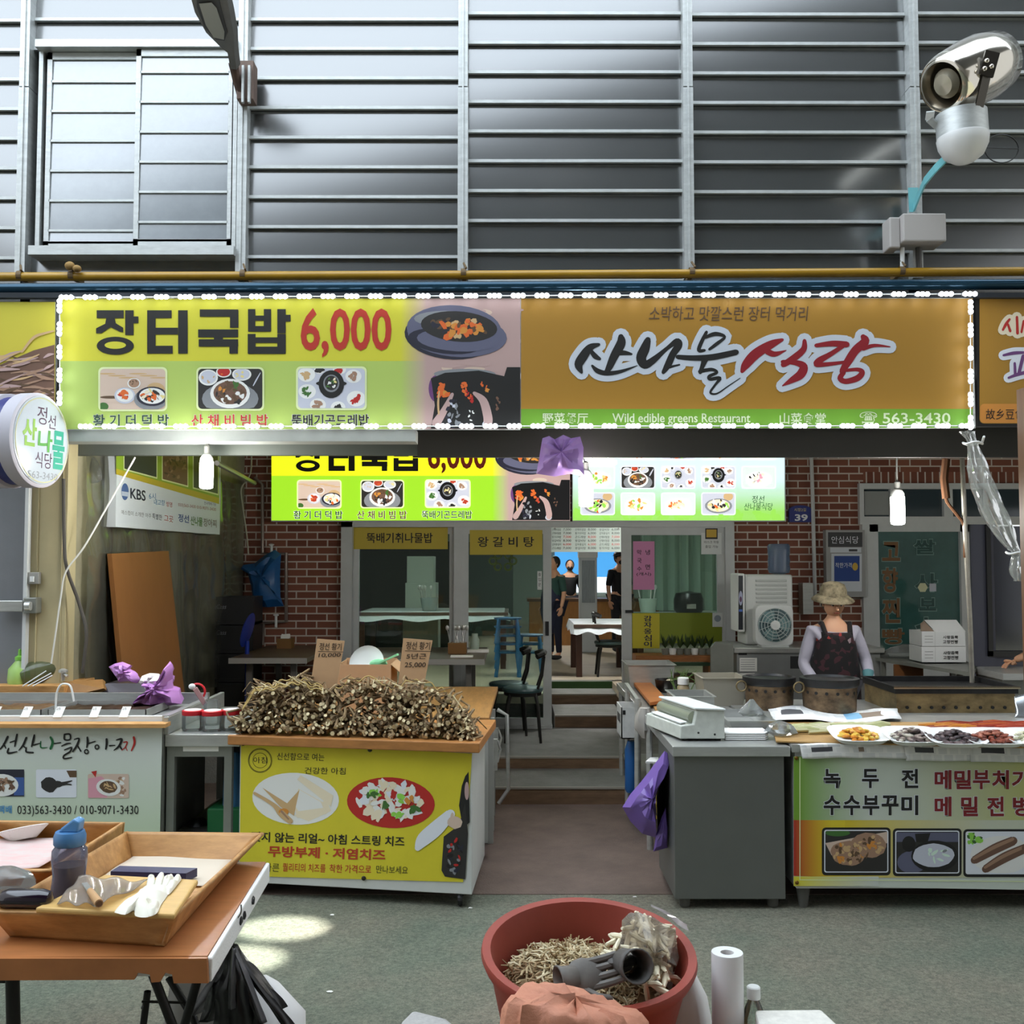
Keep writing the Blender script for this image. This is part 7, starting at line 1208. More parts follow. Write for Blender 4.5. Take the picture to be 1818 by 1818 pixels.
for i in range(9): b = MB(); cx = x0+.07+(x1-x0-.14)*i/8; b.lathe([(.011, 0), (.011, .006)], (cx, yg-.001, zt+.045), 10, Euler((PI/2, 0, 0)).to_matrix()); b.build('vent_hole', BLACK, t)
# bamboo mat, newspapers, dishes
b = MB(); c = [G(x, y, zC+.004) for x, y in ((1378, 1318), (1870, 1330), (1870, 1284), (1368, 1284))]; b.slab(c, (0, 0, .008)); tag(b.build('bamboo_mat', mat('bamboo', '#b08a52', .6, var=.25, vs=10, stretch=(.6, 14, 1), bump=.3, bs=60)), 'long tan bamboo mat along the front of the cooking cart', 'mat')
NEWS = D.materials.new('newsprint'); NEWS.use_nodes = True; n_, L_n, b_n = nodes_of(NEWS); tc = n_.new('ShaderNodeTexCoord'); br = n_.new('ShaderNodeTexBrick'); L_n.new(tc.outputs['UV'], br.inputs['Vector']); br.inputs['Scale'].default_value = 1; br.inputs['Brick Width'].default_value = .16; br.inputs['Row Height'].default_value = .3; br.inputs['Mortar Size'].default_value = .02; br.inputs['Color1'].default_value = lin('#e2e2e0'); br.inputs['Color2'].default_value = lin('#c3c5c8'); br.inputs['Mortar'].default_value = lin('#ecebe8'); br.inputs['Bias'].default_value = -.3; L_n.new(br.outputs['Color'], b_n.inputs['Base Color']); b_n.inputs['Roughness'].default_value = .8
def paper(label, fn, nu, nv, amp, seed, name='newspaper', cat='newspaper', m=None, grp='newspapers on the cooking cart'):
    b = MB(); crumsheet(b, fn, nu, nv, amp, 7, seed); o = b.build(name, m or NEWS, smooth=True, solid=.0015, norm=False); uv = o.data.uv_layers.new(name='uv')
    for p in o.data.polygons:
        for li in p.loop_indices: vi = o.data.loops[li].vertex_index; uv.data[li].uv = ((vi % (nu+1))/nu, (vi//(nu+1))/nv)
    return tag(o, label, cat, grp)
def flap(xa_, xb_, yb_, ya=1322):
    A0, B0 = PX(xa_, YC, 1330), PX(xb_, YC, 1330); zl = PZ(yb_, YC-.02); return lambda u, v: (A0+(B0-A0)*u+.01*(1-v), YC-.022 if v < .75 else YC-.02+.3*(v-.75), zl+(zC+.004-zl)*min(v/.75, 1))
paper('folded newspaper hanging over the cart edge, left of three', flap(1418, 1604, 1346), 20, 8, .008, 1); paper('newspaper sheet hanging over the cart edge, middle of three', flap(1602, 1722, 1351), 14, 8, .006, 2); paper('newspaper sheet hanging over the cart edge, right of three', flap(1716, 1860, 1353), 14, 8, .008, 3)
q = [G(x, y, zC+.006) for x, y in ((1374, 1285), (1600, 1283), (1590, 1264), (1362, 1256))]
paper('newspaper sheet spread behind the bamboo mat', lambda u, v: q[0].lerp(q[1], u).lerp(q[3].lerp(q[2], u), v)+Vector((0, 0, .012*(1+math.sin(u*8)))), 24, 8, .012, 5)
pic = [mat('news_dark', '#4a4a4e', .8), mat('news_sky', '#7fb0cf', .8), mat('news_tan', '#8a7868', .8)]
for o in [o for o in COL.objects if o.name.startswith('newspaper')]:
    bb = [tuple(v.co) for v in o.data.vertices]; me = o.data; 
    for m_ in pic: me.materials.append(m_)
    nu = 24 if 'spread' in o['label'] else (20 if 'left' in o['label'] else 14)
    for p in me.polygons:
        i, j = p.index % nu, p.index//nu
        if (2 <= i <= 5 and 3 <= j <= 4): p.material_index = 1
        if nu == 24 and 14 <= i <= 20 and 2 <= j <= 5: p.material_index = 2 if i < 17 else 3
        if nu == 20 and i == 11 and 3 <= j <= 4: p.material_index = 3
def foamtray(label, fc, foodname, cols, hump=.045, q=None, seed=0):
    t = thing('foam_tray', label, 'tray', (fc.x, fc.y, zC+.013), 'white foam trays of food on the bamboo mat'); b = MB(); w, d, h = .16, .12, .028; z = zC+.03; tl = .22; i_ = []
    def rr(k, zz, n=28):
        return [(fc.x+w*k*(abs(math.cos(a))**.5)*(1 if math.cos(a) > 0 else -1), fc.y+d*k*(abs(math.sin(a))**.5)*(1 if math.sin(a) > 0 else -1), zz) for a in [2*PI*i/n for i in range(n)]]
    L4 = [rr(.8, z), rr(1, z+h), rr(.96, z+h), rr(.78, z+.006)]; n = 28; vs = [(x, y, z_+(y-fc.y)*tl) for x, y, z_ in sum(L4, [])]; b.add(vs, [(k*n+i, k*n+(i+1) % n, (k+1)*n+(i+1) % n, (k+1)*n+i) for k in range(3) for i in range(n)]+[tuple(range(n))[::-1], tuple(range(3*n, 4*n))]); b.build('tray', FOAM, t, smooth=True)
    b = MB(); ms = [mat('food_'+c_[1:], c_, .45, var=.2, vs=40) for c_ in cols]
    for k in range(64): a = rnd.uniform(0, 6.28); q_ = math.sqrt(rnd.random()); b.ball((fc.x+w*.62*q_*math.cos(a), fc.y+d*.6*q_*math.sin(a), z+.012+hump*(1-q_)+d*.6*q_*math.sin(a)*tl), (rnd.uniform(.018, .034), rnd.uniform(.012, .02), .01), 8, 5, rnd.randrange(len(cols)), (0, rnd.uniform(-.3, .3), rnd.uniform(0, 3)))
    tag(b.build(foodname, ms, smooth=True), label.replace('white foam tray of', 'heap of').replace('tray', 'tray'), 'food', kind='stuff')
for i, (px, py, nm, cols, lab) in enumerate(((1524, 1310, 'yellow_filling', ('#d9a02e', '#c97f22', '#e0b84a'), 'white foam tray of yellow shredded filling'), (1620, 1312, 'mixed_filling', ('#5a4a48', '#b8b0a0', '#8a7a70'), 'white foam tray of grey and white filling'), (1695, 1315, 'bean_filling', ('#4c3d3e', '#6a5856', '#3c3032'), 'white foam tray of dark red bean filling'), (1762, 1315, 'red_filling', ('#8a4330', '#6d3424', '#a3604a'), 'white foam tray of reddish brown filling'), (1835, 1315, 'pale_filling', ('#c9c4a6', '#a8a884', '#d9d4c0'), 'white foam tray of pale cabbage, cut off at right'))): foamtray(lab, G(px, py, zC+.03), nm, cols)
def strips(name, label, cat, p0, p1, y0, y1, n, cols, r_=.008):
    b = MB(); ms = [mat('food_'+c_[1:], c_, .5) for c_ in cols]
    for i in range(n):
        p = G(rnd.uniform(p0, p1), rnd.uniform(y0, y1), zC+.02); ln_ = rnd.uniform(.1, .28); a = rnd.gauss(0, .15); e = p+Vector((math.cos(a)*ln_, math.sin(a)*ln_*.3, 0)); e.x = min(e.x, PX(p1+25, p.y)); z = Vector((0, 0, rnd.uniform(0, .02))); b.tube([p+z, (p+e)/2+z+Vector((0, 0, .006)), e+z], [r_, r_*1.2, r_*.7], 6, rnd.randrange(len(cols)))
    tag(b.build(name, ms, smooth=True), label, cat, kind='stuff')
strips('cabbage_leaves', 'pale green cabbage leaves laid along the bamboo mat', 'vegetables', 1385, 1550, 1289, 1302, 46, ('#cfcda0', '#b8bb84', '#dcd8b8'), .011); strips('chilli_strips', 'red and orange seasoned strips at the back of the bamboo mat', 'vegetables', 1640, 1860, 1288, 1302, 90, ('#a83c22', '#c0602a', '#8a2c1c'), .009); strips('squash_strips', 'orange yellow squash strips in front of the red ones', 'vegetables', 1630, 1700, 1290, 1302, 30, ('#d99a2e', '#c98228'), .009)
paper('silver foil sheet standing beside the griddle', lambda u, v: tuple(P(1800+30*u, 1275-40*v-8*u, 6.7+.1*v)), 10, 8, .03, 9, 'foil_sheet', 'foil', mat('foil', '#b8bcc0', .25, .8), None)
# table with boxes to the right, counter with the resting hand
t = thing('side_table', 'dark steel topped wooden table behind the griddle', 'table', P(1640, 1230, 8.4)); zt5 = 1.05; q = [G(1552, 1167, zt5), G(1700, 1165, zt5), G(1735, 1184, zt5), G(1725, 1194, zt5)]; b = MB(); b.slab(q, (0, 0, -.03)); b.build('top', STEELD, t); b = MB(); c = G(1560, 1168, zt5); b.bx(c.x+.03, c.x+.28, c.y-.3, c.y-.27, .234, zt5-.03); b.build('front_panel', mat('table_panel', '#7a4d28', .5, var=.15), t)
for x, y in ((q[0].x+.05, q[0].y-.08), (q[1].x-.1, q[1].y-.12), (q[2].x-.12, q[2].y+.06), (q[3].x-.02, q[3].y+.05)): b = MB(); b.bx(x-.02, x+.02, y-.02, y+.02, 0, zt5-.03); b.build('leg', STEELD, t)
b = MB(); crump(b, [(.2, 0), (.22, .03), (.12, .09), (.02, .12)], G(1600, 1165, zt5)+Vector((0, -.12, 0)), 26, .2, 4, 4, 1, .5); tag(b.build('clear_bag', FILM, smooth=True), 'clear crumpled bag heap on the table behind the griddle', 'bag')
BW = mat('carton_print', '#d5d6d6', .6); yb = 8.72; GRPB = 'white printed cartons stacked on the side table'
def wbox(label, p0, p1, y0, y1, flapup):
    a, e = P(p0, y1, yb), P(p1, y0, yb); t = thing('carton', label, 'box', ((a.x+e.x)/2, yb+.14, a.z), GRPB); b = MB(); b.bx(a.x, e.x, yb, yb+.28, a.z, e.z); b.build('box', BW, t, bevel=.003); A = front(yb-.002); w_ = p1-p0
    if flapup:
        b = MB(); f0 = P(p0+w_*.3, y0, yb); b.slab([(f0.x, yb, e.z), (e.x, yb, e.z), (e.x-.03, yb+.1, e.z+.09), (f0.x-.05, yb+.1, e.z+.09)], (0, .004, .002)); b.build('flap', BW, t); b = MB(); b.slab([(a.x, yb+.02, e.z), (f0.x, yb+.02, e.z), (f0.x-.05, yb+.1, e.z+.085), (a.x+.03, yb+.1, e.z+.06)], (0, .004, 0)); b.build('flap_shadow_side', mat('carton_shaded', '#8a7868', .7), t)  # shadow side of the flap is shaded by its darker colour
    h = y1-y0; A.text('사랑듬뿍', (p0+w_*.48, y0+h*.28, p0+w_*.83, y0+h*.5), TXT, t, l=1, bold=.02); A.text('고향찐빵', (p0+w_*.48, y0+h*.58, p0+w_*.83, y0+h*.82), TXT, t, l=1, bold=.02)
    b = MB()
    for k in range(3): A.rect(b, p0+w_*.06, y0+h*(.3+.2*k), p0+w_*.25, y0+h*(.34+.2*k), 1)
    A.rect(b, p0+w_*.295, y0, p0+w_*.3, y1, 1); b.build('small_print', mat('print_lightgrey', '#9a9a9a', .6), t, norm=False)
wbox('white printed carton, lower of the stack on side table', 1637, 1715, 1148, 1176, False); wbox('white printed carton with open flap, top of the stack', 1637, 1714, 1121, 1147.5, True)
zk = 1.05; t = thing('steel_counter', 'stainless counter at the right edge where a hand rests', 'counter', (4.8, 8.6, 0)); q = G(1768, 1196, zk); b = MB(); b.bx(PX(1775, 8.0, 1190), 4.45, 7.95, 8.5, zk-.05, zk); b.build('worktop', STEEL, t); b = MB(); b.bx(PX(1779, 8.0, 1190), 4.42, 8.0, 8.45, .1, zk-.05); b.build('cabinet', STEELD, t)
for x in (PX(1785, 8.0, 1190), 4.35): b = MB(); b.bx(x-.02, x+.03, 8.05, 8.1, 0, .1).bx(x-.02, x+.03, 8.36, 8.4, 0, .1); b.build('leg', STEELD, t)
# ---------------------------------------------------------------- the cook and her neighbour
SW = mat('cook_sleeve', '#a9a7b6', .85, bump=.3, bs=25)
yk = 8.35; xk = PX(1480, yk, 1130); hand = P(1530, 1200, yk-.1)
f = figure('cook in grey top and dark red flowered apron behind the round stoves', (xk, yk, 0), 1.66, 0, [(.27, -.0, 1.12), (.235, -.2, .96)], [(-.25, .03, 1.1), (-.2, -.18, .97)], shirt=SW, trousers='#2a2a30', sleeve=2, headyaw=.0, pitch=.22)
t, X, base, s, Rz = f
AP = D.materials.new('flower_apron'); AP.use_nodes = True; n_, L_n, b_n = nodes_of(AP); tc = n_.new('ShaderNodeTexCoord'); vo = n_.new('ShaderNodeTexVoronoi'); vo.inputs['Scale'].default_value = 24; L_n.new(tc.outputs['Object'], vo.inputs['Vector']); rp = n_.new('ShaderNodeValToRGB'); L_n.new(vo.outputs['Color'], rp.inputs[0]); e = rp.color_ramp.elements; e[0].color = lin('#0f0c0f'); e[0].position = .55; e[1].color = lin('#8f2f2a'); e[1].position = .86; q_ = e.new(.66); q_.color = lin('#3a1b22'); q_ = e.new(.9); q_.color = lin('#8a7a80'); rp.color_ramp.interpolation = 'CONSTANT'; L_n.new(rp.outputs[0], b_n.inputs['Base Color']); b_n.inputs['Roughness'].default_value = .85
b = MB(); b.sheet(lambda u, v: Vector(X(((.14+.06*(1-abs(2*v-1.0)**2) if v > .5 else .19+.02*(1-v))*(2*u-1), .03-(.2+.015*math.sin(u*9))*math.sqrt(max(0, 1-(.92*(2*u-1))**2))-.0, .52+.86*v)))+base, 18, 16); b.build('apron', AP, t, smooth=True, solid=.006)
for sx in (-1, 1): b = MB(); b.tube([Vector(X((sx*.1, -.12, 1.36)))+base, Vector(X((sx*.115, -.06, 1.45)))+base, Vector(X((sx*.1, .05, 1.44)))+base], .02, 8); b.build('apron_strap', AP, t, smooth=True)
HATM = mat('camo_hat', '#6a6048', .85, var=.5, vs=18, col2='#9a8e74'); c = Vector(X((0, .0, 1.675)))+base; b = MB(); b.lathe([(.17, -.035), (.13, -.0), (.108, .012), (.104, .05), (.085, .095), (.04, .112), (.001, .115)], c, 28, Euler((.2, 0, 0)).to_matrix(), cap=False); b.build('bucket_hat', HATM, t, smooth=True, solid=.004)
b = MB(); p = Vector(X((.225, -.17, .99)))+base; q = Vector(X((.24, -.12, 1.06)))+base; b.tube([q, p], [.045, .035], 12); b.build('cuff', mat('teal_cuff', '#4d7f86', .7), t, smooth=True)
hp = G(1770, 1178, zk+.03); bx0 = max(hp.x+.72, 4.7)
f = figure('person at the right edge, only a bare forearm and hand resting on the steel counter', (bx0, hp.y+.06, 0), 1.68, 0, [(.26, .02, 1.1), (.22, -.2, 1.0)], [(-.38, -.03, 1.2), (-.6, -.08, 1.12)], shirt='#5a6f8f', trousers='#26262c', hands=True)
# ---------------------------------------------------------------- foreground table at the left
ZF = .75; t = thing('folding_table', 'folding table with brown vinyl top and white foam edge, front left', 'table', (-1.5, 3.45, 0))
VIN = mat('brown_vinyl', '#a5683a', .42, var=.12, vs=6, stretch=(1, 5, 1)); n0 = G(380, 1697, ZF); n1 = G(481, 1530, ZF); XLF = -2.3
b = MB(); b.prism([(XLF, n0.y-.02), (n0.x-.02, n0.y), (n1.x-.02, n1.y), (XLF, n1.y)], ZF-.012, ZF); b.build('vinyl_top', VIN, t)
b = MB(); b.prism([(XLF, n0.y-.01), (n0.x-.03, n0.y+.005), (n1.x-.03, n1.y), (XLF, n1.y)], ZF-.06, ZF-.0125); b.build('foam_core', FOAM, t)
b = MB(); b.slab([(n0.x-.02, n0.y-.004, ZF-.075), (n1.x-.02, n1.y, ZF-.075), (n1.x-.02, n1.y, ZF-.002), (n0.x-.02, n0.y-.004, ZF-.002)], (.016, 0, 0)); b.build('foam_edge', FOAM, t, bevel=.006)
fe = [(XLF, ZF), (n0.x-.015, ZF), (n0.x-.01, ZF-.07), (n0.x-.11, ZF-.07), (n0.x-.115, ZF-.045), (n0.x-.135, ZF-.04), (n0.x-.15, ZF-.066), (n0.x-.175, ZF-.068), (n0.x-.18, ZF-.045), (n0.x-.215, ZF-.04), (n0.x-.225, ZF-.06), (XLF, ZF-.066)]
b = MB(); b.slab([(x, n0.y-.022, z) for x, z in fe], (0, .014, 0)); b.build('front_skirt', VIN, t)
for px, py in ((427, 1596), (392, 1632), (404, 1622)): b = MB(); p = G(px, py, ZF-.03); b.ball((n0.x+(n1.x-n0.x)*((p.y-n0.y)/(n1.y-n0.y))-.002, p.y, ZF-.035), (.006, .018, .014), 8, 6, jit=.2); b.build('chip', BLACK, t)
LG = BLACKMET
def legb(pts, r_=.014): b = MB(); b.tube(pts, r_, 10); b.build('leg', LG, t, smooth=True)
legb([P(374, 1655, 3.4), P(325, 1830, 3.35), P(300, 1990, 3.35)], .015); legb([P(268, 1722, 3.15), P(310, 1830, 3.15), P(350, 1960, 3.15)], .014); legb([P(300, 1735, 3.5), P(345, 1810, 3.45), P(370, 1900, 3.4)], .013); legb([P(256, 1790, 3.3), P(262, 1760, 3.3), P(248, 1870, 3.3)], .011); legb([P(22, 1728, 3.1), P(24, 1830, 3.1), P(24, 1990, 3.1)], .02)
b = MB(); b.tube([P(-60, 1738, 3.1), P(24, 1740, 3.1)], .01, 8); b.build('crossbar', LG, t, smooth=True); b = MB(); b.tube([P(252, 1778, 3.2), P(325, 1780, 3.2)], .004, 6); b.build('brace', LG, t, smooth=True)
# wooden trays
def wtray(label, bq, tq, z0, z1, th=.012, open_=()):
    t = thing('wooden_tray', label, 'tray', (sum(p.x for p in bq)/4, sum(p.y for p in bq)/4, z0), 'wooden trays on the front table'); m_ = mat('tray_wood', '#b5824a', .5, var=.2, vs=5, stretch=(1, 4, 4), col2='#cf9c60')
    for i, nm in enumerate(('front_board', 'side_board', 'back_board', 'side_board')):
        a, e, f_, g = bq[i], bq[(i+1) % 4], tq[(i+1) % 4], tq[i]; c = sum(bq, Vector())/4; inn = (c-(a+e)/2); inn.z = 0; inn = inn.normalized()*th
        A_, E_, F_, G_ = [Vector((p.x, p.y, z))+inn*.5 for p, z in ((a, z0), (e, z0), (f_, z1), (g, z1))]; b = MB(); b.sheet(lambda u, v: A_.lerp(E_, u).lerp(G_.lerp(F_, u), v), 16, 8); b.build(nm, m_, t, smooth=True, solid=th)
    b = MB(); b.prism([(p.x, p.y) for p in bq], z0, z0+.008); b.build('bottom', m_, t); return t
z0 = ZF+.002; z1 = ZF+.095
bq = [G(18, 1662, z0), G(292, 1680, z0), G(418, 1532, z0), G(232, 1524, z0)]; tq = [G(-20, 1618, z1), G(312, 1624, z1), G(470, 1479, z1), G(222, 1476, z1)]
wtray('sloped wooden tray holding the cutting board, on the front table', bq, tq, z0, z1)
bq2 = [G(-150, 1585, z0), G(100, 1580, z0), G(216, 1500, z0), G(-150, 1488, z0)]; tq2 = [G(-170, 1545, z1), G(88, 1546, z1), G(221, 1460, z1), G(-170, 1455, z1)]
for q in bq2+tq2: pass
wtray('sloped wooden tray with newspaper and white dish, behind the other', bq2, tq2, z0, z1)
zq = z0+.012
paper('white paper sheet lining the right wooden tray', lambda u, v: (lambda a, e: a.lerp(e, v))(G(165, 1568, zq).lerp(G(380, 1575, zq), u), G(245, 1514, zq).lerp(G(416, 1519, zq), u)), 12, 10, .004, 3, 'paper_sheet', 'paper', mat('cream_paper', '#d6c9b6', .7), None)
paper('printed paper sheet lining the left wooden tray', lambda u, v: (lambda a, e: a.lerp(e, v))(G(-120, 1556, zq+.02).lerp(G(70, 1540, zq+.02), u), G(-120, 1488, zq+.03).lerp(G(150, 1488, zq+.03), u)), 14, 10, .006, 6, 'paper_sheet', 'paper', mat('rosy_paper', '#e0d6d0', .7, var=.12, vs=9, col2='#dcb4b0', stretch=(1, 3, 1)), None)
b = MB(); c = G(42, 1486, z0+.05); Tm = Euler((R(-14), R(-12), 0)).to_matrix(); b.lathe([(.05, 0), (.085, .03), (.1, .042), (.097, .044), (.08, .032), (.04, .008), (.001, .006)], c+Vector((0, .0, -.01)), 32, Tm, sx=1.0, sy=.72); tag(b.build('foam_dish', FOAM, smooth=True), 'white oval dish leaning in the back left tray', 'dish')
b = MB(); q = [G(62, 1622, z1+.0), G(310, 1634, z1+.0), G(352, 1571, z1+.002), G(185, 1562, z1+.002)]; b.slab(q, (0, 0, .018)); tag(b.build('cutting_board', mat('pale_board', '#d3ab66', .5, var=.1, vs=5, stretch=(1, 6, 1)), bevel=.006), 'pale wooden cutting board lying across the right tray', 'cutting board')
zb = z1+.019
b = MB(); p0 = G(200, 1556, z0+.03); b.slab([G(196, 1562, z0+.02), G(330, 1566, z0+.02), G(350, 1556, z0+.02), G(212, 1552, z0+.02)], (0, 0, .03)); tag(b.build('navy_box', mat('navy_card', '#1f2450', .5)), 'flat navy blue box behind the cutting board', 'box')
# bottle
t = thing('water_bottle', 'smoky clear water bottle with blue flip lid on the front table', 'bottle', G(122, 1606, ZF)); yb = 3.42; c = P(122, 1590, yb); c.z = z0+.012; s_ = yb/F; hz = PZ(1500, yb)-c.z
b = MB(); b.lathe([(27*s_, 0), (30*s_, .01), (30*s_, hz*.3), (27*s_, hz*.55), (30*s_, hz*.8), (29*s_, hz*.93), (23*s_, hz)], c, 28, cap=False); b.build('body', glassmat('smoky_plastic', '#d2d2de', 1.4, .08, .34, '#a6a6bc'), t, smooth=True); b = MB(); b.lathe([(.001, .004), (25*s_, .004), (26*s_, hz*.3), (24*s_, hz*.52), (26*s_, hz*.7), (.001, hz*.7)], c, 24); b.build('dark_drink', mat('dark_drink', '#6d6470', .3), t, smooth=True)
b = MB(); b.lathe([(25*s_, hz), (27*s_, hz+.006), (27*s_, hz+.03), (24*s_, hz+.045), (.001, hz+.05)], c, 28); b.build('lid', mat('lid_blue', '#4d7fb0', .35), t, smooth=True); b = MB(); h0 = c+Vector((0, 0, hz+.045)); b.slab([h0+Vector((-.03, -.025, 0)), h0+Vector((.035, -.025, 0)), h0+Vector((.04, -.025, .035)), h0+Vector((.02, -.025, .045)), h0+Vector((-.02, -.025, .015))], (0, .05, 0)); b.build('spout_cover', mat('lid_blue2', '#5f93c4', .3), t, bevel=.006)
# glasses case, plastic bag, knife, glove
t = thing('glasses_case', 'shiny dark purple oblong case beside the water bottle', 'case', G(48, 1612, z1)); c = P(46, 1597, 3.2); b = MB(); b.tube([c+Vector((-.078, 0, 0)), c+Vector((-.07, 0, 0)), c+Vector((-.05, 0, .002)), c+Vector((.05, -.005, .002)), c+Vector((.075, -.005, 0)), c+Vector((.082, -.005, 0))], [.012, .026, .032, .032, .026, .012], 16); b.build('shell', mat('aubergine', '#1a0b1c', .15, coat=.6), t, smooth=True); b = MB(); b.bx(c.x-.06, c.x+.06, c.y-.034, c.y-.03, c.z-.004, c.z); b.build('seam', BLACK, t)
b = MB(); crump(b, [(.05, 0), (.07, .02), (.06, .05), (.02, .075)], G(10, 1580, z1-.03), 20, .25, 5, 3, 1.3, .8); tag(b.build('clear_bag', FILM, smooth=True), 'crumpled white film bag at the left edge behind the dark case', 'bag')
paper('thin clear plastic bag spread on the cutting board', lambda u, v: (lambda a, e: a.lerp(e, v)+Vector((0, 0, .012*math.sin(u*7+v*4)**2)))(G(100, 1605, zb+.006).lerp(G(180, 1612, zb+.006), u), G(140, 1560, zb+.02).lerp(G(262, 1568, zb+.008), u)), 20, 16, .008, 8, 'clear_bag', 'bag', glassmat('board_film', '#efe8de', .8, .2, .22, '#e6ded6'), None)
t = thing('peeling_knife', 'short knife with pale wooden handle on the plastic bag', 'knife', G(165, 1590, zb)); a = G(176, 1604, zb+.038); e = G(160, 1582, zb+.036); q = G(150, 1568, zb+.03); b = MB(); b.tube([a, a.lerp(e, .15), e], [.012, .0125, .01], 14); b.build('handle', mat('pale_handle', '#c2986a', .5), t, smooth=True); b = MB(); b.tube([a+(a-e)*.02, a], .009, 12); b.build('handle_end', mat('handle_end', '#7a5436', .6), t); b = MB(); b.bar(e, q, .016, .004); b.build('blade', STEEL, t)
def glove(label, m, wrist, d, n, s=1, cuff=.09, group=None, z=0, name='work_glove', spread=.0, curl=.45, side=1):
    t = thing(name, label, 'glove', wrist, group); b = MB(); handmesh(b, wrist, d, side, curl, n, s*1.15); b.build('hand_part', m, t, smooth=True); d = Vector(d).normalized(); b = MB(); b.tube([Vector(wrist)+d*.02, Vector(wrist)-d*cuff*.5, Vector(wrist)-d*cuff], [.03*s, .034*s, .04*s], 16, cap=False); b.build('cuff', m, t, smooth=True, solid=.004); return t
GW = mat('white_latex', '#e9e4d4', .55, sss=.05); t = thing('latex_glove', 'limp white latex glove draped over the cutting board', 'glove', G(255, 1600, zb))
def limp(b, pts, z, h, seed=0, rings=5):
    pts = catmull(pts+[pts[0]], 3)[:-1]; n = len(pts); cx = sum(p[0] for p in pts)/n; cy = sum(p[1] for p in pts)/n; vs = []
    for j in range(rings):
        k = 1-j/rings
        for x, y in pts:
            q = G(cx+(x-cx)*k, cy+(y-cy)*k, z); q.z += h*math.sqrt(1-k*k)*(1+.9*noise.noise(Vector((q.x*30+seed, q.y*26, seed))))+(.004 if j else 0); vs.append(q)
    q = G(cx, cy, z); q.z += h; vs.append(q); b.add(vs, [(j*n+i, j*n+(i+1) % n, (j+1)*n+(i+1) % n, (j+1)*n+i) for j in range(rings-1) for i in range(n)]+[((rings-1)*n+i, (rings-1)*n+(i+1) % n, rings*n) for i in range(n)])
b = MB(); limp(b, [(203, 1620), (212, 1608), (236, 1596), (252, 1582), (268, 1574), (288, 1572), (302, 1578), (296, 1592), (286, 1606), (278, 1622), (258, 1629), (240, 1626), (238, 1616), (222, 1624)], zb+.002, .02, 1)
for pts, sd in (([(258, 1582), (261, 1566), (266, 1556), (273, 1556), (276, 1566), (274, 1580)], 2), ([(272, 1580), (276, 1564), (284, 1556), (292, 1558), (290, 1568), (286, 1580)], 3), ([(284, 1580), (290, 1566), (302, 1556), (309, 1558), (304, 1568), (296, 1582)], 4), ([(290, 1584), (304, 1568), (318, 1557), (322, 1561), (314, 1572), (300, 1588)], 5), ([(252, 1606), (268, 1598), (282, 1602), (282, 1612), (270, 1626), (258, 1624), (266, 1612)], 6)): limp(b, pts, zb+.004, .016, sd)
b.build('glove_film', GW, t, smooth=True, ang=60)
# hanging black bags on a hook
t = thing('black_bag_bunch', 'bunch of torn black plastic bags hanging from the table edge', 'bags', P(420, 1818, 3.45)); b = MB(); b.tube(catmull([tuple(P(*q, 3.42)) for q in ((428, 1606), (427, 1622), (414, 1640), (408, 1658), (414, 1668), (415, 1680))], 5), .0025, 6); b.build('wire_hook', mat('wire_grey', '#6b7066', .4, .6), t, smooth=True)
def strip(p0, p1, p2, w0, w1, Y, m, tw=0, nm='bag_strip'):
    b = MB(); q = catmull([tuple(P(*p0, Y)), tuple(P(*p1, Y-.03)), tuple(P(*p2, Y-.02))], 8); n = len(q); vs = []
    for i, p in enumerate(q): w_ = (w0+(w1-w0)*min(1, i/n*1.6))*Y/F; a = tw*i/n+.25*math.sin(i*.9); c = Vector(p); d = Vector((math.cos(a), math.sin(a), .12*math.sin(i))); vs += [c-d*w_, c+Vector((0, -.012, 0)), c+d*w_]
    b.add(vs, [(i*3+k, i*3+k+1, (i+1)*3+k+1, (i+1)*3+k) for i in range(n-1) for k in (0, 1)]); b.build(nm, m, t, smooth=True, solid=.002)
BG2 = mat('grey_film', '#4c4b4e', .3); WB = mat('white_bag_film', '#e6e4e2', .5)
for p1, p2, w0, w1, Y, m, tw in (((400, 1720), (345, 1800), 5, 14, 3.45, BG2, .4), ((395, 1740), (370, 1812), 6, 16, 3.42, BLKP, .2), ((405, 1750), (395, 1840), 7, 20, 3.38, BLKP, -.2), ((422, 1750), (425, 1850), 7, 18, 3.36, BLKP, .3), ((432, 1740), (455, 1830), 7, 16, 3.4, BLKP, -.4), ((445, 1720), (500, 1790), 5, 12, 3.43, BLKP, .5), ((450, 1735), (520, 1830), 5, 10, 3.4, BLKP, .3), ((412, 1740), (412, 1790), 3, 6, 3.33, BG2, .1), ((436, 1730), (468, 1815), 3, 6, 3.34, BG2, .2)): strip((416, 1682), p1, p2, w0, w1, Y, m, tw)
b = MB(); crump(b, [(.012, 0), (.02, -.02), (.016, -.05), (.012, -.1)], P(416, 1678, 3.4), 14, .3, 6); b.build('bag_neck', BLKP, t, smooth=True)
b = MB(); crump(b, [(.13, 0), (.15, .15), (.12, .33), (.05, .42), (.01, .45)], (P(465, 1800, 3.65).x, 3.68, .0), 26, .12, 3, 6); tag(b.build('white_bag', WB, smooth=True, ang=70), 'white plastic bag on the ground behind the black bags', 'bag'); b = MB(); crump(b, [(.11, 0), (.13, .2), (.1, .4), (.03, .5)], (P(350, 1800, 3.75).x, 3.78, .0), 22, .1, 3, 9); tag(b.build('grey_bag', mat('pale_grey_film', '#a8a4a2', .5), smooth=True, ang=70), 'pale grey plastic bag on the ground behind the table legs', 'bag')
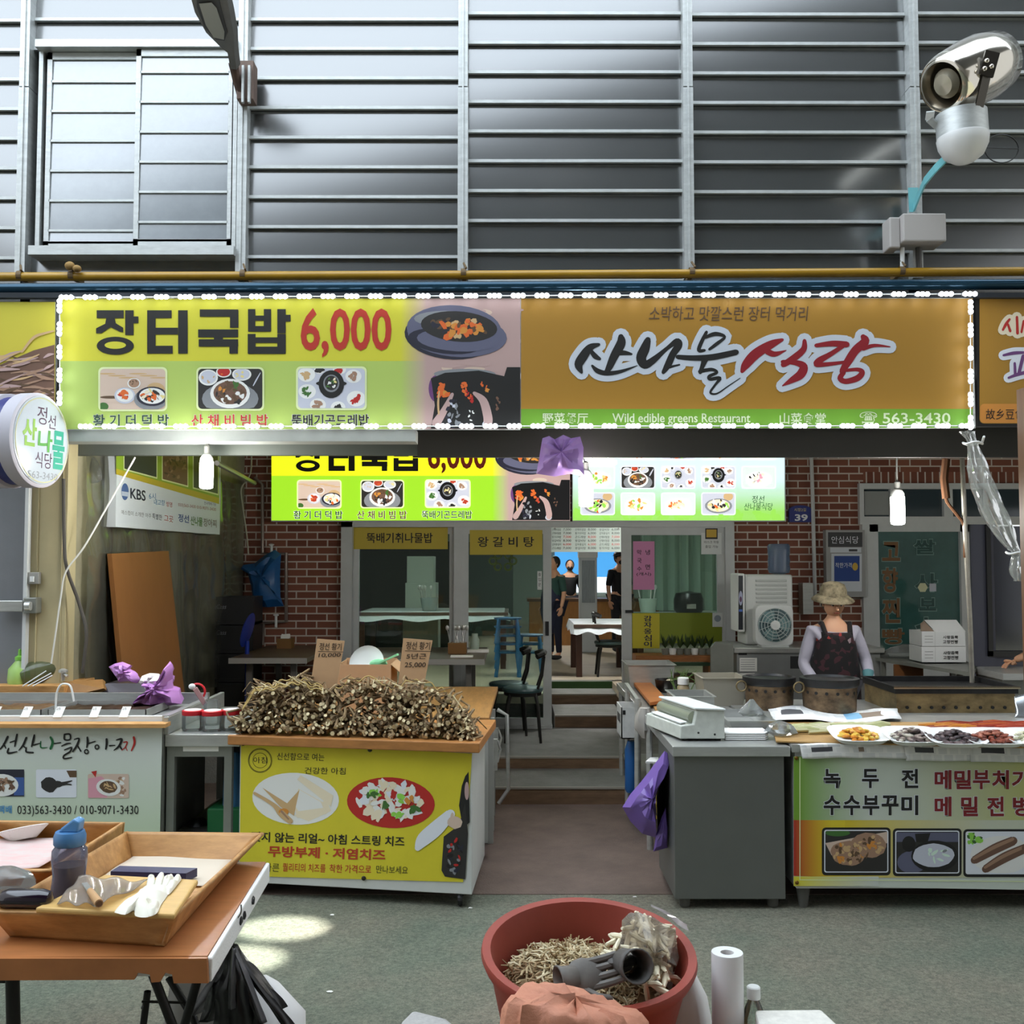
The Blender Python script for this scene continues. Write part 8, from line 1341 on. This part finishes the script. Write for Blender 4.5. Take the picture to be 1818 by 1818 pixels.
# ---------------------------------------------------------------- display table under the frame with basin and roll
zS = .42; t = thing('low_table', 'low wooden stand carrying the red basin at the bottom edge', 'table', (.1, 2.6, 0)); b = MB(); b.bx(-.45, 1.1, 2.2, 3.03, zS-.03, zS); b.build('top', WOODB, t)
for x in (-.4, 1.05):
    for y in (2.25, 2.98): b = MB(); b.bx(x-.025, x+.025, y-.025, y+.025, 0, zS-.03); b.build('leg', WOODB, t)
t = thing('rubber_basin', 'large red rubber basin full of shredded roots', 'basin', (0, 0, 0)); RB_ = mat('red_rubber', '#943c2e', .55, var=.1, vs=5)
Yb = 2.93; cb = P(1045, 1688, Yb); rb = 182*Yb/F; TB = Euler((R(9), R(1.5), 0)).to_matrix(); hb = .33
b = MB(); b.lathe([(rb*.7, -hb), (rb*.74, -hb+.01), (rb*.93, -.06), (rb*1.0, -.03), (rb*1.03, -.008), (rb*1.02, .006), (rb*.94, .004), (rb*.92, -.015), (rb*.86, -.1), (rb*.66, -hb+.02), (.001, -hb+.02)], cb, 56, TB); o = b.build('basin', RB_, t, smooth=True)
GRD = []
def inb(u, v, z): return cb+TB @ Vector((u*rb, v*rb, z))
b = MB(); cols = ('#c9b48c', '#e0d2ae', '#a08560', '#8a6c4a'); ms = [mat('shred_'+c_[1:], c_, .75) for c_ in cols]
def hump(u, v): return -.115+.075*math.exp(-((u+.22)**2+(v-.02)**2)*3.2)
crumsheet(b, lambda u, v: inb((2*u-1)*.8*math.sqrt(max(0, 1-(2*v-1)**2*.5)), (2*v-1)*.8*math.sqrt(max(0, 1-(2*u-1)**2*.5)), hump((2*u-1)*.8, (2*v-1)*.8)-.012), 24, 24, .012, 20, 1, 3)
for i in range(1700):
    a = rnd.uniform(0, 6.28); q = math.sqrt(rnd.random())*.78; u, v = q*math.cos(a), q*math.sin(a)
    if u > .42 and v < .5 and rnd.random() < .7: continue
    p = inb(u, v, hump(u, v)+rnd.uniform(-.01, .012)); d = Vector((rnd.gauss(0, 1), rnd.gauss(0, 1), rnd.gauss(0, .55))).normalized(); ln_ = rnd.uniform(.02, .055); r_ = rnd.uniform(.0014, .0032); k = Vector((rnd.gauss(0, .004), rnd.gauss(0, .004), .004)); dark = (u < -.45 and v < .1)
    b.tube([p-d*ln_*.5, p+k, p+d*ln_*.5], [r_, r_*1.1, r_*.6], 4, rnd.choice([2, 3, 2, 0]) if dark else rnd.choice([0, 0, 1, 1, 0, 2]), cap=False)
tag(b.build('shredded_roots', ms, norm=False), 'heap of pale shredded roots in the red basin', 'shredded roots', kind='stuff')
t2 = thing('root_bag', 'clear bag of peeled white roots in the red basin', 'bag', inb(.5, -.1, -.08)); ROOTW = mat('peeled_root', '#f0e6c8', .55, var=.12, vs=20)
for i in range(95):
    u, v = rnd.gauss(.55, .13), rnd.gauss(.1, .24); u = min(u, .78); z = -.07+.11*math.exp(-((u-.55)**2+(v-.15)**2)*9)+rnd.uniform(-.02, .02); p = inb(u, v, z); d = Vector((rnd.gauss(.3, .5), rnd.gauss(-.3, .8), rnd.gauss(0, .3))).normalized(); ln_ = rnd.uniform(.07, .11)
    b = MB(); b.tube([p-d*ln_*.5, p-d*ln_*.2, p+d*ln_*.3+Vector((0, 0, .004)), p+d*ln_*.5], [.004, .008, .007, .003], 7); b.build('peeled_root', ROOTW, t2, smooth=True)
facetbag('bag_film', None, [(1092, 1700), (1104, 1662), (1104, 1634), (1116, 1622), (1136, 1620), (1160, 1632), (1186, 1643), (1200, 1652), (1202, 1680), (1206, 1700), (1198, 1724), (1178, 1742), (1150, 1745), (1112, 1728)], 2.97, glassmat('root_bag_film', '#f6f1ea', 1.0, .14, .16, '#f0e6dc'), .1, 4, parent=t2, jit=.5)
b = MB(); crumsheet(b, lambda u, v: inb(.62+.34*u, .2+.12*v-.2*u, .1-.03*u), 8, 5, .015, 14, 3); b.build('bag_corner', glassmat('lilac_film', '#e6dce4', 1.8, .12, .35, '#dccfd6'), t2, smooth=True)
GG = mat('grey_rubber', '#6d6862', .6, var=.25, vs=9); w0 = P(1010, 1738, 2.72); glove('grey rubber work glove lying palm up at the front of the basin', GG, w0, P(1080, 1722, 2.76)-w0, (.1, -.7, .6), .95, .03, side=-1, group='grey work gloves in the basin', curl=.35)
w0 = P(1116, 1722, 2.7); glove('grey rubber work glove with its dark cuff opening towards the viewer', mat('grey_rubber2', '#55524f', .6, var=.2, vs=9), w0+Vector((0, .05, 0)), Vector((-.25, 1, -.25)), (0, 0, -1), 1.05, .085, 'grey work gloves in the basin', curl=.6); b = MB(); b.ball(w0+Vector((.03, -.06, 0)), .001)
# pink sack, roll, bottle, foam lids, bags
b = MB(); Ys = 2.5; c = P(1022, 1834, Ys); n = 40
PK_ = mat('salmon_cloth', '#c58468', .65, sss=.04, bump=.3, bs=40); pr = [(.205, -.36), (.21, -.2), (.2, -.08), (.185, -.0), (.175, .05), (.168, .075), (.15, .088), (.08, .092), (.001, .09)]
vs = []
for j, (r_, z) in enumerate(pr):
    for k in range(n):
        a = 2*PI*k/n; f_ = 1+(.06*math.sin(a*13+z*8)+.05*math.sin(a*29))*(1 if j > 0 else 0)+.07*noise.noise(Vector((math.cos(a)*2.5, math.sin(a)*2.5, z*6))); x = r_*f_*math.cos(a); vs.append(c+Vector((x, r_*f_*.5*math.sin(a), z-.26*max(0, x+.05)*(1 if z > 0 else .3)+.03*noise.noise(Vector((x*22, a*5, z*20))))))
m_ = len(pr); b.add(vs, [(i*n+k, i*n+(k+1) % n, (i+1)*n+(k+1) % n, (i+1)*n+k) for i in range(m_-1) for k in range(n)]); tag(b.build('gathered_sack', PK_, smooth=True, ang=70), 'gathered salmon pink cloth sack in front of the basin', 'sack')
t = thing('bag_roll', 'upright white roll of plastic bags right of the basin', 'roll', (0, 0, 0)); Yr = 2.92; c = P(1291, 1692, Yr); r_ = 27.5*Yr/F; t.location = (c.x, c.y, zS); b = MB(); b.lathe([(r_, zS+.001), (r_, c.z), (r_*.98, c.z+.003), (r_*.42, c.z+.002), (r_*.38, c.z-.05), (.001, c.z-.05)], (c.x, c.y, 0), 32); b.build('roll', mat('roll_white', '#e6e6e6', .35), t, smooth=True); b = MB(); b.lathe([(r_*.36, c.z-.045), (r_*.36, c.z-.01), (r_*.2, c.z-.008), (r_*.2, c.z-.045)], (c.x, c.y, 0), 10); b.build('core', mat('core_brown', '#8a7468', .7), t)
t = thing('drink_bottle', 'small clear bottle with white cap beside the bag roll', 'bottle', (0, 0, 0)); Yd = 2.93; c = P(1338, 1772, Yd); t.location = (c.x, c.y, zS); b = MB(); b.lathe([(.03, zS+.001), (.033, zS+.02), (.033, c.z-.07), (.026, c.z-.03), (.013, c.z)], (c.x, c.y, 0), 20); b.build('body', CLEAR, t, smooth=True); b = MB(); b.lathe([(.028, zS+.003), (.03, zS+.02), (.03, c.z-.1), (.001, c.z-.1)], (c.x, c.y, 0), 18); b.build('drink', mat('amber_drink', '#b08a5a', .2), t, smooth=True); b = MB(); b.lathe([(.0185, c.z), (.019, c.z+.005), (.019, c.z+.03), (.016, c.z+.033)], (c.x, c.y, 0), 18); b.build('cap', WHITEPL, t, smooth=True)
q = [G(x, y, .66) for x, y in ((1350, 1830), (1500, 1830), (1458, 1791), (1340, 1792))]; b = MB(); b.prism([(p.x, p.y) for p in q], zS, .66); tag(b.build('foam_box', mat('speckled_foam', '#dedbd2', .7, var=.1, vs=40), bevel=.008), 'white foam box with flat lid at the bottom right of the basin', 'box')
q = [P(x, y, 2.7) for x, y in ((708, 1812), (722, 1792), (745, 1790), (790, 1808), (830, 1830), (715, 1840))]; b = MB(); b.prism([(p.x, p.y) for p in (G(700, 1850, .7), G(850, 1850, .7), G(792, 1806, .7), G(733, 1791, .7), G(712, 1812, .7))], .0, .7); tag(b.build('grey_foam_block', mat('grey_foam', '#a9a7a4', .8, var=.14, vs=60), bevel=.012), 'grey speckled foam block at the bottom edge left of the basin', 'block')
b = MB(); c = P(1215, 1800, 2.95); crump(b, [(.09, 0), (.1, .12), (.075, .24), (.03, .33), (.006, .36)], (c.x, 3.0, zS), 24, .15, 3, 4, .9, .45); tag(b.build('white_bag', WB, smooth=True, ang=70), 'white plastic bag between the basin and the bag roll', 'bag')
# small litter
for i, (px, py) in enumerate(((590, 1624), (452, 1588), (586, 1760), (835, 1612), (1127, 1592), (1040, 1598))):
    p = G(px, py, .004); b = MB(); b.ball(p, (.014, .009, .003), 6, 4, jit=.3); tag(b.build('paper_scrap', PAPER), 'tiny white paper scrap lying on the street paving', 'litter', 'paper scraps on the paving')
